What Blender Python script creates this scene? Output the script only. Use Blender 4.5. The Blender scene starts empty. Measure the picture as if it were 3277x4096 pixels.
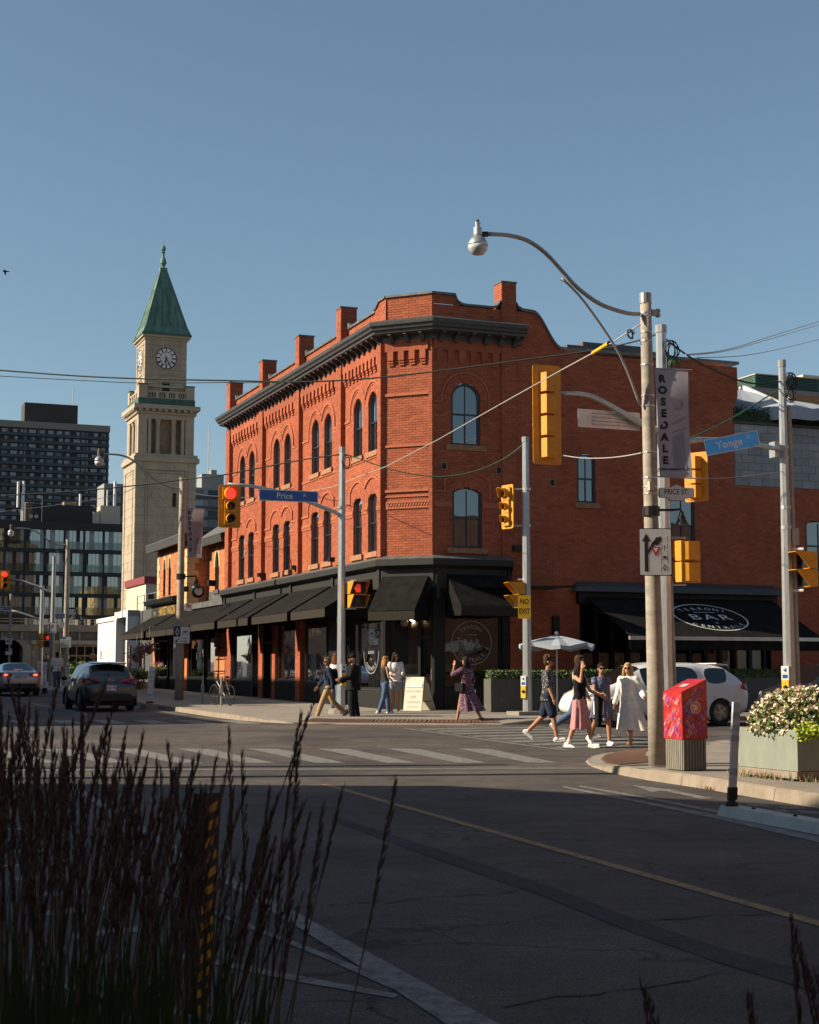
import bpy, bmesh, math, random
import numpy as np
from mathutils import Vector, Matrix
random.seed(7)
SC = bpy.context.scene
COL = SC.collection
R = math.radians
# ------------------------------------------------------------------ camera
F_PX, HZ, CZ = 6200.0, 2697.0, 1.4           # focal length and horizon row of the 3277 x 4096 photograph, eye height
PIT = math.atan((HZ - 2048) / F_PX); CP, SP = math.cos(PIT), math.sin(PIT)
cd = bpy.data.cameras.new('camera'); cam = bpy.data.objects.new('camera', cd); COL.objects.link(cam)
cam.location = (0, 0, CZ); cam.rotation_euler = (math.pi / 2 + PIT, 0, 0)
cd.sensor_fit = 'HORIZONTAL'; cd.sensor_width = 36; cd.lens = 36 * F_PX / 3277
cd.clip_start = .05; cd.clip_end = 3000
cd.dof.use_dof = True; cd.dof.focus_distance = 42; cd.dof.aperture_fstop = 20
SC.camera = cam
SC.render.resolution_x, SC.render.resolution_y = 819, 1024
# ------------------------------------------------------------------ light
SUN_H = Vector((-.992, -.125, 0)).normalized(); SUN_EL = R(30)
W = bpy.data.worlds.new('World'); SC.world = W; W.use_nodes = True
nt = W.node_tree; nt.nodes.clear()
sky = nt.nodes.new('ShaderNodeTexSky'); sky.sky_type = 'NISHITA'; sky.sun_disc = False
sky.sun_elevation = SUN_EL; sky.sun_rotation = math.atan2(SUN_H.x, SUN_H.y)
sky.altitude = 100; sky.air_density = 1.0; sky.dust_density = .75; sky.ozone_density = 2.6
hs = nt.nodes.new('ShaderNodeHueSaturation'); hs.inputs['Saturation'].default_value = .92; hs.inputs['Hue'].default_value = .485
bg = nt.nodes.new('ShaderNodeBackground'); bg.inputs['Strength'].default_value = .062
out = nt.nodes.new('ShaderNodeOutputWorld')
nt.links.new(sky.outputs[0], hs.inputs['Color']); nt.links.new(hs.outputs[0], bg.inputs[0]); nt.links.new(bg.outputs[0], out.inputs[0])
sd = bpy.data.lights.new('sun', 'SUN'); sun = bpy.data.objects.new('sun', sd); COL.objects.link(sun)
sd.energy = 5.0; sd.angle = R(.5); sd.color = (1, .87, .66)
SD = Vector((SUN_H.x * math.cos(SUN_EL), SUN_H.y * math.cos(SUN_EL), math.sin(SUN_EL)))
sun.rotation_euler = SD.to_track_quat('Z', 'Y').to_euler(); sun.location = (-60, -10, 60)
SC.view_settings.view_transform = 'Standard'; SC.view_settings.look = 'None'
SC.view_settings.exposure = .85; SC.view_settings.gamma = 1; SC.view_settings.use_curve_mapping = False
# ------------------------------------------------------------------ photo pixel -> place
def gz(Y): return .012 * max(0., Y - 30)
def ray(px, py):
    x = (px - 1638.5) / F_PX; y = (2048 - py) / F_PX
    return Vector((x, CP - y * SP, SP + y * CP))
def at(px, py, Y):                     # the point seen at this pixel, Y metres away
    d = ray(px, py); return Vector((0, 0, CZ)) + d * (Y / d.y)
def gp(px, py, dz=0):                  # the point of the ground seen at this pixel
    d = ray(px, py); s = d.z / d.y
    Y = (CZ - dz) / -s if s < 0 else 1e9
    if Y > 30: Y = (CZ - dz + .36) / (.012 - s)
    return Vector((0, 0, CZ)) + d * (Y / d.y)
# ------------------------------------------------------------------ mesh helpers
class Fr:                              # a frame on a wall: a along it, n out of it, z up
    def __init__(s, O, A, N): s.O = Vector((O[0], O[1], 0)); s.A = Vector(A); s.N = Vector(N)
    def __call__(s, a, n, z): return s.O + s.A * a + s.N * n + Vector((0, 0, z))
class MB:
    def __init__(s): s.v = []; s.f = []; s.m = []
    def add(s, vs, fs, mi=0):
        k = len(s.v); s.v += [tuple(p) for p in vs]
        for f in fs: s.f.append([i + k for i in f]); s.m.append(mi)
        return s
    def hexa(s, p, mi=0):
        return s.add(p, [(0, 3, 2, 1), (4, 5, 6, 7), (0, 1, 5, 4), (1, 2, 6, 5), (2, 3, 7, 6), (3, 0, 4, 7)], mi)
    def fb(s, fr, a0, a1, n0, n1, z0, z1, mi=0):
        return s.hexa([fr(a0, n0, z0), fr(a1, n0, z0), fr(a1, n1, z0), fr(a0, n1, z0), fr(a0, n0, z1), fr(a1, n0, z1), fr(a1, n1, z1), fr(a0, n1, z1)], mi)
    def box(s, c, d, rz=0, mi=0, M=None):
        x, y, z = d[0] / 2, d[1] / 2, d[2] / 2; ca, sa = math.cos(rz), math.sin(rz); p = []
        for k in (-z, z):
            for (i, j) in ((-x, -y), (x, -y), (x, y), (-x, y)):
                q = Vector((i * ca - j * sa, i * sa + j * ca, k))
                if M is not None: q = M @ Vector((i, j, k))
                p.append(q + Vector(c))
        return s.hexa(p, mi)
    def quad(s, p, mi=0): return s.add(p, [tuple(range(len(p)))], mi)
    def prism(s, poly, vec, mi=0):     # closed polygon pushed along vec
        n = len(poly); vec = Vector(vec); a = [Vector(q) for q in poly]; b = [q + vec for q in a]
        fs = [tuple(range(n - 1, -1, -1)), tuple(range(n, 2 * n))] + [(i, (i + 1) % n, n + (i + 1) % n, n + i) for i in range(n)]
        return s.add(a + b, fs, mi)
    def tube(s, pts, r, seg=8, mi=0, caps=True):
        pts = [Vector(q) for q in pts]; n = len(pts); vs = []; fs = []
        rr = r if isinstance(r, (list, tuple)) else [r] * n
        t0 = (pts[1] - pts[0]).normalized(); up = Vector((0, 0, 1)) if abs(t0.z) < .95 else Vector((1, 0, 0))
        X = t0.cross(up).normalized()
        for i in range(n):
            t = (pts[min(i + 1, n - 1)] - pts[max(i - 1, 0)]).normalized()
            X = (X - t * X.dot(t)).normalized(); Yv = t.cross(X)
            for k in range(seg):
                a = 2 * math.pi * k / seg; vs.append(pts[i] + (X * math.cos(a) + Yv * math.sin(a)) * rr[i])
        for i in range(n - 1):
            for k in range(seg):
                fs.append((i * seg + k, i * seg + (k + 1) % seg, (i + 1) * seg + (k + 1) % seg, (i + 1) * seg + k))
        if caps: fs.append(tuple(range(seg - 1, -1, -1))); fs.append(tuple(range((n - 1) * seg, n * seg)))
        return s.add(vs, fs, mi)
    def lathe(s, prof, c, seg=16, mi=0, axis=None, sx=1, sy=1):    # prof: (radius, height) pairs
        c = Vector(c); Q = Matrix.Identity(3) if axis is None else Vector((0, 0, 1)).rotation_difference(Vector(axis)).to_matrix()
        vs = []; fs = []; n = len(prof)
        for (r, z) in prof:
            for k in range(seg):
                a = 2 * math.pi * k / seg; vs.append(c + Q @ Vector((r * math.cos(a) * sx, r * math.sin(a) * sy, z)))
        for i in range(n - 1):
            for k in range(seg):
                fs.append((i * seg + k, i * seg + (k + 1) % seg, (i + 1) * seg + (k + 1) % seg, (i + 1) * seg + k))
        if prof[0][0] > 1e-4: fs.append(tuple(range(seg - 1, -1, -1)))
        if prof[-1][0] > 1e-4: fs.append(tuple(range((n - 1) * seg, n * seg)))
        return s.add(vs, fs, mi)
    def ball(s, c, r, seg=12, rings=8, mi=0, M=None):
        rx, ry, rz = r if isinstance(r, (tuple, list)) else (r, r, r); vs = []; fs = []
        c = Vector(c)
        for i in range(rings + 1):
            t = math.pi * i / rings
            for k in range(seg):
                a = 2 * math.pi * k / seg
                q = Vector((rx * math.sin(t) * math.cos(a), ry * math.sin(t) * math.sin(a), -rz * math.cos(t)))
                vs.append(c + (M @ q if M is not None else q))
        for i in range(rings):
            for k in range(seg):
                fs.append((i * seg + k, i * seg + (k + 1) % seg, (i + 1) * seg + (k + 1) % seg, (i + 1) * seg + k))
        return s.add(vs, fs, mi)
    def mesh(s, name, mats, org=(0, 0, 0), smooth=False):
        me = bpy.data.meshes.new(name); o = Vector(org)
        v = np.array(s.v, dtype=float).reshape(-1, 3) - np.array(o)
        me.from_pydata(v.tolist(), [], s.f)
        for m in (mats if isinstance(mats, (list, tuple)) else [mats]): me.materials.append(MAT[m] if isinstance(m, str) else m)
        if any(s.m): me.polygons.foreach_set('material_index', s.m)
        if smooth: me.polygons.foreach_set('use_smooth', [True] * len(me.polygons))
        me.update(); return me
    def build(s, name, mats, parent=None, smooth=False, **kw):
        org = ORG[parent.name] if parent is not None else kw.pop('org', (0, 0, 0))
        o = bpy.data.objects.new(name, s.mesh(name, mats, org, smooth)); COL.objects.link(o)
        if parent is not None: o.parent = parent; ORG[o.name] = org
        else: o.location = org; ORG[o.name] = Vector(org)
        if kw.pop('sharp', False):
            try: o.data.set_sharp_from_angle(angle=R(35))
            except Exception: pass
        tag(o, **kw); return o
ORG = {}
def tag(o, label=None, cat=None, group=None, kind=None):
    if label: o['label'] = label
    if cat: o['category'] = cat
    if group: o['group'] = group
    if kind: o['kind'] = kind
    return o
def thing(name, label, cat, loc, group=None):
    o = bpy.data.objects.new(name, None); COL.objects.link(o); o.location = loc; o.empty_display_size = .2
    ORG[o.name] = Vector(loc); return tag(o, label, cat, group)
def copy_tree(o, loc, parent=None, rz=None, label=None):
    c = o.copy(); COL.objects.link(c); c.parent = parent
    if parent is None:
        c.location = loc
        if rz is not None: c.rotation_euler = (0, 0, rz)
        if label: c['label'] = label
    ORG[c.name] = ORG[o.name]
    for ch in list(o.children): copy_tree(ch, None, c)
    return c
TXT = {}
def text(mb, s, size, O, right, up, align='CENTER', mi=0, sx=1, thick=0, space=1, bold=0):    # flat lettering
    key = (s, align, space, bold)
    if key not in TXT:
        cu = bpy.data.curves.new('t', 'FONT'); cu.body = s; cu.size = 1; cu.align_x = align; cu.align_y = 'CENTER'; cu.space_character = space; cu.resolution_u = 3; cu.offset = bold
        ob = bpy.data.objects.new('t', cu); me = ob.to_mesh()
        TXT[key] = ([(v.co.x, v.co.y) for v in me.vertices], [tuple(p.vertices) for p in me.polygons]); ob.to_mesh_clear(); bpy.data.objects.remove(ob); bpy.data.curves.remove(cu)
    vs, fs = TXT[key]; O = Vector(O); right = Vector(right).normalized(); up = Vector(up).normalized()
    k = size * 1.38                    # the built-in font's capitals are .725 of its size
    mb.add([O + right * (x * k * sx) + up * (y * k) for x, y in vs], fs, mi)
def arc_text(mb, s, size, O, right, up, rad, mid_deg, step_deg, flip=False, mi=0):
    O = Vector(O); right = Vector(right).normalized(); up = Vector(up).normalized(); n = len(s)
    for i, ch in enumerate(s):
        a = R(mid_deg + (i - (n - 1) / 2) * step_deg * (1 if flip else -1))
        d = right * math.cos(a) + up * math.sin(a); t = -right * math.sin(a) + up * math.cos(a)
        if flip: text(mb, ch, size, O + d * rad, t, -d, mi=mi)
        else: text(mb, ch, size, O + d * rad, -t, d, mi=mi)
def ring(mb, O, right, up, r, w, sx=1, n=48, mi=0):
    O = Vector(O); right = Vector(right).normalized() * sx; up = Vector(up).normalized(); vs = []
    for i in range(n):
        a = 2 * math.pi * i / n; d = right * math.cos(a) + up * math.sin(a); vs += [O + d * (r - w / 2), O + d * (r + w / 2)]
    mb.add(vs, [(2 * i, 2 * i + 1, (2 * i + 3) % (2 * n), (2 * i + 2) % (2 * n)) for i in range(n)], mi)
# ------------------------------------------------------------------ materials
MAT = {}
def nodes(name):
    m = bpy.data.materials.new(name); m.use_nodes = True; t = m.node_tree
    b = t.nodes['Principled BSDF']; MAT[name] = m; return m, t, b
def mk(name, col, rough=.6, metal=0, var=.18, scale=6, bump=0, bscale=40, spec=.5, dirt=None, stretch=None, emit=0, ecol=None):
    m, t, b = nodes(name); L = t.links.new
    tc = t.nodes.new('ShaderNodeTexCoord'); co = tc.outputs['Object']
    if stretch:
        mp = t.nodes.new('ShaderNodeMapping'); mp.inputs['Scale'].default_value = stretch; L(co, mp.inputs[0]); co = mp.outputs[0]
    b.inputs['Roughness'].default_value = rough; b.inputs['Metallic'].default_value = metal
    b.inputs['Specular IOR Level'].default_value = spec
    n = t.nodes.new('ShaderNodeTexNoise'); n.inputs['Scale'].default_value = scale; n.inputs['Detail'].default_value = 6; n.inputs['Roughness'].default_value = .65
    L(co, n.inputs['Vector'])
    r = t.nodes.new('ShaderNodeValToRGB'); L(n.outputs['Fac'], r.inputs[0])
    c0 = tuple(c * (1 - var) for c in col); c1 = tuple(min(1, c * (1 + var)) for c in col)
    r.color_ramp.elements[0].position = .3; r.color_ramp.elements[1].position = .7
    r.color_ramp.elements[0].color = c0 + (1,); r.color_ramp.elements[1].color = c1 + (1,)
    last = r.outputs[0]
    if dirt:                            # (colour, amount, scale): worn or stained patches
        n2 = t.nodes.new('ShaderNodeTexNoise'); n2.inputs['Scale'].default_value = dirt[2]; n2.inputs['Detail'].default_value = 8; n2.inputs['Roughness'].default_value = .7; L(co, n2.inputs['Vector'])
        mr = t.nodes.new('ShaderNodeMapRange'); mr.inputs[1].default_value = .5; mr.inputs[2].default_value = .72; mr.inputs[4].default_value = dirt[1]; L(n2.outputs['Fac'], mr.inputs[0])
        mx = t.nodes.new('ShaderNodeMixRGB'); L(mr.outputs[0], mx.inputs[0]); L(last, mx.inputs[1]); mx.inputs[2].default_value = tuple(dirt[0]) + (1,); last = mx.outputs[0]
    L(last, b.inputs['Base Color'])
    if bump:
        n3 = t.nodes.new('ShaderNodeTexNoise'); n3.inputs['Scale'].default_value = bscale; n3.inputs['Detail'].default_value = 5; L(co, n3.inputs['Vector'])
        bp = t.nodes.new('ShaderNodeBump'); bp.inputs['Strength'].default_value = bump; bp.inputs['Distance'].default_value = .02; L(n3.outputs['Fac'], bp.inputs['Height']); L(bp.outputs[0], b.inputs['Normal'])
    if emit:
        b.inputs['Emission Color'].default_value = tuple(ecol or col) + (1,); b.inputs['Emission Strength'].default_value = emit
    return m
def brickmat(name, cols, h=.5):
    m, t, b = nodes(name); L = t.links.new
    g = t.nodes.new('ShaderNodeNewGeometry'); oi = t.nodes.new('ShaderNodeObjectInfo')
    ad = t.nodes.new('ShaderNodeMath'); ad.operation = 'ADD'; L(g.outputs['Random Per Island'], ad.inputs[0]); L(oi.outputs['Random'], ad.inputs[1])
    fr = t.nodes.new('ShaderNodeMath'); fr.operation = 'FRACT'; L(ad.outputs[0], fr.inputs[0])
    r = t.nodes.new('ShaderNodeValToRGB'); L(fr.outputs[0], r.inputs[0]); e = r.color_ramp.elements
    while len(e) < len(cols): e.new(.5)
    for i, c in enumerate(cols): e[i].position = i / (len(cols) - 1); e[i].color = tuple(c) + (1,)
    tc = t.nodes.new('ShaderNodeTexCoord'); n = t.nodes.new('ShaderNodeTexNoise'); n.inputs['Scale'].default_value = .9; n.inputs['Detail'].default_value = 9; n.inputs['Roughness'].default_value = .75
    ge2 = t.nodes.new('ShaderNodeNewGeometry'); L(ge2.outputs['Position'], n.inputs['Vector'])
    mr = t.nodes.new('ShaderNodeMapRange'); mr.inputs[1].default_value = .3; mr.inputs[2].default_value = .7; mr.inputs[3].default_value = .78; mr.inputs[4].default_value = 1.18; L(n.outputs['Fac'], mr.inputs[0])
    mx = t.nodes.new('ShaderNodeMixRGB'); mx.blend_type = 'MULTIPLY'; mx.inputs[0].default_value = 1; L(r.outputs[0], mx.inputs[1]); L(mr.outputs[0], mx.inputs[2])
    nb_ = t.nodes.new('ShaderNodeTexNoise'); nb_.inputs['Scale'].default_value = .55; nb_.inputs['Detail'].default_value = 10; nb_.inputs['Roughness'].default_value = .8; L(ge2.outputs['Position'], nb_.inputs['Vector'])
    mb1 = t.nodes.new('ShaderNodeMapRange'); mb1.inputs[1].default_value = .62; mb1.inputs[2].default_value = .78; mb1.inputs[4].default_value = .55; L(nb_.outputs['Fac'], mb1.inputs[0])
    mb2 = t.nodes.new('ShaderNodeMapRange'); mb2.inputs[1].default_value = .42; mb2.inputs[2].default_value = .28; mb2.inputs[4].default_value = .5; L(nb_.outputs['Fac'], mb2.inputs[0])
    ma = t.nodes.new('ShaderNodeMixRGB'); L(mb1.outputs[0], ma.inputs[0]); L(mx.outputs[0], ma.inputs[1]); ma.inputs[2].default_value = (.36, .2, .13, 1)
    mc = t.nodes.new('ShaderNodeMixRGB'); L(mb2.outputs[0], mc.inputs[0]); L(ma.outputs[0], mc.inputs[1]); mc.inputs[2].default_value = (.13, .045, .028, 1)
    L(mc.outputs[0], b.inputs['Base Color']); b.inputs['Roughness'].default_value = .85; b.inputs['Specular IOR Level'].default_value = .25
    n3 = t.nodes.new('ShaderNodeTexNoise'); n3.inputs['Scale'].default_value = 60; L(tc.outputs['Object'], n3.inputs['Vector'])
    bp = t.nodes.new('ShaderNodeBump'); bp.inputs['Strength'].default_value = .25; bp.inputs['Distance'].default_value = .01; L(n3.outputs['Fac'], bp.inputs['Height']); L(bp.outputs[0], b.inputs['Normal'])
    return m
def glass(name, tint, refl, clear, rough=.02, ior=1.6):
    # a pane: mirror share from fresnel plus a coating, the rest a dark tint or what lies behind it
    m = bpy.data.materials.new(name); m.use_nodes = True; t = m.node_tree; t.nodes.clear(); L = t.links.new; MAT[name] = m
    o = t.nodes.new('ShaderNodeOutputMaterial'); gl = t.nodes.new('ShaderNodeBsdfGlossy'); gl.inputs['Roughness'].default_value = rough; gl.inputs['Color'].default_value = (.9, .93, .95, 1)
    df = t.nodes.new('ShaderNodeBsdfDiffuse'); df.inputs['Color'].default_value = tuple(tint) + (1,)
    tr = t.nodes.new('ShaderNodeBsdfTransparent'); tr.inputs['Color'].default_value = (.86, .9, .9, 1)
    m1 = t.nodes.new('ShaderNodeMixShader'); m1.inputs[0].default_value = clear; L(df.outputs[0], m1.inputs[1]); L(tr.outputs[0], m1.inputs[2])
    fn = t.nodes.new('ShaderNodeFresnel'); fn.inputs['IOR'].default_value = ior
    ad = t.nodes.new('ShaderNodeMath'); ad.operation = 'ADD'; ad.use_clamp = True; ad.inputs[1].default_value = refl; L(fn.outputs[0], ad.inputs[0])
    m2 = t.nodes.new('ShaderNodeMixShader'); L(ad.outputs[0], m2.inputs[0]); L(m1.outputs[0], m2.inputs[1]); L(gl.outputs[0], m2.inputs[2]); L(m2.outputs[0], o.inputs[0])
    n = t.nodes.new('ShaderNodeTexNoise'); n.inputs['Scale'].default_value = 1.1; tc = t.nodes.new('ShaderNodeTexCoord'); L(tc.outputs['Object'], n.inputs['Vector'])
    bp = t.nodes.new('ShaderNodeBump'); bp.inputs['Strength'].default_value = .06; bp.inputs['Distance'].default_value = .05; L(n.outputs['Fac'], bp.inputs['Height']); L(bp.outputs[0], gl.inputs['Normal'])
    return m
def carpaint(name, col, rough=.25, metal=.3):
    m = mk(name, col, rough, metal, var=.04, scale=3); m.node_tree.nodes['Principled BSDF'].inputs['Coat Weight'].default_value = .8
    m.node_tree.nodes['Principled BSDF'].inputs['Coat Roughness'].default_value = .06; return m
def asphalt(name, base, warm):
    m, t, b = nodes(name); L = t.links.new
    tc = t.nodes.new('ShaderNodeTexCoord'); co = tc.outputs['Object']
    def noise(sc, det=6, ro=.65):
        n = t.nodes.new('ShaderNodeTexNoise'); n.inputs['Scale'].default_value = sc; n.inputs['Detail'].default_value = det; n.inputs['Roughness'].default_value = ro; L(co, n.inputs['Vector']); return n.outputs['Fac']
    def rng(x, a, c, lo, hi):
        r = t.nodes.new('ShaderNodeMapRange'); r.inputs[1].default_value = a; r.inputs[2].default_value = c; r.inputs[3].default_value = lo; r.inputs[4].default_value = hi; L(x, r.inputs[0]); return r.outputs[0]
    def mul(a, c):
        n = t.nodes.new('ShaderNodeMath'); n.operation = 'MULTIPLY'; L(a, n.inputs[0]); L(c, n.inputs[1]); return n.outputs[0]
    big = rng(noise(.35, 8), .35, .68, .62, 1.4); med = mul(rng(noise(2.4), .3, .7, .78, 1.22), rng(noise(14, 4), .3, .7, .8, 1.2)); fine = rng(noise(60, 2), .3, .75, .45, 1.75)
    grit = rng(noise(120, 1), .68, .76, 1, 3.2)
    # cracks: warped cell edges, shown only in places
    wr = t.nodes.new('ShaderNodeTexNoise'); wr.inputs['Scale'].default_value = 1.3; wr.inputs['Detail'].default_value = 7; L(co, wr.inputs['Vector'])
    va = t.nodes.new('ShaderNodeVectorMath'); va.operation = 'SCALE'; va.inputs['Scale'].default_value = 1.5; L(wr.outputs['Color'], va.inputs[0])
    vb = t.nodes.new('ShaderNodeVectorMath'); vb.operation = 'ADD'; L(co, vb.inputs[0]); L(va.outputs[0], vb.inputs[1])
    vo = t.nodes.new('ShaderNodeTexVoronoi'); vo.feature = 'DISTANCE_TO_EDGE'; vo.inputs['Scale'].default_value = .33; L(vb.outputs[0], vo.inputs['Vector'])
    cr = rng(vo.outputs['Distance'], .002, .011, 1, 0); where = rng(noise(.22, 3), .44, .52, 0, 1); cr = mul(cr, where)
    inv = rng(cr, 0, 1, 1, .28)
    val = mul(mul(mul(big, med), mul(fine, grit)), inv)
    mx = t.nodes.new('ShaderNodeMixRGB'); mx.blend_type = 'MULTIPLY'; mx.inputs[0].default_value = 1
    cm = t.nodes.new('ShaderNodeMixRGB'); cm.inputs[1].default_value = tuple(base) + (1,); cm.inputs[2].default_value = tuple(warm) + (1,); L(rng(noise(.12, 5), .4, .6, 0, 1), cm.inputs[0])
    L(cm.outputs[0], mx.inputs[1]); L(val, mx.inputs[2]); L(mx.outputs[0], b.inputs['Base Color'])
    b.inputs['Roughness'].default_value = .8; b.inputs['Specular IOR Level'].default_value = .3
    bp = t.nodes.new('ShaderNodeBump'); bp.inputs['Strength'].default_value = .5; bp.inputs['Distance'].default_value = .012; L(mul(fine, inv), bp.inputs['Height']); L(bp.outputs[0], b.inputs['Normal'])
    return m
def paint(name, col, wear=.5):          # road paint worn through to the asphalt
    m, t, b = nodes(name); L = t.links.new
    tc = t.nodes.new('ShaderNodeTexCoord')
    a = t.nodes.new('ShaderNodeTexNoise'); a.inputs['Scale'].default_value = 7; a.inputs['Detail'].default_value = 12; a.inputs['Roughness'].default_value = .85; L(tc.outputs['Object'], a.inputs['Vector'])
    r = t.nodes.new('ShaderNodeMapRange'); r.inputs[1].default_value = wear - .04; r.inputs[2].default_value = wear + .1; L(a.outputs['Fac'], r.inputs[0])
    mx = t.nodes.new('ShaderNodeMixRGB'); mx.inputs[1].default_value = tuple(col) + (1,); mx.inputs[2].default_value = (.06, .052, .048, 1); L(r.outputs[0], mx.inputs[0]); L(mx.outputs[0], b.inputs['Base Color'])
    b.inputs['Roughness'].default_value = .75; return m
mk('conc', (.215, .185, .155), .85, var=.14, scale=1.2, bump=.15, bscale=50, dirt=((.13, .11, .09), .5, .7))
mk('kerb', (.23, .185, .14), .85, var=.2, scale=3, bump=.3, bscale=30, dirt=((.16, .13, .1), .6, 2.2))
mk('tactile', (.13, .065, .04), .7, var=.25, scale=8)
asphalt('asphalt', (.06, .053, .05), (.092, .074, .061)); asphalt('asphalt_patch', (.03, .029, .029), (.034, .032, .031))
paint('paint_white', (.2, .19, .175), .49); paint('paint_yellow', (.3, .18, .06), .5); paint('paint_faint', (.13, .125, .12), .5)
brickmat('brick', [(.26, .068, .034), (.335, .09, .043), (.37, .107, .052), (.3, .077, .038), (.345, .094, .045)])
brickmat('brick_orange', [(.34, .1, .035), (.46, .16, .06), (.52, .2, .085), (.4, .125, .05)])
brickmat('grey_block', [(.22, .225, .23), (.26, .265, .265), (.29, .295, .295)])
mk('mortar', (.24, .07, .038), .9, var=.2, scale=3); mk('mortar_pale', (.3, .21, .13), .9)
mk('terracotta', (.36, .095, .04), .75, var=.2, scale=12, bump=.5, bscale=40)
mk('sandstone', (.3, .14, .07), .85, var=.35, scale=9, bump=.8, bscale=22)
mk('cream_stone', (.5, .38, .2), .8, var=.2, scale=6, bump=.3)
mk('cornice', (.045, .047, .047), .5, var=.2, scale=5, dirt=((.11, .105, .1), .5, 6))
mk('flashing', (.1, .1, .098), .45, .1, var=.2, scale=4, dirt=((.28, .26, .24), .6, 3))
mk('shopblack', (.011, .0112, .0115), .5, var=.25, scale=5, spec=.25); mk('shoppanel', (.026, .025, .023), .6, spec=.25, var=.15, scale=4)
mk('canvas', (.0115, .0108, .0102), .95, var=.3, scale=3, bump=.2, bscale=160, spec=.08, dirt=((.024, .022, .019), .5, 1.5)); mk('canvas_trim', (.035, .03, .025), .95, var=.2, scale=14, spec=.08)
mk('navyframe', (.018, .02, .028), .4, var=.1)
glass('skyglass', (.012, .016, .018), .13, 0, .015); glass('darkglass', (.01, .012, .013), .16, 0, .02); glass('shopglass', (.01, .012, .013), .02, .82, .015, 1.5); glass('carglass', (.006, .007, .008), .05, .15, .02)
glass('blindglass', (.075, .07, .06), .1, 0, .02); glass('facadeglass', (.01, .018, .022), .3, 0, .03)
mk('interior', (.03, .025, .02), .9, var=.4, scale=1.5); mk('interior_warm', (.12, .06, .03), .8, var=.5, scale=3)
mk('curtain', (.05, .046, .042), .9, var=.4, scale=9, stretch=(6, 6, .3))
mk('letter_white', (.62, .62, .6), .6, var=.05); mk('letter_dim', (.3, .31, .31), .6, var=.05); mk('letter_black', (.012, .012, .012), .6); mk('letter_gold', (.45, .27, .06), .5)
mk('galv', (.42, .43, .43), .42, .75, var=.2, scale=7, stretch=(3, 3, .5)); mk('galv_dull', (.3, .3, .295), .5, .55, var=.2, scale=5)
mk('conc_pole', (.3, .26, .21), .85, var=.2, scale=4, bump=.2, stretch=(1, 1, 2.5), dirt=((.14, .12, .1), .6, 3))
mk('sig_yellow', (.56, .225, .005), .5, var=.14, scale=5, dirt=((.36, .15, .01), .4, 4)); mk('sig_black', (.008, .008, .008), .5)
mk('lens_red', (.5, .012, .008), .3, emit=.62, ecol=(1, .06, .035)); mk('lens_dark', (.02, .022, .018), .15, var=.3); mk('lens_amber_off', (.1, .06, .008), .2); mk('hand_red', (.7, .03, .01), .4, emit=.32, ecol=(1, .06, .02)); mk('hand_off', (.06, .06, .06), .5)
mk('sign_blue', (.01, .08, .3), .35, var=.08); mk('sign_blue_sunlit', (.045, .38, .85), .35, var=.08)  # second blue is raised to stand in for sunlight on the sign
mk('sign_white', (.6, .59, .57), .45, var=.06); mk('sign_back', (.5, .49, .47), .35, .7, var=.25, scale=3); mk('sign_yellow', (.75, .4, .008), .45, var=.05); mk('sign_red', (.5, .015, .02), .4); mk('sign_brown', (.02, .015, .013), .5)
mk('banner', (.36, .34, .37), .9, var=.08, scale=3); mk('banner_print', (.27, .255, .28), .9, var=.1); mk('banner_pink', (.3, .22, .22), .9, var=.1); mk('banner_pink_print', (.22, .15, .155), .9)
mk('blackmetal', (.012, .012, .013), .4, .3); mk('wire', (.012, .016, .014), .6); mk('wire_pale', (.35, .33, .31), .6); mk('wire_green', (.02, .09, .05), .6); mk('rubber', (.014, .014, .014), .8); mk('plastic_yellow', (.75, .42, .01), .5)
mk('stone', (.335, .275, .205), .85, var=.14, scale=.8, bump=.15, bscale=6, dirt=((.19, .15, .105), .45, .35)); mk('stone_joint', (.17, .135, .095), .9); mk('stone_dark', (.24, .17, .1), .9, var=.3, scale=2)
mk('copper', (.07, .145, .115), .7, var=.35, scale=1.6, stretch=(1, 1, .25), dirt=((.17, .28, .23), .5, 1.1)); mk('copper_dark', (.035, .085, .065), .7, var=.3, scale=2)
mk('clock_white', (.6, .58, .53), .6); mk('slate', (.09, .085, .09), .8, var=.25, scale=3, bump=.3)
# ================================================================== the ground
TH = math.atan(2438.5 / (F_PX / CP)); U = Vector((-math.sin(TH), math.cos(TH), 0)); V = Vector((math.cos(TH), math.sin(TH), 0))   # along the main street, along the side street
NY, NP = -V, -U
mb = MB(); ys = [-90, 30, 60, 120, 250, 700]; xs = [-500, -30, 30, 500]
mb.add([(x, y, gz(y)) for y in ys for x in xs], [(j * 4 + i, j * 4 + i + 1, j * 4 + i + 5, j * 4 + i + 4) for j in range(5) for i in range(3)])
road = mb.build('road', 'asphalt', kind='structure')
def g3(x, y, dz): return Vector((x, y, gz(y) + dz))
def mark(name, polys, mat, dz=.004):
    for poly in polys:
        MB().quad([Vector((p.x, p.y, gz(p.y) + dz)) for p in poly]).build(name, mat, road)
def pxp(pts): return [gp(*p) for p in pts]
def za(pts, ox, oy, k): return [(ox + x * k, oy + y * k) for x, y in pts]
def band(top, bot): 
    return [pxp([top[i], top[i + 1], bot[i + 1], bot[i]]) for i in range(len(top) - 1)]
def joined(name, polys, mat, dz=.004):
    m = MB()
    for poly in polys: m.quad([Vector((p.x, p.y, gz(p.y) + dz)) for p in poly])
    m.build(name, mat, road)
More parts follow.
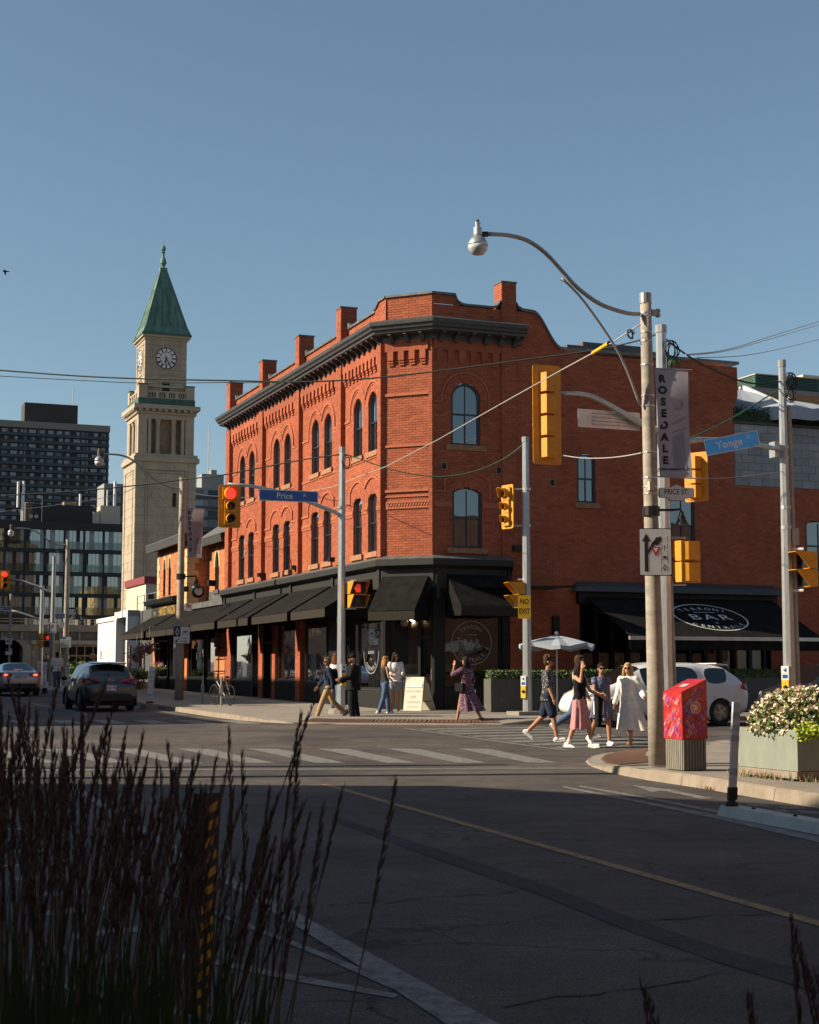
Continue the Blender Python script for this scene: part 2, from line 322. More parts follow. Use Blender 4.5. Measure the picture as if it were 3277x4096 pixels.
def wline(name, p0, p1, w, mat, dz=.004):
    d = (p1 - p0); d.z = 0; s = Vector((-d.y, d.x, 0)).normalized() * w / 2
    n = 6; m = MB()
    for i in range(n):
        a = p0.lerp(p1, i / n); b = p0.lerp(p1, (i + 1) / n)
        m.quad([Vector((q.x, q.y, gz(q.y) + dz)) for q in (a - s, a + s, b + s, b - s)])
    m.build(name, mat, road)
K1 = .9855; Z1 = lambda pts: za(pts, 0, 2700, K1); Z2 = lambda pts: za(pts, 1600, 2700, .972); Z3 = lambda pts: za(pts, 2300, 2200, .5664)
joined('asphalt_patch', band(Z2([(-260, 585), (0, 668), (300, 765), (600, 865), (900, 982), (1300, 1120), (1725, 1236), (1900, 1290)]), Z2([(-260, 605), (0, 705), (300, 812), (600, 915), (900, 1040), (1300, 1182), (1725, 1310), (1900, 1370)])), 'asphalt_patch', .003)
wline('yellow_centre_line', gp(1300, 3139), gp(3420, 3737), .105, 'paint_yellow')
joined('white_edge_line', band(Z1([(250, 415), (390, 500), (690, 680), (1000, 855), (1200, 965), (1500, 1130), (1725, 1255), (1900, 1352), (2150, 1490)]), Z1([(240, 430), (390, 528), (690, 715), (1000, 903), (1200, 1022), (1500, 1212), (1725, 1365), (1900, 1480), (2150, 1650)])), 'paint_white', .005)
joined('white_lane_line', band(Z1([(560, 830), (940, 988), (1300, 1125), (1725, 1300)]), Z1([(560, 838), (940, 1003), (1300, 1146), (1725, 1338)])), 'paint_white')
joined('white_lane_line', band(Z1([(700, 1131), (870, 1157), (1200, 1222), (1620, 1300)]), Z1([(700, 1150), (870, 1178), (1200, 1247), (1600, 1316)])), 'paint_white')
joined('white_lane_line', band(Z1([(100, 1220), (500, 1312), (900, 1392), (1200, 1460)]), Z1([(100, 1240), (500, 1336), (900, 1420), (1200, 1490)])), 'paint_white')
for (x0, y0, x1, y1, t) in ((0, 722, 190, 712, 12), (0, 778, 245, 768, 10), (0, 672, 140, 668, 9), (60, 832, 160, 828, 13), (90, 900, 370, 882, 17), (160, 972, 430, 950, 19), (295, 1064, 560, 1034, 22), (0, 550, 240, 574, 7), (0, 630, 120, 624, 8)):
    mark('lane_marking', [pxp(Z1([(x0, y0 - t / 2), (x1, y1 - t / 2), (x1, y1 + t / 2), (x0, y0 + t / 2)]))], 'paint_white')
joined('white_lane_line', band(Z3([(30, 1664), (500, 1746), (1000, 1838), (1500, 1930)]), Z3([(30, 1674), (500, 1760), (1000, 1858), (1500, 1955)])), 'paint_white')
joined('white_lane_line', band(Z3([(-80, 1668), (0, 1685), (500, 1779), (1000, 1876), (1725, 2025), (2100, 2105)]), Z3([(-80, 1678), (0, 1697), (500, 1797), (1000, 1902), (1725, 2068), (2100, 2155)])), 'paint_white')
joined('turn_arrow', [pxp(Z3([(405, 1662), (740, 1700), (640, 1706), (610, 1702), (545, 1712)])), pxp(Z3([(640, 1704), (740, 1708), (985, 1757), (890, 1760)]))], 'paint_white')
for (a, b, c, d) in (((1200, 1795), (1340, 1800), (1400, 1818), (1250, 1814)), ((1420, 1815), (1560, 1812), (1640, 1828), (1480, 1832)), ((1560, 1840), (1725, 1850), (1725, 1868), (1600, 1862)), ((1400, 1832), (1480, 1838), (1540, 1856), (1440, 1852))):
    mark('cycle_lane_marking', [pxp(Z3([a, b, c, d]))], 'paint_faint')
# cracks across the lanes
mk('crack', (.008, .0075, .007), .95, var=.1)
rk = random.Random(5)
for pts in ([(-900, 1010), (-500, 960), (0, 932), (150, 915), (350, 905), (500, 885), (640, 875)], [(960, 1022), (1150, 1000), (1400, 990), (1620, 983)], [(420, 1362), (600, 1330), (800, 1315), (950, 1290), (1100, 1270), (1250, 1235), (1400, 1215), (1560, 1200)], [(200, 550), (360, 600), (520, 655)], [(1020, 775), (1250, 850), (1450, 890), (1760, 955)], [(40, 1000), (140, 1060), (230, 1090), (330, 1140)], [(600, 830), (560, 860), (620, 880)], [(780, 620), (1000, 640), (1200, 690)], [(-60, 1240), (100, 1243)], [(-200, 1490), (-160, 1400), (-60, 1330), (-20, 1240)]):
    P_ = pxp(Z2(pts)); m = MB(); Q_ = []
    for a, b in zip(P_[:-1], P_[1:]):
        k = max(2, int((b - a).length / .07)); Q_ += [a.lerp(b, i / k) + Vector((rk.gauss(0, .015), rk.gauss(0, .03), 0)) for i in range(k)]
    for i in range(len(Q_) - 1):
        a, b = Q_[i], Q_[i + 1]; w = rk.uniform(.003, .013); m.quad([Vector((a.x, a.y - w, .0035)), Vector((b.x, b.y - w, .0035)), Vector((b.x, b.y + w, .0035)), Vector((a.x, a.y + w, .0035))])
    m.build('road_crack', 'crack', road)
# the crosswalk over the main street: one bar after another
for k in range(9):
    xt = 1831 - 281 * k; xb = 2112 - 284 * k
    mark('crosswalk_bar', [pxp([(xt, 2995), (xt + 124, 2996), (xb + 124, 3053), (xb, 3052)])], 'paint_white')
wline('stop_line', gp(-400, 3083), gp(2430, 3074), .42, 'paint_faint')
wline('crosswalk_border', gp(-300, 3062), gp(2240, 3061), .1, 'paint_faint'); wline('crosswalk_border', gp(-300, 2990), gp(1950, 2990), .1, 'paint_faint')
# the crosswalk over the side street
p0, p1 = gp(1620, 2914), gp(2270, 3002); L0 = (p1 - p0).length; dd = (p1 - p0).normalized()
wline('crosswalk_border', p0, p1, .14, 'paint_white')
for k in range(8):
    a = p0 + dd * (.35 + k * 1.12); b = a + dd * .52
    mark('crosswalk_bar', [[a + V * .2, b + V * .2, b + V * 3.3, a + V * 3.3]], 'paint_white')
wline('crosswalk_border', p0 + V * 3.5, p1 + V * 3.0, .14, 'paint_white')
# the crosswalk beyond the crossing
for k in range(9):
    a = Vector((-3.8 - k * 1.15, 40.35 + k * .03, 0))
    mark('crosswalk_bar', [[a, a + Vector((-.6, .0, 0)), a + Vector((-.6, 0, 0)) + U * 2.3, a + U * 2.3]], 'paint_white')
wline('white_edge_line', Vector((-6.6, 46.2, 0)), Vector((-6.6, 46.2, 0)) + U * 70, .12, 'paint_white')
wline('white_lane_line', Vector((-9.4, 46.0, 0)), Vector((-9.4, 46, 0)) + U * 70, .12, 'paint_white')
wline('yellow_centre_line', Vector((-10.9, 44, 0)), Vector((-10.9, 44, 0)) + U * 70, .12, 'paint_yellow')
# ------------------------------------------------------------------ pavements with kerbs
def pavement(name, K, I, back, stone=2.4):      # K: kerb line (x, y, height), I: line inside it at full height, back: far corners
    n = len(K); m = MB()
    vs = [g3(x, y, h) for x, y, h in K] + [g3(x, y, .13) for x, y in I]
    m.add(vs, [(i, i + 1, n + i + 1, n + i) for i in range(n - 1)])
    m.add([g3(x, y, .13) for x, y in I] + [g3(x, y, .13) for x, y in back], [tuple(range(n + len(back)))])
    bm = bmesh.new()
    o = m.build(name, 'conc', kind='structure')
    bm.from_mesh(o.data); bmesh.ops.triangulate(bm, faces=bm.faces[:]); bm.to_mesh(o.data); bm.free()
    ctr = sum((Vector((x, y, 0)) for x, y in I), Vector()) / n
    # kerb stones
    L = [0]
    for i in range(1, n): L.append(L[-1] + math.dist(K[i][:2], K[i - 1][:2]))
    def P(s):
        s = min(max(s, 0), L[-1] - 1e-6); i = max(j for j in range(n) if L[j] <= s); i = min(i, n - 2); t = (s - L[i]) / (L[i + 1] - L[i])
        a, b = K[i], K[i + 1]; c, d = I[i], I[i + 1]
        p = Vector((a[0] + (b[0] - a[0]) * t, a[1] + (b[1] - a[1]) * t, a[2] + (b[2] - a[2]) * t)); q = Vector((c[0] + (d[0] - c[0]) * t, c[1] + (d[1] - c[1]) * t, 0))
        return p, (q - Vector((p.x, p.y, 0))).normalized()
    s = 0
    while s < L[-1] - .05:
        e = min(s + stone * random.uniform(.85, 1.15), L[-1]); m = MB(); k = 3
        for j in range(k):
            a, na = P(s + .006 + (e - s - .012) * j / k); b, nb = P(s + .006 + (e - s - .012) * (j + 1) / k)
            pts = []
            for (p, nn) in ((a, na), (b, nb)):
                zt = gz(p.y) + p.z + .006; zb = gz(p.y) - .05
                A = Vector((p.x, p.y, 0)); pts.append([A - nn * .05 + Vector((0, 0, zb)), A - nn * .02 + Vector((0, 0, zt - .02)), A + nn * .01 + Vector((0, 0, zt)), A + nn * .17 + Vector((0, 0, zt)), A + nn * .17 + Vector((0, 0, zb))])
            m.add(pts[0] + pts[1], [(i, i + 1, 6 + i, 5 + i) for i in range(4)] + [(0, 1, 2, 3, 4), (9, 8, 7, 6, 5)])
        m.build('kerb_stone', 'kerb', o); s = e
    return o
def off(K, d):
    r = []
    for i in range(len(K)):
        a = K[max(i - 1, 0)]; b = K[min(i + 1, len(K) - 1)]; t = Vector((b[0] - a[0], b[1] - a[1])).normalized(); r.append((K[i][0] + t.y * d, K[i][1] - t.x * d))
    return r
q = Vector((-5.74, 45.2, 0)); fars = [(q + U * s) for s in (90, 45, 25, 16, 9, 4)]
KF = [(p.x, p.y, .13) for p in fars] + [(-5.74, 45.2, .13), (-5.1, 43.7, .13), (-4.5, 42.4, .12), (-3.8, 41.3, .08), (-3.0, 40.5, .03), (-2.2, 40.15, .018), (-1.0, 39.95, .018), (.4, 39.75, .018), (1.6, 39.65, .018), (2.4, 39.75, .03), (3.0, 40.05, .1), (3.9, 40.45, .13)] + [(3.9 + V.x * s, 40.45 + V.y * s, .13) for s in (3, 8, 20, 60)]
far_walk = pavement('pavement_far', KF, [(x, y) for x, y in off(KF, -1.3)], [(90, 130), (-60, 160)])
KN = [(5.6, 10.5, .14), (4.75, 14.2, .14)] + [(p.x, p.y, .14) for p in (gp(3277, 3231), gp(3036, 3191), gp(2804, 3151))] + [(3.13, 21.07, .14), (2.95, 22.1, .11), (2.84, 23.0, .05), (2.78, 24.0, .018), (2.85, 25.2, .018), (3.1, 26.6, .018), (3.55, 27.8, .018), (4.3, 28.9, .018), (5.0, 29.6, .05), (6.0, 30.2, .13)] + [(6.0 + V.x * s, 30.2 + V.y * s, .13) for s in (4, 10, 30)]
near_walk = pavement('pavement_near', KN, [(x, y) for x, y in off(KN, 1.1)], [(60, 10)])
def tactile(K, I, i0, i1, w0, w1, par, dz=.006):
    # cast iron plates: bars one by one are too many to lift, so every plate is a part with its ridges
    for i in range(i0, i1):
        m = MB(); a0, a1 = Vector((K[i][0], K[i][1], 0)), Vector((K[i + 1][0], K[i + 1][1], 0)); n0 = (Vector((*I[i], 0)) - a0).normalized(); n1 = (Vector((*I[i + 1], 0)) - a1).normalized()
        def pt(s, w):
            p = a0.lerp(a1, s) + n0.lerp(n1, s) * w; h = K[i][2] + (K[i + 1][2] - K[i][2]) * s; return Vector((p.x, p.y, gz(p.y) + h + (.13 - h) * w / 1.2 + dz))
        m.quad([pt(.01, w0), pt(.99, w0), pt(.99, w1), pt(.01, w1)])
        nb = max(3, int((a1 - a0).length / .11))
        for b in range(nb):
            s0, s1 = (b + .2) / nb, (b + .75) / nb; Z = Vector((0, 0, .012))
            m.hexa([pt(s0, w0 + .03), pt(s1, w0 + .03), pt(s1, w1 - .03), pt(s0, w1 - .03), pt(s0, w0 + .03) + Z, pt(s1, w0 + .03) + Z, pt(s1, w1 - .03) + Z, pt(s0, w1 - .03) + Z])
        m.build('tactile_plate', 'tactile', par)
tactile(KF, off(KF, -1.3), 10, 15, .22, .85, far_walk); tactile(KN, off(KN, 1.1), 7, 13, .22, .95, near_walk)
# ================================================================== the corner building of red brick
_c = at(1734, 2700, 47.); CR = Vector((_c.x, _c.y, 0)); WC = 1.608; DC = (U - V) / math.sqrt(2); CL = CR + DC * WC; NC = (NY + NP) / math.sqrt(2)
FY, FC, FP = Fr(CL, U, NY), Fr(CR, DC, NC), Fr(CR, V, NP)
BZ = .2
bld = thing('brick_building', 'three storey red brick corner building with black cornice and shopfront awnings', 'building', (CL.x, CL.y, BZ))
BR_ALL = []                                            # every brick: (8 corners, weight)
BR_ONE = []
def brick_run(fr, a0, a1, n, z, bh, out_, first):
    BL, J = .218, .011; a = a0 - first
    while a < a1 - 1e-4:
        lo, hi = max(a, a0), min(a + BL, a1)
        if hi - lo > .03: out_.append((fr, lo, hi, n, z, z + bh))
        a += BL + J
def lay(fr, a0, a1, z0, z1, n, block, bricks, wall, H=.0765):     # courses of bricks between the openings, with the joint plane behind
    k = 0; z = z0
    while z < z1 - .02:
        zt = min(z + H, z1); cuts = sorted(block(z + H / 2)); cur = a0; iv = []
        for lo, hi in cuts:
            if hi <= a0 or lo >= a1: continue
            if lo > cur: iv.append((cur, min(lo, a1)))
            cur = max(cur, hi)
        if cur < a1: iv.append((cur, a1))
        for lo, hi in iv:
            wall.quad([fr(lo, n, z), fr(hi, n, z), fr(hi, n, zt), fr(lo, n, zt)])
            brick_run(fr, lo + .004, hi - .004, n, z + .006, min(.0655, zt - z - .006), bricks, (k % 2) * .1145)
        z = zt; k += 1
def bricks_mesh(lst, name, mat, parent, proud=.007, **kw):
    m = MB()
    for (fr, lo, hi, n, z0, z1) in lst:
        d = proud * random.uniform(.5, 1.4); vs = [fr(lo, n, z0), fr(hi, n, z0), fr(hi, n, z1), fr(lo, n, z1), fr(lo, n + d, z0), fr(hi, n + d, z0), fr(hi, n + d, z1), fr(lo, n + d, z1)]
        m.add(vs, [(4, 5, 6, 7), (0, 1, 5, 4), (1, 2, 6, 5), (2, 3, 7, 6), (3, 0, 4, 7)])
    return m.build(name, mat, parent, **kw)
# openings: (centre, width, sill, spring, rise, kind)
def op_block(ops):
    def f(z):
        r = []
        for (c, w, zs, sp, rise) in ops:
            if z < zs or z > sp + rise: continue
            h = w / 2
            if z > sp:
                if rise >= h * .95: h = math.sqrt(max(0, h * h - (z - sp) ** 2))
                else:
                    Rr = (h * h + rise * rise) / (2 * rise); dz = z - (sp + rise - Rr); h = math.sqrt(max(0, Rr * Rr - dz * dz))
            r.append((c - h, c + h))
        return r
    return f
def outline(c, w, zs, sp, rise, inset=0, k=10):
    h = w / 2 - inset; ri = rise - inset * (1 if rise >= w / 2 * .95 else .4); pts = [(c - h, zs + inset), (c + h, zs + inset)]
    if rise < .02: return pts + [(c + h, sp), (c - h, sp)]
    if rise >= w / 2 * .95:
        pts += [(c + h * math.cos(t), sp + h * math.sin(t)) for t in [math.pi * i / k for i in range(k + 1)]]
    else:
        Rr = (h * h + ri * ri) / (2 * ri); t0 = math.asin(h / Rr)
        pts += [(c + Rr * math.sin(t), sp + ri - Rr + Rr * math.cos(t)) for t in [t0 - 2 * t0 * i / k for i in range(k + 1)]]
    return pts
def band_between(m, fr, oa, ob, n0, n1, mi=0):        # a moulded ring between two outlines of equal length
    k = len(oa)
    for i in range(k):
        j = (i + 1) % k; a, b, c, d = oa[i], oa[j], ob[j], ob[i]
        m.hexa([fr(a[0], n0, a[1]), fr(b[0], n0, b[1]), fr(c[0], n0, c[1]), fr(d[0], n0, d[1]), fr(a[0], n1, a[1]), fr(b[0], n1, b[1]), fr(c[0], n1, c[1]), fr(d[0], n1, d[1])], mi)
def window(fr, op, parent, rec=-.13, pane='skyglass', frame='navyframe', sill='sandstone', sw=.13, wall='mortar', mull=True, ft=.055, sillh=.16):
    c, w, zs, sp, rise = op; m = MB(); oa = outline(*op); ob = outline(*op, inset=ft)
    band_between(m, fr, oa, ob, rec, rec + .07)
    zm = zs + (sp + rise - zs) * .5
    m.fb(fr, c - w / 2 + ft, c + w / 2 - ft, rec + .012, rec + .06, zm - .025, zm + .025)
    if mull: m.fb(fr, c - .014, c + .014, rec + .014, rec + .05, zs + ft, sp + rise - ft - .01)
    wd = m.build('window', frame, parent)
    lo = [(x, min(z, zm)) for x, z in ob if z <= zm + .001][:2] + [(c + w / 2 - ft, zm), (c - w / 2 + ft, zm)]
    up = [(c - w / 2 + ft, zm), (c + w / 2 - ft, zm)] + [q for q in ob if q[1] > zm]
    MB().quad([fr(a, rec + .02, z) for a, z in lo]).build('pane', pane, wd); MB().quad([fr(a, rec + .03, z) for a, z in up]).build('pane', random.choice((pane, pane, pane, 'blindglass', 'darkglass')) if fr is FY else pane, wd)
    # the reveal of the opening
    m = MB(); k = len(oa)
    for i in range(k):
        a, b = oa[i], oa[(i + 1) % k]; m.quad([fr(a[0], rec - .04, a[1]), fr(b[0], rec - .04, b[1]), fr(b[0], .004, b[1]), fr(a[0], .004, a[1])])
    m.build('reveal', wall, wd)
    if sill:
        m = MB(); m.fb(fr, c - w / 2 - sw, c + w / 2 + sw, rec, .075, zs - sillh, zs + .006)
        s = m.build('sill', sill, wd)
    return wd
def voussoirs(fr, op, parent, r0, r1, n, mat='brick'):           # bricks on edge fanned round the arch
    c, w, zs, sp, rise = op; h = w / 2; m = MB()
    if rise >= h * .95: cz, R0, t0 = sp, h, math.pi / 2
    else: R0 = (h * h + rise * rise) / (2 * rise); cz = sp + rise - R0; t0 = math.asin(h / R0)
    k = int(2 * t0 * (R0 + r0) / .075)
    for i in range(k):
        a = -t0 + 2 * t0 * (i + .06) / k; b = -t0 + 2 * t0 * (i + .94) / k
        q = lambda t, r: (c + (R0 + r) * math.sin(t), cz + (R0 + r) * math.cos(t))
        pts = [q(a, r0), q(b, r0), q(b, r1), q(a, r1)]; d = n + random.uniform(0, .006)
        m.hexa([fr(x, -.02, z) for x, z in pts] + [fr(x, d, z) for x, z in pts])
    m.build('brick_arch', mat, parent)
def sweep(m, fr, path, w, n0, n1):                      # a raised moulding along a path on the wall
    pts = [Vector(p) for p in path]
    for i in range(len(pts) - 1):
        a, b = pts[i], pts[i + 1]; t = (b - a).normalized(); s = Vector((-t.y, t.x)) * w / 2; e = t * w * .25
        q = [a - s - e, b - s + e, b + s + e, a + s - e]
        m.hexa([fr(p.x, n0, p.y) for p in q] + [fr(p.x, n1 - .0007 * i, p.y) for p in q])
# ---- openings of the two storeys
OPY = []; cs = [(1.12, 2.54), (5.63, 7.04), (10.42, 11.86), (15.36, 16.79)]
for a, b in cs:
    for c in (a, b): OPY += [(c, .84, 8.42, 9.93, .42), (c, .84, 5.22, 6.95, .15)]
OPP = [(1.09, .98, 8.42, 9.88, .49), (1.13, .99, 5.24, 6.95, .16), (5.26, .66, 6.8, 8.28, .08), (8.75, .96, 5.3, 7.05, .1)]
PIL = [(3.84, 4.36), (8.56, 9.08), (13.36, 13.9), (18.37, 18.95)]; PD = .156
wallm = MB(); BK = []
top = 11.72
lay(FY, 0.0, 18.95, 5.0, top, 0, op_block(OPY), BK, wallm)
lay(FC, 0, WC, 5.0, top, 0, lambda z: [], BK, wallm)
SW = lambda a: 12.8 if a < 3.4 else 11.68 + 1.12 * (.5 + .5 * math.cos(math.pi * min(1, (a - 3.4) / 1.05)))   # swooping top of the side wall
lay(FP, 0, 2.55, 5.0, top, 0, op_block(OPP), BK, wallm)
def pblock(z):
    r = op_block(OPP)(z)
    if z < 3.95: r.append((4.97, 12.05))
    if z > 11.6: 
        a = 3.4
        while a < 4.6 and SW(a) > z: a += .02
        r.append((a, 20))
    end = 10.98 if z > 10.6 else 10.98 - .2 * min(1, (10.6 - z) / .4)
    r.append((end, 20)); return r
lay(FP, 2.55, 10.98, .2, 12.8, 0, pblock, BK, wallm)
for p0_, p1_ in PIL:                                   # pilasters on the street front
    lay(FY, p0_, p1_, 5.0, 11.7, PD, lambda z: [], BK, wallm)
    for a, sgn in ((p0_, -1), (p1_, 1)):
        lay(Fr(FY(a, 0, 0), NY, -U if sgn < 0 else U), 0, PD, 5.0, 11.7, 0, lambda z: [], BK, wallm)
lay(FY, 0, .3, 5.0, 11.7, PD, lambda z: [], BK, wallm); lay(Fr(FY(.3, 0, 0), NY, U), 0, PD, 5., 11.7, 0, lambda z: [], BK, wallm)      # corner piers
lay(Fr(FY(0, 0, 0), NY, -U), 0, PD, 5.0, 11.7, 0, lambda z: [], BK, wallm)
lay(FC, 0, .12, 5.0, 11.7, .05, lambda z: [], BK, wallm); lay(FP, 2.3, 2.8, 5.0, 11.7, .06, lambda z: [], BK, wallm)
lay(Fr(FC(.12, 0, 0), NC, DC), 0, .05, 5., 11.7, 0, lambda z: [], BK, wallm); lay(Fr(FP(2.3, 0, 0), NP, -V), 0, .06, 5., 11.7, 0, lambda z: [], BK, wallm); lay(Fr(FP(2.8, 0, 0), NP, V), 0, .06, 5., 11.7, 0, lambda z: [], BK, wallm)
lay(Fr(FC(0, 0, 0), NC, V), 0, .05, 5., 11.7, 0, lambda z: [], BK, wallm)
# far end and back so that no light comes through
wallm.fb(FY, 18.9, 18.95, -9, 0.0, .2, 13); wallm.fb(FY, 9, 18.9, -9.1, -9, .2, 13); wallm.fb(FP, 10.7, 10.75, -9, -.01, .2, 11.6)
wallm.quad([FY(18.9, -.3, 11.9), FY(-.2, -.3, 11.9), FP(.2, -.5, 11.9), FP(3.4, -.3, 11.9), FP(3.4, -9, 11.9), FY(18.9, -9, 11.9)])
wallm.quad([FP(3.4, -.1, 11.3), FP(10.7, -.1, 11.3), FP(10.7, -9, 11.3), FP(3.4, -9, 11.3)])
wallp = wallm.build('wall', 'mortar', bld)
full = [b for b in BK if b[2] - b[1] > .21 and b[0] is FP and b[1] < 2.3]
full.sort(key=lambda b: (abs(b[1] - .2) + abs(b[4] - 6.) * .35)); ONE = full[:300]; ids = {id(b) for b in ONE}
bricks_mesh([b for b in BK if id(b) not in ids], 'brickwork', 'brick', bld, kind='stuff')
m = MB(); b0 = ONE[0]; fr, lo, hi, n_, z0_, z1_ = b0; O_ = fr(lo, 0, z0_)
vs = [fr(lo, 0, z0_) - O_, fr(lo + .218, 0, z0_) - O_, fr(lo + .218, 0, z0_ + .0655) - O_, fr(lo, 0, z0_ + .0655) - O_]
m.add(vs + [q + NP * .009 for q in vs], [(4, 5, 6, 7), (0, 1, 5, 4), (1, 2, 6, 5), (2, 3, 7, 6), (3, 0, 4, 7)]); bme = m.mesh('brick', 'brick')
for (fr, lo, hi, n_, z0_, z1_) in ONE:
    o = bpy.data.objects.new('brick', bme); COL.objects.link(o); o.parent = bld; p = fr(lo, n_, z0_) - ORG[bld.name] + NP * random.uniform(-.002, .002); o.location = p
# ---- windows, arches, hoods and bands
for i, op in enumerate(OPY):
    window(FY, op, bld, pane='skyglass', mull=op[4] > .2)
    voussoirs(FY, op, bld, .01, .21 if op[4] > .2 else .26, .012)
for op in OPP:
    window(FP, op, bld, pane='skyglass', rec=-.1, ft=.075, sw=.18 if op[1] > .9 else .1)
    voussoirs(FP, op, bld, .01, .22, .01)
def arcp(c, z, r, t0, t1, k=9): return [(c + r * math.cos(t0 + (t1 - t0) * i / k), z + r * math.sin(t0 + (t1 - t0) * i / k)) for i in range(k + 1)]
PI = math.pi; ends = [(.3, 3.84), (4.36, 8.56), (9.08, 13.36), (13.9, 18.37)]
for (ca, cb), (e0, e1) in zip(cs, ends):
    m = MB(); r = .77; mid = (ca + cb) / 2; tm = math.acos((mid - ca) / r)
    sweep(m, FY, [(e0, 9.72), (ca - r, 9.72)] + arcp(ca, 9.93, r, PI, tm) + arcp(cb, 9.93, r, PI - tm, 0) + [(cb + r, 9.72), (e1, 9.72)], .07, 0, .05)
    sweep(m, FY, arcp(ca, 9.93, r - .1, PI, PI * .2) , .03, 0, .03); sweep(m, FY, arcp(cb, 9.93, r - .1, PI * .8, 0), .03, 0, .03)
    m.build('hood_mould', 'terracotta', bld)
    m = MB(); rr = 1.0
    A = arcp(ca, 7.62 - rr, rr, PI / 2 + .75, PI / 2 - .74, 8); B = arcp(cb, 7.62 - rr, rr, PI / 2 + .74, PI / 2 - .75, 8)
    sweep(m, FY, [(e0, 6.98), (ca - .72, 6.98), (ca - .72, A[0][1])] + A + B + [(cb + .72, B[-1][1]), (cb + .72, 6.98), (e1, 6.98)], .07, 0, .055)
    m.build('hood_mould', 'terracotta', bld)
    m = MB(); m.fb(FY, e0, ca - .43, 0, .03, 6.5, 6.7); m.fb(FY, ca + .43, cb - .43, 0, .03, 6.5, 6.7); m.fb(FY, cb + .43, e1, 0, .03, 6.5, 6.7)
    for (s0, s1) in ((e0, ca - .43), (ca + .43, cb - .43), (cb + .43, e1)):
        k = max(1, int((s1 - s0) / .13))
        for j in range(k): m.lathe([(.05, 0), (.045, .012), (.02, .02)], FY(s0 + (j + .5) * (s1 - s0) / k, .03, 6.6), 8, axis=NY)
    m.build('ornament_band', 'terracotta', bld)
    m = MB(); m.fb(FY, e0, e1, 0, .035, 8.2, 8.27); m.build('string_course', 'terracotta', bld)
# bands on the corner and on the side wall
for d_, z0, z1 in ((.06, 9.98, 10.06), (.05, 8.38, 8.45), (.06, 6.98, 7.06), (.04, 6.82, 6.87)): MB().fb(FC, .121, WC - .02, 0, d_, z0, z1).build('string_course', 'terracotta', bld)
m = MB(); m.fb(FC, .121, WC - .02, 0, .028, 6.45, 6.7)
for j in range(15):
    c_ = .2 + j * .093; m.tube([FC(c_ + .045 * math.cos(t), .032, 6.6 + .06 * math.sin(t)) for t in [PI * .1 + i * .75 for i in range(7)]], .014, 5)
    m.fb(FC, c_ - .03, c_ + .03, .028, .045, 6.46, 6.49)
m.build('ornament_band', 'terracotta', bld)
m = MB()
sweep(m, FP, [(.02, 9.75), (1.09 - .8, 9.75)] + arcp(1.09, 9.9, .8, PI, 0, 14) + [(1.09 + .8, 9.6)], .06, 0, .045); sweep(m, FP, arcp(1.09, 9.9, .7, PI, 0, 14), .03, 0, .03)
A = arcp(1.13, 7.62 - 1.1, 1.1, PI / 2 + .72, PI / 2 - .72, 10); sweep(m, FP, [(.02, 6.98), (.38, 6.98), (.38, A[0][1])] + A + [(1.88, A[-1][1]), (1.88, 6.8)], .06, 0, .045)
m.fb(FP, .02, .62, 0, .03, 6.5, 6.68); m.fb(FP, 1.64, 2.3, 0, .03, 6.5, 6.68); m.fb(FP, .02, 2.3, 0, .02, 8.2, 8.24)
m.build('hood_mould', 'terracotta', bld)
# corbel table under the frieze: one stepped corbel after another
def corbels(fr, a0, a1, n, d=.11):
    m = MB(); m.fb(fr, a0, a1, -.02, d, 11.38, 11.715); m.build('frieze', 'brick', bld)
    step = (a1 - a0) / n
    for i in range(n):
        c = a0 + (i + .5) * step; w = step * .27; m = MB()
        m.fb(fr, c - w, c + w, 0, d, 11.1, 11.38); m.fb(fr, c - w * .92, c + w * .92, 0, d * .72, 11.02, 11.1); m.fb(fr, c - w * .84, c + w * .84, 0, d * .45, 10.94, 11.02)
        m.build('corbel', 'brick', bld)
for e0, e1 in ends: corbels(FY, e0, e1, 10)
corbels(FC, .125, WC - .03, 4); corbels(FP, .02, 2.29, 6, .07)
for (a, z) in ((.35, 7.75), (2.2, 7.7), (4.05, 7.4)):
    m = MB(); m.fb(FP, a - .11, a + .11, .005, .03, z - .13, z + .13); v_ = m.build('wall_vent', 'sandstone', bld); MB().fb(FP, a - .07, a + .07, .03, .034, z - .09, z + .09).build('grille', 'shopblack', v_)
# ---- cornice with brackets
def offset_pts(d):                                     # plan of the cornice d metres out from the three walls
    i1 = (FY, 19.05); t = math.tan(PI / 8)
    return [FY(19.1, d, 0), FY(-d * t, d, 0), FC(-d * t, d, 0) if False else FP(-d * t, d, 0)]
def corn_plan(d):
    t = math.tan(PI / 8); a = FY(19.0, d, 0); b = FY(-d * t, d, 0); c = FP(-d * t, d, 0); e = FP(2.98, d, 0); return [a, b, c, e]
prof = [(.02, 11.7), (.1, 11.7), (.1, 11.84), (.46, 11.9), (.47, 11.97), (.54, 12.0), (.56, 12.06), (.62, 12.12), (.64, 12.22), (.6, 12.25), (.05, 12.42), (.02, 12.42)]
m = MB(); rows = [[p + Vector((0, 0, z)) for p in corn_plan(d)] for d, z in prof]; k = 4
vs = [p for r_ in rows for p in r_]; n = len(rows)
m.add(vs, [(i * k + j, i * k + j + 1, (i + 1) * k + j + 1, (i + 1) * k + j) for i in range(n - 1) for j in range(k - 1)] + [tuple(i * k for i in range(n)), tuple(i * k + 3 for i in range(n - 1, -1, -1))])
corn = m.build('cornice', ['cornice'], bld)
def bracket(fr, a): 
    m = MB(); w = .055
    poly = [(.1, 11.86), (.42, 11.9), (.42, 11.84), (.3, 11.8), (.2, 11.7), (.16, 11.62), (.1, 11.6)]
    m.prism([fr(a - w, x, z) for x, z in poly], fr.A * 2 * w); m.build('bracket', 'cornice', corn)
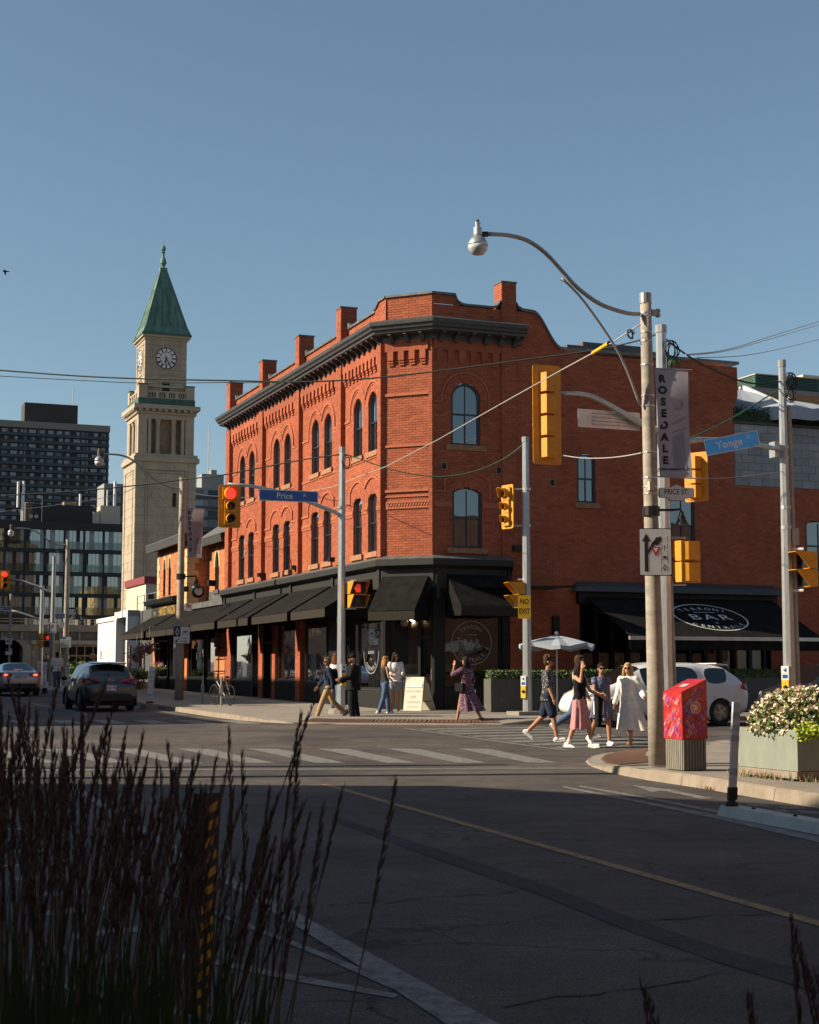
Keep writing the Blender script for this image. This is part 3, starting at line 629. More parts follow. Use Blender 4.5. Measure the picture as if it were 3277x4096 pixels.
for i in range(38): bracket(FY, .12 + i * .495)
for i in range(3): bracket(FC, .26 + i * .52)
for i in range(6): bracket(FP, .22 + i * .5)
m = MB()
for j in range(4): pass
# ---- parapet and chimney piers
PK = []; pm = MB()
lay(FY, -.05, 18.9, 12.4, 12.93, -.12, lambda z: [], PK, pm); lay(FC, .02, WC - .02, 12.35, 13.12, .0, lambda z: [], PK, pm); lay(FP, .0, 3.4, 12.35, 12.82, -.0, lambda z: [], PK, pm)
def hump(a): return 13.12 if a < .75 else 12.82 + .3 * (1 - math.sqrt(max(0, 1 - (1 - min(1, (a - .75) / .35)) ** 2)))
lay(FP, 0, 1.1, 12.82, 13.12, 0, lambda z: [(max(.75, next((x / 100 for x in range(75, 111) if hump(x / 100) < z), 1.1)), 9)], PK, pm)
lay(FY, -.05, 1.0, 12.93, 13.12, -.0, lambda z: [(max(.5, 1.0 - (z - 12.9) * 2.2), 9)], PK, pm); lay(FY, -.05, .95, 12.4, 12.93, 0, lambda z: [], PK, pm)
pm.fb(FY, -.02, 18.9, -.42, -.125, 12.0, 12.92); pm.fb(FP, .1, 3.4, -.35, -.01, 12.0, 12.8); pm.fb(FC, .1, WC - .1, -.3, -.01, 12.0, 13.1)
par = pm.build('parapet', 'mortar', bld); bricks_mesh(PK, 'brickwork', 'brick', par, kind='stuff')
m = MB()
def cap(fr, path, n0, n1, h=.07):
    m = MB()
    for (a, z), (b, y) in zip(path[:-1], path[1:]):
        m.hexa([fr(a, n0, z), fr(b, n0, y), fr(b, n1, y), fr(a, n1, z), fr(a, n0, z + h), fr(b, n0, y + h), fr(b, n1, y + h), fr(a, n1, z + h)])
    m.build('coping', 'flashing', par)
lo_y = [(.98, 12.97), (1.2, 12.93)]
for i in range(4):
    a, b = PIL[i]
    lo_y += [(a - .42, 12.93), (a - .18, 12.97), (a - .06, 13.07), (a - .01, 13.14)] if False else [(a - .01, 12.93)]
    cap(FY, lo_y, -.45, -.05); m = MB(); m.hexa([FY(a - .4, -.45, 12.98), FY(a - .01, -.45, 12.98), FY(a - .01, -.05, 12.98), FY(a - .4, -.05, 12.98), FY(a - .02, -.45, 13.16), FY(a - .012, -.45, 13.2), FY(a - .012, -.05, 13.2), FY(a - .02, -.05, 13.16)]); m.build('coping_kick', 'flashing', par)
    lo_y = [(b + .01, 12.93)]
cap(FY, [(-.05, 13.12), (.5, 13.12), (.62, 13.06), (.75, 12.98), (.98, 12.93)], -.4, .06); cap(FC, [(.0, 13.125), (WC, 13.125)], -.35, .06)
cap(FP, [(-.02, 13.12)] + [(.75 + .35 * i / 6, hump(.75 + .35 * i / 6)) for i in range(7)] + [(2.0, 12.82), (2.15, 12.86), (2.24, 12.95), (2.28, 13.05)], -.4, .06)
cap(FP, [(2.85, 13.0), (2.9, 12.9), (3.05, 12.82)] + [(3.4 + .0525 * i, SW(3.4 + .0525 * i)) for i in range(0, 21)] + [(5.4, 11.69), (8.0, 11.69), (11.02, 11.69)], -.4, .07, .09)
for (fr, a, b, n) in [(FY, p + .02, q_ - .02, PD) for p, q_ in PIL] + [(FP, 2.32, 2.82, .06)]:
    cb_ = []; cm = MB(); zt = 13.68; dp = .56
    lay(fr, a, b, 12.3, zt, n, lambda z: [], cb_, cm); lay(Fr(fr(a, n, 0), -fr.N, -fr.A), 0, dp, 12.3, zt, 0, lambda z: [], cb_, cm); lay(Fr(fr(b, n, 0), -fr.N, fr.A), 0, dp, 12.3, zt, 0, lambda z: [], cb_, cm); lay(Fr(fr(a, n - dp, 0), fr.A, -fr.N), 0, b - a, 12.3, zt, 0, lambda z: [], cb_, cm)
    ch = cm.build('chimney_pier', 'mortar', bld); bricks_mesh(cb_, 'brickwork', 'brick', ch, kind='stuff')
    MB().fb(fr, a - .03, b + .03, n - dp - .03, n + .03, zt, zt + .05).build('cap', 'flashing', ch)
m = MB(); m.fb(FP, 5.0, 8.8, -1.6, -.7, 11.6, 12.05); m.fb(FP, 5.6, 8.0, -1.5, -.75, 12.05, 12.2); m.build('roof_hatch', 'slate', bld)
# ---- shopfront
SFZ = 4.34
def sf_plan(d, e=2.52): t = math.tan(PI / 8); return [FY(18.98, d, 0), FY(-d * t, d, 0), FP(-d * t, d, 0), FP(e, d, 0)]
def loft_plan(prof, name, mat, par, e=2.52):
    m = MB(); rows = [[p + Vector((0, 0, z)) for p in sf_plan(d, e)] for d, z in prof]; n = len(rows); vs = [p for r_ in rows for p in r_]
    m.add(vs, [(i * 4 + j, i * 4 + j + 1, i * 4 + j + 5, i * 4 + j + 4) for i in range(n - 1) for j in range(3)] + [tuple(i * 4 for i in range(n)), tuple(i * 4 + 3 for i in range(n - 1, -1, -1))]); return m.build(name, mat, par)
fas = loft_plan([(.0, 4.02), (.14, 4.02), (.14, 4.6), (.2, 4.62), (.34, 4.68), (.36, 4.7), (.36, 4.86), (.33, 4.88)], 'fascia', 'shoppanel', bld)
loft_plan([(.335, 4.875), (.345, 4.9), (.02, 5.02), (-.05, 5.02)], 'flashing', 'flashing', fas)
for a in (.1, 4.55, 9.36, 14.2, 18.8): MB().fb(FY, a - .1, a + .1, .13, .2, 3.7, 4.615).build('fascia_block', 'shoppanel', fas)
for fr, a in ((FP, .02), (FP, 2.42)): MB().fb(fr, a, a + .12, .13, .19, 3.7, 4.615).build('fascia_block', 'shoppanel', fas)
for a in (.42 + 8.3, 12.6 + .6, 4.3 + .2):
    m = MB(); m.fb(FY, a, a + .22, .02, .3, 5.15, 5.3); m.build('wall_lamp', 'blackmetal', bld)
MB().fb(FP, 2.62, 2.95, .02, .2, 5.2, 5.37).build('wall_lamp', 'blackmetal', bld); MB().fb(FP, 3.98, 4.2, .02, .14, 2.65, 3.2).build('wall_lamp', 'blackmetal', bld)
def awning(fr, a0, a1, proj, zt, zb, val, parent, name='awning', ribs=True):
    m = MB(); t = .02
    A, B, C, D_ = fr(a0, .15, zt), fr(a1, .15, zt), fr(a1, proj, zb + val), fr(a0, proj, zb + val); n_ = (B - A).cross(D_ - A).normalized() * t
    m.hexa([A, B, C, D_, A + n_, B + n_, C + n_, D_ + n_]) ; sgn = 1
    m.hexa([fr(a0, proj - .02, zb), fr(a1, proj - .02, zb), fr(a1, proj, zb), fr(a0, proj, zb), fr(a0, proj - .02, zb + val), fr(a1, proj - .02, zb + val), fr(a1, proj, zb + val), fr(a0, proj, zb + val)], 1)
    for a in (a0, a1 - .02):
        m.prism([fr(a, .15, zt - .02), fr(a, proj - .01, zb + val - .01), fr(a, proj - .01, zb), fr(a, .15, zb)], fr.A * .02, 0)
    o = m.build(name, ['canvas', 'canvas_trim'], parent)
    return o
for a0, a1 in ((.76, 4.31), (4.75, 9.08), (9.64, 13.97), (14.49, 18.48)): awning(FY, a0, a1, 1.7, SFZ, 3.16, .26, bld)
awning(FC, .1, 1.62, 1.2, 4.36, 3.0, .27, bld); awning(FP, .4, 2.3, 1.2, 4.42, 3.14, .3, bld)
# glazing behind: stall risers, windows, doors, piers
def shopwin(fr, a0, a1, z0, z1, base, parent, n=-.05, mull=()):
    m = MB(); m.fb(fr, a0, a1, -.25, .03, base, z0 - .06); m.fb(fr, a0 - .02, a1 + .02, -.2, .06, z0 - .06, z0)
    for i in range(int((a1 - a0) / .09)): m.fb(fr, a0 + .02 + i * .09, a0 + .035 + i * .09, .03, .038, base + .08, z0 - .1)
    rs = m.build('stall_riser', 'shoppanel', parent)
    m = MB()
    for (x0, x1, y0, y1) in ((a0, a0 + .06, z0, z1), (a1 - .06, a1, z0, z1), (a0 + .06, a1 - .06, z0, z0 + .05), (a0 + .06, a1 - .06, z1 - .06, z1)) + tuple((q - .025, q + .025, z0 + .05, z1 - .06) for q in mull): m.fb(fr, x0, x1, n - .03, n + .05, y0, y1)
    w = m.build('shop_window', 'shopblack', parent); MB().quad([fr(a0 + .05, n, z0 + .04), fr(a1 - .05, n, z0 + .04), fr(a1 - .05, n, z1 - .05), fr(a0 + .05, n, z1 - .05)]).build('pane', 'shopglass', w); return w
w1 = shopwin(FY, .25, 3.1, .95, 4.0, .25, bld, mull=(2.45,)); w2 = shopwin(FY, 5.35, 8.1, 1.12, 4.0, .3, bld, mull=(5.7,)); w3 = shopwin(FY, 9.1, 11.75, 1.2, 4.0, .35, bld, n=-.15); w4 = shopwin(FY, 15.0, 17.9, 1.2, 4.0, .4, bld)
wc = shopwin(FC, .45, 1.55, 1.35, 4.0, .2, bld); wp = shopwin(FP, .33, 2.25, .98, 4.0, .2, bld)
def door(fr, a0, a1, z0, z1, parent, n=-.1):
    m = MB(); w = .1
    for (x0, x1, y0, y1) in ((a0, a0 + w, z0, z1), (a1 - w, a1, z0, z1), (a0 + w, a1 - w, z0, z0 + .62), (a0 + w, a1 - w, z1 - .1, z1)): m.fb(fr, x0, x1, n - .03, n + .03, y0, y1)
    m.fb(fr, a0 + w + .05, a1 - w - .05, n + .03, n + .045, z0 + .12, z0 + .5)
    d = m.build('door', 'shopblack', parent); MB().quad([fr(a0 + w, n, z0 + .62), fr(a1 - w, n, z0 + .62), fr(a1 - w, n, z1 - .1), fr(a0 + w, n, z1 - .1)]).build('pane', 'shopglass', d)
    MB().tube([fr(a0 + .05, n + .03, z0 + .85), fr(a0 + .05, n + .09, z0 + .9), fr(a0 + .05, n + .09, z0 + 1.2), fr(a0 + .05, n + .03, z0 + 1.25)], .015, 6).build('handle', 'sign_back', d)
    m = MB(); m.fb(fr, a0 - .06, a0, n - .1, .05, z0, 4.0); m.fb(fr, a1, a1 + .06, n - .1, .05, z0, 4.0); m.fb(fr, a0, a1, n - .1, .04, z1, z1 + .1); m.build('door_frame', 'shopblack', d)
    MB().quad([fr(a0, n, z1 + .1), fr(a1, n, z1 + .1), fr(a1, n, 4.0), fr(a0, n, 4.0)]).build('transom_pane', 'shopglass', d); return d
door(FC, -.1 + .12, .4, .33, 2.45, bld); door(FY, 3.2, 4.2, .35, 2.5, bld, -.25); door(FY, 14.05, 14.85, .45, 2.6, bld, -.3); door(FY, 12.3, 13.2, .42, 2.55, bld, -.9)
def pier(fr, a0, a1, n0, n1, z0, z1, mat):
    bb = []; mm = MB()
    if mat == 'brick':
        lay(fr, a0, a1, z0, z1, n1, lambda z: [], bb, mm); lay(Fr(fr(a0, n0, 0), fr.N, -fr.A), 0, n1 - n0, z0, z1, 0, lambda z: [], bb, mm); lay(Fr(fr(a1, n0, 0), fr.N, fr.A), 0, n1 - n0, z0, z1, 0, lambda z: [], bb, mm)
        o = mm.build('pier', 'mortar', bld); bricks_mesh(bb, 'brickwork', 'brick', o, kind='stuff')
    else: MB().fb(fr, a0, a1, n0, n1, z0, z1).build('pier', mat, bld)
pier(FY, 8.45, 9.02, -.5, .08, .3, 4.0, 'brick'); pier(FY, 13.3, 13.85, -1.0, .08, .35, 4.0, 'brick'); pier(FY, 11.8, 12.2, -1.0, .02, .35, 4.0, 'brick'); pier(FY, 18.05, 18.9, -.6, .08, .4, 4.0, 'brick')
for a0, a1 in ((4.25, 5.3), (3.12, 3.18), (14.9, 15.0), (17.9, 18.04)): pier(FY, a0, a1, -.3, .05, .25, 4.0, 'shopblack')
pier(FC, -.02, .0, -.1, .06, .2, 4.0, 'shopblack'); pier(FP, -.02, .3, -.25, .07, .2, 4.0, 'shopblack'); pier(FP, 2.27, 2.5, -.3, .06, .2, 4.0, 'shopblack'); pier(FC, 1.57, 1.64, -.2, .07, .2, 4.0, 'shopblack'); pier(FY, -.05, .22, -.3, .06, .2, 4.0, 'shopblack')
MB().tube([FC(-.1, .16, 3.6), FC(-.1, .16, .3)], .05, 8).build('downpipe', 'shopblack', bld)
# room behind the glass
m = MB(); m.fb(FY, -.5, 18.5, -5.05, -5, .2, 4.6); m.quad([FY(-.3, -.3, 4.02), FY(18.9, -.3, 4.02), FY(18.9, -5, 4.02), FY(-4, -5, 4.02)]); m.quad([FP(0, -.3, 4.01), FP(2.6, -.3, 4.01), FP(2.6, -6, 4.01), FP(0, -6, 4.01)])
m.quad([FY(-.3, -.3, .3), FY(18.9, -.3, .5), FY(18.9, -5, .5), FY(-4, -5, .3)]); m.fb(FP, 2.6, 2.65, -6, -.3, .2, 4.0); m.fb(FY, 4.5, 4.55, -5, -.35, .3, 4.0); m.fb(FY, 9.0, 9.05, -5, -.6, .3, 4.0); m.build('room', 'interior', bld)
m = MB()
for i in range(9): m.fb(FY, 9.3 + i * .26, 9.42 + i * .26, -.5, -.47, 1.9, 3.0)
m.build('slat_screen', 'cream_stone', bld)
m = MB(); m.quad([FY(15.3, -.3, 1.3), FY(17.6, -.3, 1.3), FY(17.6, -.3, 3.9), FY(15.3, -.3, 3.9)]); m.build('curtain', 'curtain', bld)
m = MB()
for c_ in (10.7, 11.15):
    for j in range(6): a_ = R(180 + 36 * j); b_ = R(180 + 36 * j + 30); m.quad([FY(c_, -.2, 2.15), FY(c_ + .3 * math.cos(a_), -.2, 2.15 + .3 * math.sin(a_)), FY(c_ + .3 * math.cos(b_), -.2, 2.15 + .3 * math.sin(b_))])
m.build('bunting', 'sign_red', w3)
m = MB(); m.quad([FY(5.9, -.12, 1.6), FY(7.2, -.12, 1.6), FY(7.2, -.12, 3.2), FY(5.9, -.12, 3.2)]); po = m.build('poster', 'sign_white', w2)
m = MB(); m.quad([FY(6.05, -.115, 1.95), FY(7.05, -.115, 1.95), FY(7.05, -.115, 2.12), FY(6.05, -.115, 2.12)]); po2 = MB()
m.tube([FY(6.75 - .25 * math.sin(t), -.115, 2.75 - .1 * t) for t in [i * .5 for i in range(8)]], .03, 5); ring(m, FY(6.6, -.115, 2.5), U, (0, 0, 1), .28, .04, n=24); m.build('print', 'letter_black', po)
for (fr, a, n_, w_, z0, z1, mt) in ((FY, 1.0, -1.6, 1.6, .3, 1.35, 'interior_warm'), (FY, 1.2, -3.2, 2.2, 1.5, 3.2, 'interior_warm'), (FP, .6, -2.2, 1.5, .3, 1.4, 'sandstone'), (FP, .7, -3.5, 1.4, 1.6, 3.3, 'interior_warm'), (FC, .6, -1.8, .7, .3, 1.4, 'sandstone'), (FY, 6.0, -1.0, 1.4, .4, 1.5, 'cream_stone'), (FY, 16.0, -1.5, 1.2, .5, 1.9, 'interior_warm')):
    MB().fb(fr, a, a + w_, n_ - .4, n_, z0, z1).build('shop_fitting', mt, bld)
# lettering on the glass
def roundel(fr, c, z, r, parent, mat, n=-.04, sgn=1, full=True):
    m = MB(); O = fr(c, n, z); rt = fr.A * sgn
    ring(m, O, rt, (0, 0, 1), r, .02); text(m, 'BAR', .24 * r / .85, O + Vector((0, 0, r * .02)), rt, (0, 0, 1), space=1.25); text(m, 'x', .1, O - Vector((0, 0, r * .32)), rt, (0, 0, 1))
    m.quad([O + rt * -.22 * r / .7 + Vector((0, 0, r * .36)), O + rt * .22 * r / .7 + Vector((0, 0, r * .36)), O + rt * .22 * r / .7 + Vector((0, 0, r * .38)), O + rt * -.22 * r / .7 + Vector((0, 0, r * .38))])
    arc_text(m, 'TERRONI', .15 * r / .8, O, rt, (0, 0, 1), r * .74, 90, 13.5); arc_text(m, 'CENTRALE', .15 * r / .8, O, rt, (0, 0, 1), r * .8, -90, 13, True); m.build('lettering', mat, parent)
roundel(FP, 1.28, 2.35, .66, wp, 'letter_dim'); roundel(FY, 1.35, 2.1, .68, w1, 'letter_dim', sgn=-1)
m = MB(); m.quad([FP(1.98, -.035, 1.05), FP(2.16, -.035, 1.05), FP(2.16, -.035, 1.32), FP(1.98, -.035, 1.32)]); m.build('notice', 'letter_dim', wp)
# globe lamps glimpsed inside
def pendant(p, r, lit, lb):
    t_ = thing('pendant_lamp', lb, 'lamp', p, 'pendant lamps in the bar')
    MB().ball(p, r, 12, 8).build('globe', lit[0], t_, smooth=True); MB().tube([p + Vector((0, 0, r)), Vector((p.x, p.y, 4.0))], .008, 5).build('cord', 'wire', t_)
mk('bulb', (1, .6, .2), emit=14, ecol=(1, .55, .18)); mk('globe_glass', (.25, .24, .22), .2)
for i, (a, n_, z, r, k) in enumerate(((1.25, -1.2, 3.1, .045, 0), (.85, -1.4, 3.18, .045, 0), (1.0, -.8, 3.02, .04, 0), (.4, -1.2, 3.35, .045, 0), (.3, -1.0, 3.05, .035, 0), (1.4, -1.0, 3.0, .13, 1), (1.05, -1.0, 2.92, .12, 1), (.75, -1.1, 2.95, .12, 1))):
    pendant(FC(a, n_, z), r, [('bulb', 'glowing amber'), ('globe_glass', 'unlit pale glass')][k], ('glowing amber bulb furthest left in the corner shop window', 'glowing amber bulb high in the middle of the corner shop window', 'lower glowing amber bulb between the pale globes', 'glowing amber bulb above the corner door', 'small glowing bulb below it, above the corner door', 'pale unlit glass globe furthest left in the corner shop window', 'pale unlit glass globe in the middle of the corner shop window', 'pale unlit glass globe nearest the corner door')[i])
# ================================================================== neighbours and background
mk('dark_brick', (.05, .042, .04), .9, var=.2); mk('navy_band', (.042, .057, .075), .7); mk('roof_stone', (.2, .18, .16), .8); mk('win_white', (.28, .3, .32), .5, var=.3, scale=2); mk('win_grey', (.1, .12, .14), .3, var=.4, scale=2)
mk('black_clad', (.012, .012, .014), .6); mk('pale_panel', (.3, .28, .27), .7, var=.15); mk('beige_metal', (.4, .36, .28), .7, var=.1, stretch=(8, 8, .2)); mk('brown_metal', (.1, .075, .055), .7)
mk('grey_precast', (.24, .235, .225), .85); mk('bridge_conc', (.27, .22, .17), .9, var=.25, scale=.6, dirt=((.12, .1, .08), .6, .4)); mk('bridge_steel', (.13, .11, .095), .8, var=.25)
mk('hoard_white', (.62, .61, .6), .6, var=.06); mk('beige_wall', (.55, .5, .36), .7, var=.06); mk('maroon', (.2, .03, .035), .6); mk('charcoal', (.06, .06, .064), .8)
mk('leaf', (.045, .1, .022), .6, var=.5, scale=5); mk('leaf_light', (.15, .19, .04), .6, var=.4, scale=5); mk('leaf_dark', (.03, .06, .015), .7, var=.4, scale=4)
mk('petal', (.74, .63, .5), .7, var=.15); mk('petal_pink', (.5, .12, .3), .7); mk('petal_purple', (.2, .06, .35), .7); mk('petal_yellow', (.7, .45, .05), .7); mk('petal_red', (.5, .06, .04), .7)
mk('green_metal', (.045, .11, .085), .6, var=.1); mk('umbrella_cloth', (.27, .3, .345), .8, var=.1); mk('timber', (.3, .17, .08), .8, var=.2, stretch=(1, 1, 6))
def leaves(m, n, pos, size, mi=0, tilt=1.0):            # n leaf blades, pos() gives a place
    for _ in range(n):
        p = Vector(pos()); s = size * random.uniform(.6, 1.3); d = Vector((random.gauss(0, 1), random.gauss(0, 1), random.gauss(0, tilt))).normalized(); t = d.cross(Vector((random.gauss(0, 1), random.gauss(0, 1), random.gauss(0, 1)))).normalized()
        m.add([p - d * s * .5, p + t * s * .28, p + d * s * .5, p - t * s * .28], [(0, 1, 2, 3)], mi if isinstance(mi, int) else random.choice(mi))
# ---- neighbour on the side street: brick below, grey block above
nb = thing('low_building', 'low brick and grey block building beside the corner building, hedge on its roof', 'building', FP(13, 0, .3))
bb = []; mm = MB()
OPN = [(14.1, 1.1, 4.85, 6.45, .1), (17.4, 1.1, 4.85, 6.45, .1)]
def nblock(z):
    r = op_block(OPN)(z)
    if z < 3.95: r.append((10, 12.05))
    return r
lay(FP, 10.76, 19, .2, 7.62, -.012, nblock, bb, mm); mm.fb(FP, 10.8, 19, -8, -.2, 7.0, 9.6); mm.fb(FP, 18.9, 19, -8, -.02, .2, 9.5)
mm.build('wall', 'mortar', nb); bricks_mesh(bb, 'brickwork', 'brick', nb, kind='stuff')
for op in OPN: window(FP, op, nb, pane='skyglass', ft=.08)
MB().fb(FP, 10.8, 19, -.2, -.03, 7.62, 9.7).build('block_wall', 'grey_precast', nb)
for j in range(8):
    a = 10.82 - (j % 2) * .27; z = 7.64 + j * .257
    while a < 18:
        lo, hi = max(a, 10.82), a + .52
        MB().fb(FP, lo, hi, -.03, .0 + random.uniform(-.004, .004), z, z + .245).build('concrete_block', 'grey_block', nb); a += .532
MB().fb(FP, 10.8, 19, -.25, .05, 9.7, 9.78).build('coping', 'charcoal', nb)
hg = thing('roof_hedge', 'clipped dark hedge along the top of the grey block wall', 'hedge', FP(13, -.5, 9.7))
m = MB(); leaves(m, 5200, lambda: FP(random.uniform(10.85, 18), random.uniform(-.75, -.12), 9.75 + .55 * random.random() ** .8 + .08 * math.sin(random.random() * 20)), .1, (0, 0, 1)); m.build('foliage', ['leaf_dark', 'leaf'], hg, kind='stuff')
MB().fb(FP, 10.9, 18, -.7, -.2, 9.78, 10.1).build('core', 'leaf_dark', hg)
gs = thing('louvre_screen', 'green louvred plant screen on the roof behind the grey block wall', 'screen', FP(12.5, -7, 9.6))
O_ = at(3021, 1530, 58); FG = Fr(O_, V, NP); FGL = Fr(O_, U, NY); zb_, zt_ = at(3021, 1545, 58).z, at(3021, 1497, 58).z
for fr_, n_, wd in ((FG, 5, 1.4), (FGL, 2, 2.2)):
    for i in range(n_):
        m = MB(); m.fb(fr_, i * wd, i * wd + .06, -.05, .02, zb_, zt_); m.build('post', 'green_metal', gs)
        for j in range(8): z = zb_ + (zt_ - zb_) * (j + .1) / 8; m = MB(); m.hexa([fr_(i * wd + .06, -.08, z), fr_(i * wd + wd, -.08, z), fr_(i * wd + wd, .0, z - .03), fr_(i * wd + .06, .0, z - .03), fr_(i * wd + .06, -.08, z + .03), fr_(i * wd + wd, -.08, z + .03), fr_(i * wd + wd, 0, z), fr_(i * wd + .06, 0, z)]); m.build('louvre', 'green_metal', gs)
MB().fb(FG, 0, 7.2, -2.5, .03, zt_, zt_ + .04).build('top_rail', 'beige_metal', gs)
m = MB(); m.fb(FG, .06, 12, -3, -.12, zb_ - .1, zt_ - .03); m.fb(FG, -2, 12, -4, .3, zb_ - 1.1, zb_ - .1); m.build('roof_house', 'grey_precast', gs)
def parasol(name, label, apex, r, drop, base, group=None, cloth='umbrella_cloth', n=8, rot=0, post=.02, ribs='blackmetal', flap=.12):
    t = thing(name, label, 'umbrella', base, group); m = MB(); A = Vector(apex); rim = []
    for i in range(n * 3):
        a = rot + 2 * PI * i / (n * 3); k = 1 if i % 3 == 0 else .94; rim.append(A + Vector((r * k * math.cos(a), r * k * math.sin(a), -drop - (.06 if i % 3 else 0) + .05 * math.sin(5 * a))))
    md = [A.lerp(p, .5) + Vector((0, 0, drop * .06)) for p in rim]; low = [p + Vector((0, 0, -flap)) + (p - A) * .01 for p in rim]; k = len(rim)
    m.add([A] + md + rim + low, [(0, 1 + i, 1 + (i + 1) % k) for i in range(k)] + [(1 + i, 1 + k + i, 1 + k + (i + 1) % k, 1 + (i + 1) % k) for i in range(k)] + [(1 + k + i, 1 + 2 * k + i, 1 + 2 * k + (i + 1) % k, 1 + k + (i + 1) % k) for i in range(k)])
    m.build('canopy', cloth, t); MB().tube([Vector(base), A + Vector((0, 0, .02))], post, 8).build('pole', 'sign_white', t); MB().ball(A + Vector((0, 0, .05)), .06, 8, 6).build('finial', 'sign_white', t)
    for i in range(n): MB().tube([A - Vector((0, 0, .35)), rim[i * 3] - Vector((0, 0, -.02))], .008, 4).build('rib', ribs, t)
    return t
parasol('roof_parasol', 'big white canvas parasol on the roof terrace behind the hedge', at(2962, 1558, 54), 1.6, .62, FP(11.6, -2.6, 9.7), n=6, flap=.4)
parasol('roof_parasol', 'sagging white canvas parasol on the roof terrace nearest the metal pole', at(3155, 1600, 53), 1.75, .5, FP(13.4, -2.2, 9.7), n=6, flap=.4, rot=.4)
pg = thing('pergola', 'brown slatted pergola with white edge above the roof terrace', 'pergola', FP(16, -2, 9.7))
for j in range(7):
    a = at(3165, 1575, 55) + V * (j * .0) ; MB().fb(FP, 13.6, 18, -3.2 + j * .4, -3.1 + j * .4, 11.35 - j * .17, 11.5 - j * .17).build('slat', 'timber', pg)
MB().fb(FP, 13.5, 18, -.75, -.65, 10.3, 10.42).build('edge_beam', 'sign_white', pg); MB().hexa([FP(13.45, -3.4, 11.6), FP(13.6, -3.4, 11.6), FP(13.6, -.6, 10.38), FP(13.45, -.6, 10.38), FP(13.45, -3.4, 11.75), FP(13.6, -3.4, 11.75), FP(13.6, -.6, 10.53), FP(13.45, -.6, 10.53)]).build('edge_beam', 'sign_white', pg)
tb = thing('tan_building', 'tan flat roofed building far behind the louvred screen', 'building', at(3277, 2600, 90)); m = MB(); q0 = at(3205, 1520, 90); Fx = Fr(q0, V, NP); m.fb(Fx, .2, 25, -20, 0, 1, at(3205, 1509, 90).z); m.build('wall', 'cream_stone', tb); MB().fb(Fx, 0, 25, -20, .2, at(3205, 1509, 90).z, at(3205, 1500, 90).z).build('parapet', 'beige_wall', tb)
# ---- the patio under the wide awning on the side street
pat = bld
m = MB(); m.hexa([FP(4.72, .0, 4.2), FP(12.3, .0, 4.2), FP(12.2, .0, 4.32), FP(4.95, .0, 4.32), FP(4.62, .42, 4.02), FP(12.4, .42, 4.02), FP(12.4, .42, 4.06), FP(4.62, .42, 4.06)] ); m.build('eave', 'cornice', pat)
mm = MB(); mm.hexa([FP(4.62, .0, 3.98), FP(12.4, .0, 3.98), FP(12.4, .46, 3.98), FP(4.62, .46, 3.98), FP(4.95, .0, 4.28), FP(12.2, .0, 4.28), FP(12.38, .4, 4.12), FP(4.66, .4, 4.12)]); mm.build('hood_roof', 'charcoal', pat)
MB().fb(FP, 4.85, 12.2, .0, .22, 3.6, 3.975).build('fascia', 'shopblack', pat)
for i in range(13):
    a = 5.0 + i * .57; MB().fb(FP, a, a + .13, -.3, -.12, .3, 3.6).build('door_stile', 'shopblack', pat)
    if i < 12:
        m = MB(); m.quad([FP(a + .13, -.2, .9), FP(a + .57, -.2, .9), FP(a + .57, -.2, 3.6), FP(a + .13, -.2, 3.6)]); m.build('pane', 'shopglass', pat); MB().fb(FP, a + .13, a + .57, -.27, -.15, .3, .9).build('door_panel', 'shopblack', pat)
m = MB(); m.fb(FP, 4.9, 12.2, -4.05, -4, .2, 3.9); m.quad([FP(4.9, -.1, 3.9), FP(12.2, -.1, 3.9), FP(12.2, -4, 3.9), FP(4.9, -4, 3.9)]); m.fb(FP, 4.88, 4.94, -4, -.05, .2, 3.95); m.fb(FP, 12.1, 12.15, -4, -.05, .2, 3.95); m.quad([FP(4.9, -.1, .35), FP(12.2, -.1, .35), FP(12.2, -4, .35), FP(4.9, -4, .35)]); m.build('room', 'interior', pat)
for i, (a, z, w, h, c) in enumerate(((5.55, 1.95, .32, .5, 'sign_red'), (6.2, 2.0, .35, .35, 'letter_dim'), (6.9, 2.0, .35, .35, 'letter_dim'), (9.1, 2.1, .4, .4, 'interior_warm'), (9.8, 2.2, .3, .3, 'sign_red'), (10.4, 2.0, .4, .7, 'sign_red'), (10.95, 1.95, .4, .7, 'sign_red'), (11.5, 2, .4, .7, 'letter_dim'), (5.6, 2.6, .12, .3, 'interior_warm'))):
    MB().fb(FP, a, a + w, -.4, -.37, z - h / 2, z + h / 2).build('picture', c, pat)
aw = thing('patio_awning', 'wide black retractable awning with white oval lettering above the patio', 'awning', FP(8.5, .2, 3.7))
m = MB(); A, B, C, D_ = FP(5.12, .25, 3.8), FP(11.95, .25, 3.8), FP(11.95, 2.9, 2.52), FP(5.12, 2.9, 2.52); nrm = (B - A).cross(D_ - A).normalized(); nrm = nrm if nrm.z > 0 else -nrm
m.hexa([A, B, C, D_, A + nrm * .015, B + nrm * .015, C + nrm * .015, D_ + nrm * .015]); m.build('canvas', 'canvas', aw)
MB().fb(FP, 5.1, 11.97, 2.86, 2.96, 2.42, 2.53).build('front_bar', 'sign_back', aw); MB().fb(FP, 5.12, 11.95, 2.9, 2.92, 2.12, 2.42).build('valance', 'canvas', aw)
for a in (5.2, 8.5, 11.85):
    MB().tube([FP(a, .3, 3.45), FP(a + (.5 if a < 11 else -.5), 1.6, 3.0), FP(a, 2.85, 2.47)], .025, 6).build('arm', 'blackmetal', aw)
m = MB(); rt = (B - A).normalized(); up = (A - D_).normalized(); oc = A.lerp(B, .53) + (D_ - A) * .5 + nrm * .022
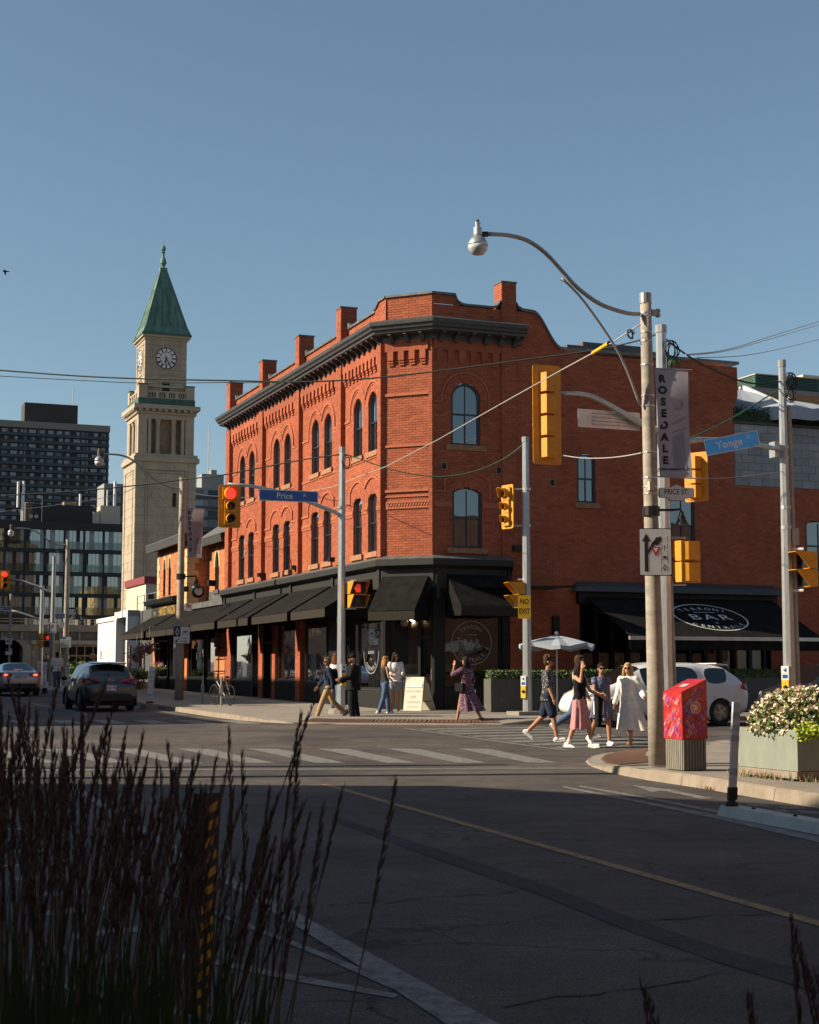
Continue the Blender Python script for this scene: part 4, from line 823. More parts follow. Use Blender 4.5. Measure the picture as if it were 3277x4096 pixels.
ring(m, oc, rt, up, 1.0, .045, sx=1.25); text(m, 'BAR', .42, oc + up * -.02, rt, up, sx=1.25, space=1.25); text(m, 'x', .16, oc - up * .42, rt, up)
for ch, x, y, r_ in zip('TERRONI', (-.62, -.42, -.21, 0, .21, .42, .6), (.5, .58, .63, .65, .63, .58, .5), (25, 17, 8, 0, -8, -17, -25)):
    a_ = R(r_); text(m, ch, .2, oc + rt * x * 1.25 + up * y, rt * math.cos(a_) + up * math.sin(a_), up * math.cos(a_) - rt * math.sin(a_))
for ch, x, y, r_ in zip('CENTRALE', (-.68, -.5, -.31, -.1, .11, .31, .5, .68), (-.55, -.66, -.73, -.77, -.77, -.73, -.66, -.55), (-32, -22, -13, -4, 4, 13, 22, 32)):
    a_ = R(r_); text(m, ch, .2, oc + rt * x * 1.25 + up * y, rt * math.cos(a_) + up * math.sin(a_), up * math.cos(a_) - rt * math.sin(a_))
m.quad([oc + rt * -.4 + up * .36, oc + rt * .4 + up * .36, oc + rt * .4 + up * .385, oc + rt * -.4 + up * .385]); m.build('lettering', 'letter_white', aw)
# ---- the older shop further along the street
HU = thing('gothic_shop', 'two storey orange brick shop with pointed windows and cream stone quoins', 'building', FY(26, 0, .4))
FR_ = Fr(FY(0, -1.0, 0), U, NY)                          # the set-back part next to the corner building
OPH = [(30.1, .5, 5.2, 6.55, .55), (31.3, .5, 5.2, 6.55, .55)]; OPR = [(24.75, .75, 5.25, 6.3, .75)]
def gothic_block(ops):
    def f(z):
        r = []
        for (c, w, zs, sp, rise) in ops:
            if zs < z < sp + rise: h = w / 2 * (1 if z < sp else math.sqrt(max(0, 1 - ((z - sp) / rise) ** 1.7))); r.append((c - h, c + h))
        return r
    return f
hb = []; hm = MB()
lay(FY, 26.4, 32.9, 4.6, 7.6, 0, gothic_block(OPH), hb, hm, .08); lay(FR_, 21.5, 26.4, 4.6, 7.6, 0, gothic_block(OPR), hb, hm, .08)
lay(Fr(FY(26.4, -1.0, 0), NY, -U), 0, 1.0, 4.6, 7.6, 0, lambda z: [], hb, hm, .08)
hm.fb(FY, 32.85, 32.9, -7, -.01, .4, 7.6); hm.build('wall', 'mortar_pale', HU); bricks_mesh(hb, 'brickwork', 'brick_orange', HU, kind='stuff')
def gwin(fr, op, par):
    c, w, zs, sp, rise = op; out = lambda k: [(c - w / 2 * k, zs), (c + w / 2 * k, zs)] + [(c + w / 2 * k * math.sqrt(max(0, 1 - t ** 1.7)), sp + rise * (1 + (k - 1) * .6) * t) for t in [i / 8 for i in range(9)]] + [(c - w / 2 * k * math.sqrt(max(0, 1 - t ** 1.7)), sp + rise * (1 + (k - 1) * .6) * t) for t in [1 - i / 8 for i in range(1, 9)]]
    m = MB(); band_between(m, fr, out(1), out(.78), -.16, -.08); wd = m.build('window', 'navyframe', par); MB().quad([fr(a, -.12, z) for a, z in out(.8)]).build('pane', 'darkglass', wd)
    m = MB(); oa, ob = out(1)[2:], out(1.45)[2:]
    for i in range(len(oa) - 1):
        a, b, cc, d = oa[i], oa[i + 1], ob[i + 1], ob[i]; m.hexa([fr(a[0], -.1, a[1]), fr(b[0], -.1, b[1]), fr(cc[0], -.1, cc[1]), fr(d[0], -.1, d[1]), fr(a[0], .02, a[1]), fr(b[0], .02, b[1]), fr(cc[0], .02, cc[1]), fr(d[0], .02, d[1])])
    m.build('stone_arch', 'cream_stone', wd); MB().fb(fr, c - w * .7, c + w * .7, -.1, .08, zs - .18, zs).build('sill', 'charcoal', wd)
for op in OPH: gwin(FY, op, HU)
for op in OPR: gwin(FR_, op, HU)
for j in range(9):
    z = 4.65 + j * .32; L_ = .42 if j % 2 else .62
    for fr_, a, s in ((FY, 32.9, -1), (FY, 26.4, 1)): MB().fb(fr_, min(a, a + s * L_), max(a, a + s * L_), -.05, .025, z, z + .3).build('quoin', 'cream_stone', HU)
    MB().fb(Fr(FY(26.4, .02, 0), -NY, -U), 0, L_ * .9, -.05, .025, z, z + .3).build('quoin', 'cream_stone', HU)
m = MB(); m.hexa([FY(33.6, .45, 7.5), FY(26.1, .45, 7.5), FY(26.1, -.1, 7.62), FY(33.6, -.1, 7.62), FY(33.6, .5, 7.85), FY(26.1, .5, 7.85), FY(26.1, -.1, 8.0), FY(33.6, -.1, 8.0)]); m.build('eave', 'cornice', HU)
m = MB(); m.hexa([FR_(26.0, .45, 7.3), FR_(22.3, .45, 7.3), FR_(22.3, -.1, 7.42), FR_(26.0, -.1, 7.42), FR_(26.0, .5, 7.62), FR_(22.3, .5, 7.62), FR_(22.3, -.1, 7.75), FR_(26.0, -.1, 7.75)]); m.build('eave', 'cornice', HU)
m = MB(); A_, B_ = FR_(33.6, .5, 7.75), FR_(18.5, .5, 7.66); m.hexa([FR_(26.2, .5, 7.64), FR_(18.7, .5, 7.64), FR_(18.7, -4, 10.6), FR_(26.2, -4, 10.6), FR_(26.2, .5, 7.72), FR_(18.7, .5, 7.72), FR_(18.7, -4, 10.7), FR_(26.2, -4, 10.7)]); m.hexa([FY(33.6, .5, 7.86), FY(26.1, .5, 7.86), FY(26.3, -4.5, 8.5), FY(33.6, -4.5, 8.5), FY(33.6, .5, 7.9), FY(26.1, .5, 7.9), FY(26.3, -4.5, 8.6), FY(33.6, -4.5, 8.6)]); m.build('roof', 'slate', HU)
m = MB(); m.fb(FY, 19.0, 33.0, -.5, .1, 4.35, 4.6); m.build('ledge', 'flashing', HU); MB().fb(FY, 22, 26.3, -1.0, -.98, 4.4, 5.2).build('lead_skirt', 'flashing', HU)
m = MB(); m.hexa([FY(33.7, .1, 4.75), FY(27.2, .1, 4.75), FY(27.2, .5, 4.85), FY(33.7, .5, 4.85), FY(33.7, .1, 5.15), FY(27.2, .1, 5.15), FY(27.2, .55, 5.05), FY(33.7, .55, 5.05)]); m.build('sign_cornice', 'shopblack', HU)
sgn_ = MB().fb(FY, 27.3, 33.2, .1, .22, 4.0, 4.75).build('sign_board', 'shoppanel', HU); m = MB(); text(m, 'HARVEST WAGON', .42, FY(29.6, .235, 4.45), -U, (0, 0, 1), sx=.72, bold=.01); text(m, 'THE', .2, FY(32.4, .235, 4.4), -U, (0, 0, 1)); m.build('lettering', 'letter_gold', sgn_)
for a0, a1 in ((19.0, 23.0), (23.1, 27.35), (27.94, 33.4)): awning(FY, a0, a1, 1.7, 4.25, 3.1, .26, HU)
for a in (33.2, 27.4, 26.2): MB().fb(FY, a - .25, a + .25, -.4, .06, .5, 4.2).build('pier', 'brick_orange', HU)
for j in range(7): MB().fb(FY, 20.0, 20.55 if j % 2 else 20.7, .0, .12, .55 + j * .5, 1.0 + j * .5).build('quoin', 'sandstone', HU); MB().fb(FY, 19.1, 20.0, -.1, .06, .55 + j * .5, 1.0 + j * .5).build('quoin', 'brick_orange', HU)
for a0, a1 in ((20.8, 22.2), (23.0, 25.9), (27.7, 29.6), (30.3, 32.9)): shopwin(FY, a0, a1, 1.25, 4.0, .45, HU)
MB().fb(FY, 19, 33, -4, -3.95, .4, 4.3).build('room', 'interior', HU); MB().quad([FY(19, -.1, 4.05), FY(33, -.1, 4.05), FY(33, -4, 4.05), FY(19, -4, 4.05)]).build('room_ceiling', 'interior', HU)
for a in (21.0, 26.0, 33.6): MB().fb(FY, a - .15, a + .15, .05, .35, 5.2, 5.45).build('wall_lamp', 'blackmetal', HU)
# ---- white hoarding, beige shed, dark low wall
ho = thing('hoarding', 'tall white site hoarding beyond the pointed window shop', 'hoarding', FY(45, 0, .8))
for a0, a1 in ((43.9, 46.6), (46.65, 49.6)): MB().hexa([FY(a0, -.1, .5), FY(a1, -.1, .5), FY(a1, 0, .5), FY(a0, 0, .5), FY(a0, -.1, 4.55), FY(a1, -.1, 4.55), FY(a1, 0, 4.55), FY(a0, 0, 4.55)]).build('panel', 'hoard_white', ho)
m = MB(); m.fb(FY, 43.2, 49.7, -.15, .08, 4.45, 4.7); m.fb(FY, 43.4, 43.9, -.6, .08, .5, 4.9); m.fb(FY, 40.1, 40.5, -.6, .08, .5, 4.9); m.fb(FY, 40.1, 43.9, -.6, .05, 4.55, 4.9); m.build('frame', 'hoard_white', ho)
pn = MB().fb(FY, 40.5, 43.4, -.5, -.4, .5, 4.5).build('panel', 'charcoal', ho); m = MB()
for i, s in enumerate(('A LAND', 'WILD R', 'RAVINE', 'STREE', 'STATE')): text(m, s, .22, FY(41.9, -.39, 3.1 - i * .34), -U, (0, 0, 1))
m.build('lettering', 'letter_dim', pn)
m = MB()
for i, s in enumerate(('RIPE', 'FOOD', 'DELI')): text(m, s, .2, FY(45.6, .012, 2.9 - i * .4), -U, (0, 0, 1)); text(m, '28', .5, FY(48.4, .012, 2.5), -U, (0, 0, 1))
m.build('lettering', 'letter_dim', ho)
sh = thing('beige_shed', 'beige metal clad building with maroon roof edge behind the hoarding', 'building', FY(46, -3, .8)); FB = Fr(FY(43.0, -1.5, 0), U, NY)
MB().fb(FB, 0, 5.6, -6, 0, .5, 6.55).build('wall', 'beige_wall', sh); m = MB(); m.fb(FB, -.12, 5.7, -6.1, .12, 6.55, 6.95); m.build('roof_edge', 'maroon', sh)
lw = thing('dark_wall', 'dark grey low building with roof railing between hoarding and shop', 'building', FY(37, -1, .5)); MB().fb(FY, 34.2, 41.5, -6, -.6, .4, 4.85).build('wall', 'charcoal', lw)
m = MB(); 
for a in (34.4, 37, 39.5, 41.4): m.tube([FY(a, -.7, 4.85), FY(a, -.7, 5.7)], .03, 5)
m.tube([FY(34.4, -.7, 5.7), FY(41.4, -.7, 5.7)], .025, 5); m.tube([FY(34.4, -.7, 5.3), FY(41.4, -.7, 5.3)], .02, 5); m.build('railing', 'galv_dull', lw)
# ---- the clock tower
q = at(543, 2697, 147); TO = Vector((q.x, q.y, 0)); SQ = 5.9; TC = TO + (U + V) * SQ / 2
tw = thing('clock_tower', 'tall pale stone clock tower with green copper spire', 'tower', (TC.x, TC.y, 1.5))
def tf(h): c = TC - (U + V) * h; return Fr(c, V, NP), Fr(c, U, NY)
def tbox(h, z0, z1, name, mat, par=tw): c = Fr(TC, V, NP); return MB().fb(c, -h, h, -h, h, z0, z1).build(name, mat, par)
def blocks(h, z0, z1, H, BL, par, mat='stone', skip=lambda a, z: False, one=True):
    for fr in tf(h):
        k = 0; z = z0; acc = []
        while z < z1 - .05:
            a = -(k % 2) * BL / 2
            while a < 2 * h - .05:
                lo, hi = max(a, 0) + .012, min(a + BL, 2 * h) - .012
                if hi > lo + .05 and not skip((lo + hi) / 2, z + H / 2):
                    m = MB(); d = random.uniform(.02, .035); zz = min(z + H, z1) - .012
                    m.add([fr(lo, -.01, z + .012), fr(hi, -.01, z + .012), fr(hi, -.01, zz), fr(lo, -.01, zz), fr(lo, d, z + .012), fr(hi, d, z + .012), fr(hi, d, zz), fr(lo, d, zz)], [(4, 5, 6, 7), (0, 1, 5, 4), (1, 2, 6, 5), (2, 3, 7, 6), (3, 0, 4, 7)]); m.build('stone_block', mat, par)
                a += BL
            z += H; k += 1
shaft = tbox(SQ / 2, 1, 21.2, 'shaft', 'stone_joint'); blocks(SQ / 2, 2.5, 21.2, .85, 1.47, shaft)
for h, z0, z1 in ((3.2, 21.2, 21.65), (3.05, 21.65, 21.95)): tbox(h, z0, z1, 'ledge', 'stone')
P4, L4 = tf(SQ / 2)
for z in (17.0, 12.4, 8.1): MB().fb(P4, 3.6, 3.95, .03, .045, z, z + 1.3).build('slit_window', 'shopblack', tw)
for z in (13, 8.6): MB().fb(L4, 2.8, 3.1, .03, .045, z, z + 1.5).build('slit_window', 'stone_dark', tw)
for fr in tf(SQ / 2):
    m = MB()
    for a in (.9, 1.15, 4.75, 5.0): m.fb(fr, a, a + .05, .03, .05, 6, 20.4)
    m.fb(fr, .9, 5.05, .03, .05, 20.4, 20.45); m.fb(fr, 1.15, 4.8, .03, .05, 20.1, 20.14); m.build('panel_groove', 'stone_joint', tw)
h = 2.73; tbox(h - .75, 21.95, 25.6, 'core', 'stone_dark'); 
for fr in tf(h):
    for a0, a1 in ((0, .85), (.95, 1.25), (2 * h - .85, 2 * h), (2 * h - 1.25, 2 * h - .95)): MB().fb(fr, a0 + (.003 if a0 == 0 else 0), a1, -.6, .02 if a0 in (.95,) else 0.0, 21.95, 25.3).build('pilaster', 'stone', tw)
    for a in (1.95, 1.95 + 1.55):
        m = MB(); m.lathe([(.3, 0), (.3, .15), (.23, .22), (.22, .4), (.2, 2.9), (.26, 3.05), (.28, 3.2), (.28, 3.3)], fr(a, -.3, 22.0), 12); m.build('column', 'stone', tw, smooth=False)
tbox(h + .02, 25.3, 25.75, 'entablature', 'stone'); tbox(h + .2, 25.75, 25.95, 'entablature', 'stone'); tbox(h + .5, 26.2, 26.6, 'cornice', 'stone')
for fr in tf(h + .2):
    for i in range(9): MB().fb(fr, .2 + i * .62, .45 + i * .62, 0.01, .28, 25.97, 26.19).build('modillion', 'stone', tw)
tbox(h + .1, 25.95, 26.2, 'entablature', 'stone'); tbox(h + .05, 26.6, 27.25, 'copper_band', 'copper_dark')
for fr in tf(h - .05):
    w = 2 * (h - .05)
    MB().fb(fr, .8, w - .8, -.25, 0, 27.85, 28.0).build('rail', 'stone', tw); MB().fb(fr, .8, w - .8, -.25, 0, 27.25, 27.35).build('rail', 'stone', tw)
    for a in (1.6, 2.55, 3.5): MB().fb(fr, a, a + .35, -.24, -.01, 27.35, 27.85).build('post', 'stone', tw)
    for i in range(16):
        a = .95 + i * .235
        if not any(x - .08 < a < x + .42 for x in (1.6, 2.55, 3.5)): MB().lathe([(.05, 0), (.08, .15), (.045, .32), (.06, .5)], fr(a, -.12, 27.35), 8).build('baluster', 'stone', tw)
FC0 = Fr(TC, V, NP)
for sx in (-1, 1):
    for sy in (-1, 1):
        hh = h - .42; p_ = (sx * hh, sy * hh); m = MB(); m.fb(FC0, p_[0] - .42, p_[0] + .42, p_[1] - .42, p_[1] + .42, 27.26, 28.5); pr_ = m.build('corner_pier', 'stone', tw); MB().fb(FC0, p_[0] - .46, p_[0] + .46, p_[1] - .46, p_[1] + .46, 28.5, 28.62).build('cap', 'copper_dark', pr_)
hc = 2.05; cst = tbox(hc, 27.0, 33.1, 'clock_stage', 'stone_joint'); blocks(hc, 27.25, 33.05, .58, 1.37, cst)
tbox(hc + .12, 33.0, 33.25, 'cornice', 'stone'); tbox(hc + .32, 33.25, 33.45, 'cornice', 'stone'); tbox(hc + .4, 33.45, 33.62, 'cornice', 'copper_dark'); tbox(hc + .2, 28.4, 28.62, 'string_course', 'stone')
for fr in tf(hc):
    m = MB(); c_, z_ = hc, 31.25
    for a0, a1, z0, z1 in ((c_ - 1.5, c_ - 1.38, 29.7, 32.7), (c_ + 1.38, c_ + 1.5, 29.7, 32.7), (c_ - 1.38, c_ + 1.38, 32.6, 32.7), (c_ - 1.38, c_ + 1.38, 29.7, 29.8)): m.fb(fr, a0, a1, .03, .08, z0, z1)
    m.build('panel_frame', 'stone', tw)
    ck = thing('x', 'x', 'x', (TC.x, TC.y, 1.5)) if False else None
    m = MB(); m.lathe([(1.2, 0), (1.2, .06), (1.08, .07)], fr(c_, .03, z_), 40, axis=fr.N); cf = m.build('clock', 'stone', tw); m = MB(); m.lathe([(1.06, 0), (1.06, .01)], fr(c_, .1, z_), 40, axis=fr.N); m.build('dial', 'clock_white', cf)
    m = MB(); O = fr(c_, .125, z_); up = Vector((0, 0, 1)); rt = fr.A
    for r_, w_ in ((1.03, .07), (.62, .045), (.97, .02)): ring(m, O, rt, up, r_, w_, n=40)
    for i in range(12):
        a_ = PI / 2 - i * PI / 6; d = rt * math.cos(a_) + up * math.sin(a_); t = -rt * math.sin(a_) + up * math.cos(a_); w_ = (.045, .04, .06, .07, .08, .06, .07, .08, .09, .06, .045, .06)[i]; m.quad([O + d * .66 - t * w_, O + d * .66 + t * w_, O + d * .97 + t * w_, O + d * .97 - t * w_])
    for i in range(6):
        a_ = PI / 2 - i * PI / 3; d = rt * math.cos(a_) + up * math.sin(a_); t = -rt * math.sin(a_) + up * math.cos(a_)
        for s in (-1, 1): e = d * .34 + t * .17 * s; m.quad([O, O + t * .014, O + e + t * .014, O + e]); m.quad([O + e, O + e + d * .02, O + d * .6 + t * .02, O + d * .6])
    m.build('dial_tracery', 'blackmetal', cf)
    for ang, ln, w_ in ((192, .55, .07), (152, .92, .05)):
        a_ = R(90 - ang); d = rt * math.cos(a_) + up * math.sin(a_); t = -rt * math.sin(a_) + up * math.cos(a_); Oh = O + fr.N * .03; MB().prism([Oh - d * .15 - t * w_ * .5, Oh - d * .15 + t * w_ * .5, Oh + d * ln * .7 + t * w_, Oh + d * ln, Oh + d * ln * .7 - t * w_], fr.N * .015).build('hand', 'blackmetal', cf)
    MB().fb(fr, c_ - .38, c_ + .38, .03, .045, 28.0, 28.95).build('door', 'shopblack', tw); m = MB(); m.fb(fr, c_ - .6, c_ - .38, .02, .1, 27.9, 29.0); m.fb(fr, c_ + .38, c_ + .6, .02, .1, 27.9, 29.0); m.fb(fr, c_ - .75, c_ + .75, .02, .12, 29.0, 29.15); m.prism([fr(c_ - .85, .02, 29.2), fr(c_ + .85, .02, 29.2), fr(c_, .02, 29.55)], fr.N * .14); m.build('door_case', 'stone', tw)
# spire
m = MB(); hb_ = hc + .28; pts = [FC0(sx * hb_, sy * hb_, 33.62) for sx, sy in ((-1, 1), (1, 1), (1, -1), (-1, -1))]; ap = .28; tp = [FC0(sx * ap, sy * ap, 40.3) for sx, sy in ((-1, 1), (1, 1), (1, -1), (-1, -1))]; md = [FC0(sx * (hb_ - .3), sy * (hb_ - .3), 34.35) for sx, sy in ((-1, 1), (1, 1), (1, -1), (-1, -1))]
m.add(pts + md + tp, [(i, (i + 1) % 4, 4 + (i + 1) % 4, 4 + i) for i in range(4)] + [(4 + i, 4 + (i + 1) % 4, 8 + (i + 1) % 4, 8 + i) for i in range(4)] + [(8, 9, 10, 11)]); spire = m.build('spire', 'copper', tw)
for i in range(4):
    a, b = md[i], tp[i]; MB().tube([pts[i] + Vector((0, 0, .03)), a + Vector((0, 0, .03)), b], .075, 6).build('hip_roll', 'copper', spire)
    j = (i + 1) % 4
    for k in (.2, .4, .6, .8):
        lo = md[i].lerp(md[j], k); tend = min(k, 1 - k) * 1.75; e0, e1 = tp[i].lerp(tp[j], k), None; side = tp[i] if k < .5 else tp[j]; bs = md[i] if k < .5 else md[j]; hip = bs.lerp(side, min(.96, tend)); cen = lo.lerp(tp[i].lerp(tp[j], k), min(.9, tend * .95)); MB().tube([lo + Vector((0, 0, .05)), cen + Vector((0, 0, .03))], .035, 4).build('seam', 'copper_dark', spire)
m = MB(); m.fb(FC0, -.36, .36, -.36, .36, 40.2, 40.5); m.lathe([(.3, 40.5), (.16, 40.62), (.2, 40.75), (.34, 41.0), (.3, 41.25), (.12, 41.7), (.14, 42.0), (.22, 42.08), (.12, 42.15), (.24, 42.35), (.24, 42.55), (.1, 42.75), (.02, 42.85), (.012, 43.3)], (TC.x, TC.y, 0), 14); m.build('finial', 'copper', spire, smooth=False)
# ---- dark apartment tower
FA_O = at(418, 2697, 620); FA = Fr(FA_O, -V, NP); zr = at(418, 1729, 620).z
ap_ = thing('apartment_tower', 'dark brick apartment tower with rows of balconies, far left', 'building', FA(25, -8, 5)); MB().fb(FA, 0, 58, -16, -.6, 0, zr).build('wall', 'dark_brick', ap_)
MB().fb(FA, -.3, 58, -16.2, .1, zr, zr + 2.6).build('roof_edge', 'roof_stone', ap_); m = MB(); m.fb(FA, 12.5, 33.5, -12, -2, zr + 2.6, zr + 10.5); m.build('penthouse', 'dark_brick', ap_)
MB().tube([FA(14, -6, zr + 10), FA(14, -6, zr + 18)], .15, 4).build('mast', 'galv_dull', ap_)
for k in range(16):
    z = zr - 2.9 * (k + 1); MB().fb(FA, 0, 58, -.6, .35, z - .35, z + .75).build('balcony_band', 'navy_band', ap_)
    for i in range(12):
        a = 1.2 + i * 3.5 + random.uniform(-.3, .3); w_ = random.choice((1.1, 1.5, 2.2, 2.6)); MB().fb(FA, a, a + w_, -.6, -.5, z + .95, z + 2.25).build('window', random.choice(('win_white', 'win_white', 'win_grey')), ap_)
    for i in range(9): MB().fb(FA, 3.2 + i * 6.1, 3.45 + i * 6.1, -.6, .3, z + .75, z + 2.5).build('balcony_fin', 'dark_brick', ap_)
# ---- grey apartment block behind the tower
GQ = at(930, 2697, 480); FQ = Fr(GQ, -V, NP); zg = at(930, 1955, 480).z
gb = thing('grey_apartments', 'pale grey apartment block with dark window bands behind the clock tower', 'building', FQ(20, -5, 5)); MB().fb(FQ, 0, 40.5, -12, -.6, 0, zg).build('wall', 'grey_precast', gb); m = MB(); m.fb(FQ, 3, 10, -8, -2, zg, zg + 4.5); m.fb(FQ, 5, 6.8, -6, -3, zg + 4.5, zg + 6); m.build('penthouse', 'grey_precast', gb); MB().tube([FQ(7.5, -4, zg), FQ(7.5, -4, zg + 19)], .12, 4).build('mast', 'galv_dull', gb)
for k in range(9):
    z = zg - 3.2 * (k + 1); MB().fb(FQ, 0, 40.5, -.6, .3, z - .2, z + .5).build('balcony_band', 'navy_band', gb)
    for i in range(9): MB().fb(FQ, .8 + i * 4.5, 3.8 + i * 4.5, -.6, -.5, z + .7, z + 2.5).build('window', random.choice(('win_grey', 'navy_band', 'win_white')), gb)
# ---- glass mid-rise
MQ = at(486, 2697, 205); FM = Fr(MQ, -V, NP); zf = [at(486, y, 205).z for y in (2128, 2218, 2308, 2393, 2478)]
mr_ = thing('glass_midrise', 'glass fronted mid-rise block with black floor bands left of the clock tower', 'building', FM(8, -5, 3)); MB().fb(FM, 0, 24, -14, -.4, 0, zf[0] + .4).build('core', 'black_clad', mr_)
MB().fb(FM, -.1, 24, -14, .25, zf[0], zf[0] + 1.0).build('roof_band', 'black_clad', mr_)
for k in range(5):
    z1 = zf[k]; z0 = zf[k + 1] if k < 4 else z1 - 2.9
    MB().fb(FM, -.1, 24, -.4, .2, z0, z0 + .5).build('floor_band', 'black_clad', mr_)
    for b in range(9):
        a = b * 2.55; MB().fb(FM, a, a + .22, -.4, .12, z0 + .5, z1).build('column', 'black_clad', mr_)
        x = a + .22; pat_ = random.choice(('wggbg', 'ggwg', 'wgbgw', 'gbggw', 'wgggb'))
        if b > 5 and k < 2: pat_ = 'ggggg'
        for c_ in pat_:
            w_ = 2.33 / len(pat_); MB().fb(FM, x + .02, x + w_ - .02, -.35, -.2 if c_ != 'w' else -.17, z0 + .5, z1).build('pane', {'g': 'facadeglass', 'w': 'pale_panel', 'b': 'black_clad'}[c_], mr_); x += w_
        if b % 2 == 0: MB().fb(FM, a + .3, a + 4.9, .1, .12, z0 + .5, z0 + 1.5).build('balcony_glass', 'shopglass', mr_)
zt = zf[0] + 1.0
m = MB(); m.fb(FM, 3.8, 11.6, -8, -2, zt, zt + 2.5); m.build('penthouse', 'black_clad', mr_); m = MB(); m.lathe([(1.2, 0), (1.2, 2.6), (1.05, 2.75)], FM(11.8, -3.4, zt), 20); m.build('stair_drum', 'brown_metal', mr_)
m = MB(); m.fb(FM, .3, 2.9, -4.5, -1.5, zt, zt + 2.6); m.build('plant_box', 'beige_metal', mr_); m = MB(); m.fb(FM, 3.0, 3.9, -2.6, -1.5, zt, zt + 1.7); m.build('plant_box', 'beige_metal', mr_); MB().fb(FM, 5.8, 7.5, -5, -3, zt + 2.5, zt + 3.1).build('plant_box', 'stone_dark', mr_)
for a, z0, z1, r_ in ((12.9, zt, zt + 5.5, .16), (13.6, zt + 2, zt + 5.4, .17), (5.5, zt + 2.5, zt + 4.1, .16), (.9, zt + 1, zt + 6, .2), (1.9, zt + 2.6, zt + 4.8, .1), (13.1, zt, zt + 4, .08)): MB().tube([FM(a, -2.4, z0), FM(a, -2.4, z1)], r_, 8).build('antenna', 'hoard_white', mr_)
for a, z in ((11.0, zt + 3.4), (12.0, zt + .8), (11.3, zt + .8)): MB().lathe([(.02, 0), (.22, .08), (.25, .14)], FM(a, -1.6, z), 12, axis=NP).build('dish', 'beige_metal', mr_)
MB().tube([FM(10.6, -1.5, zt), FM(10.6, -1.5, zt + 3.5)], .05, 5).build('dish_mast', 'galv_dull', mr_)
# ---- railway bridge
BQ = at(0, 2697, 122); FBR = Fr(BQ, V, NP); zz_ = lambda py: at(100, py, 122).z
br = thing('railway_bridge', 'concrete railway bridge with dark arch and railing across the far street', 'bridge', FBR(2, -2, 1.2))
MB().fb(FBR, -14, 16, -8, .3, zz_(2524), zz_(2497)).build('parapet', 'bridge_conc', br); MB().fb(FBR, -14, 16, -8, 0, zz_(2560), zz_(2524)).build('girder', 'bridge_steel', br)
for i in range(14): MB().fb(FBR, -6 + i * 1.5, -5.85 + i * 1.5, .0, .12, zz_(2560), zz_(2526)).build('girder_rib', 'bridge_conc', br)
m = MB(); m.fb(FBR, 2.4, 16, -7, .1, .5, zz_(2560)); m.build('abutment', 'bridge_conc', br); m = MB(); m.fb(FBR, 2.3, 16.1, -7, .35, zz_(2575), zz_(2560)); m.build('bearing_ledge', 'stone', br)
for j in range(5):
    for i in range(4): MB().fb(FBR, 2.45 + i * .75 + (j % 2) * .3, 3.15 + i * .75 + (j % 2) * .3, .1, .16, 1.3 + j * .5, 1.75 + j * .5).build('stone_block', 'stone_dark', br)
for a in (1.7, -3.6): MB().fb(FBR, a, a + .7, -2, .05, .5, zz_(2560)).build('pier', 'bridge_conc', br)
m = MB(); k = 12; cx, rr_ = -.4, 2.1; zc_ = zz_(2600)
for i in range(k):
    a, b = PI * i / k, PI * (i + 1) / k; m.quad([FBR(cx + rr_ * math.cos(a), .02, zc_ + 1.1 * math.sin(a)), FBR(cx + rr_ * math.cos(b), .02, zc_ + 1.1 * math.sin(b)), FBR(cx + rr_ * math.cos(b), .02, zz_(2560)), FBR(cx + rr_ * math.cos(a), .02, zz_(2560))])
m.build('arch_spandrel', 'bridge_conc', br); MB().fb(FBR, -14, 2.4, -7.1, -7, .5, 6).build('tunnel_back', 'shopblack', br)
for i in range(16): MB().tube([FBR(-5 + i * 1.15, 0, zz_(2497)), FBR(-5 + i * 1.15, 0, zz_(2470))], .03, 5).build('rail_post', 'cream_stone', br)
for z in (zz_(2474), zz_(2485)): MB().tube([FBR(-14, 0, z), FBR(16, 0, z)], .025, 5).build('rail', 'bridge_conc', br)
stn = MB().fb(FBR, 4.5, 8.0, .1, .2, 1.2, zz_(2585)).build('station_glazing', 'facadeglass', br)
for i in range(6): MB().fb(FBR, 4.5 + i * .66, 4.58 + i * .66, .2, .26, 1.2, zz_(2585)).build('glazing_bar', 'timber', br)
MB().fb(FBR, 4.45, 8.1, .2, .27, zz_(2625), zz_(2619)).build('glazing_bar', 'timber', br)
for i, px in enumerate((250, 300, 345)):
    p_ = at(px, 2690, 108); t = thing('shrub', ('spiky bright green shrub in front of the station glass beside the far lamp post', 'low green shrub before the station glass, between the other two', 'spiky green shrub before the station glass nearest the dark car')[i], 'shrub', (p_.x, p_.y, .95)); m = MB(); leaves(m, 260, lambda: Vector((p_.x + random.gauss(0, .45), p_.y + random.gauss(0, .4), 1.0 + abs(random.gauss(0, .55)))), .34, (0, 1)); m.build('foliage', ['leaf', 'leaf_light'], t)
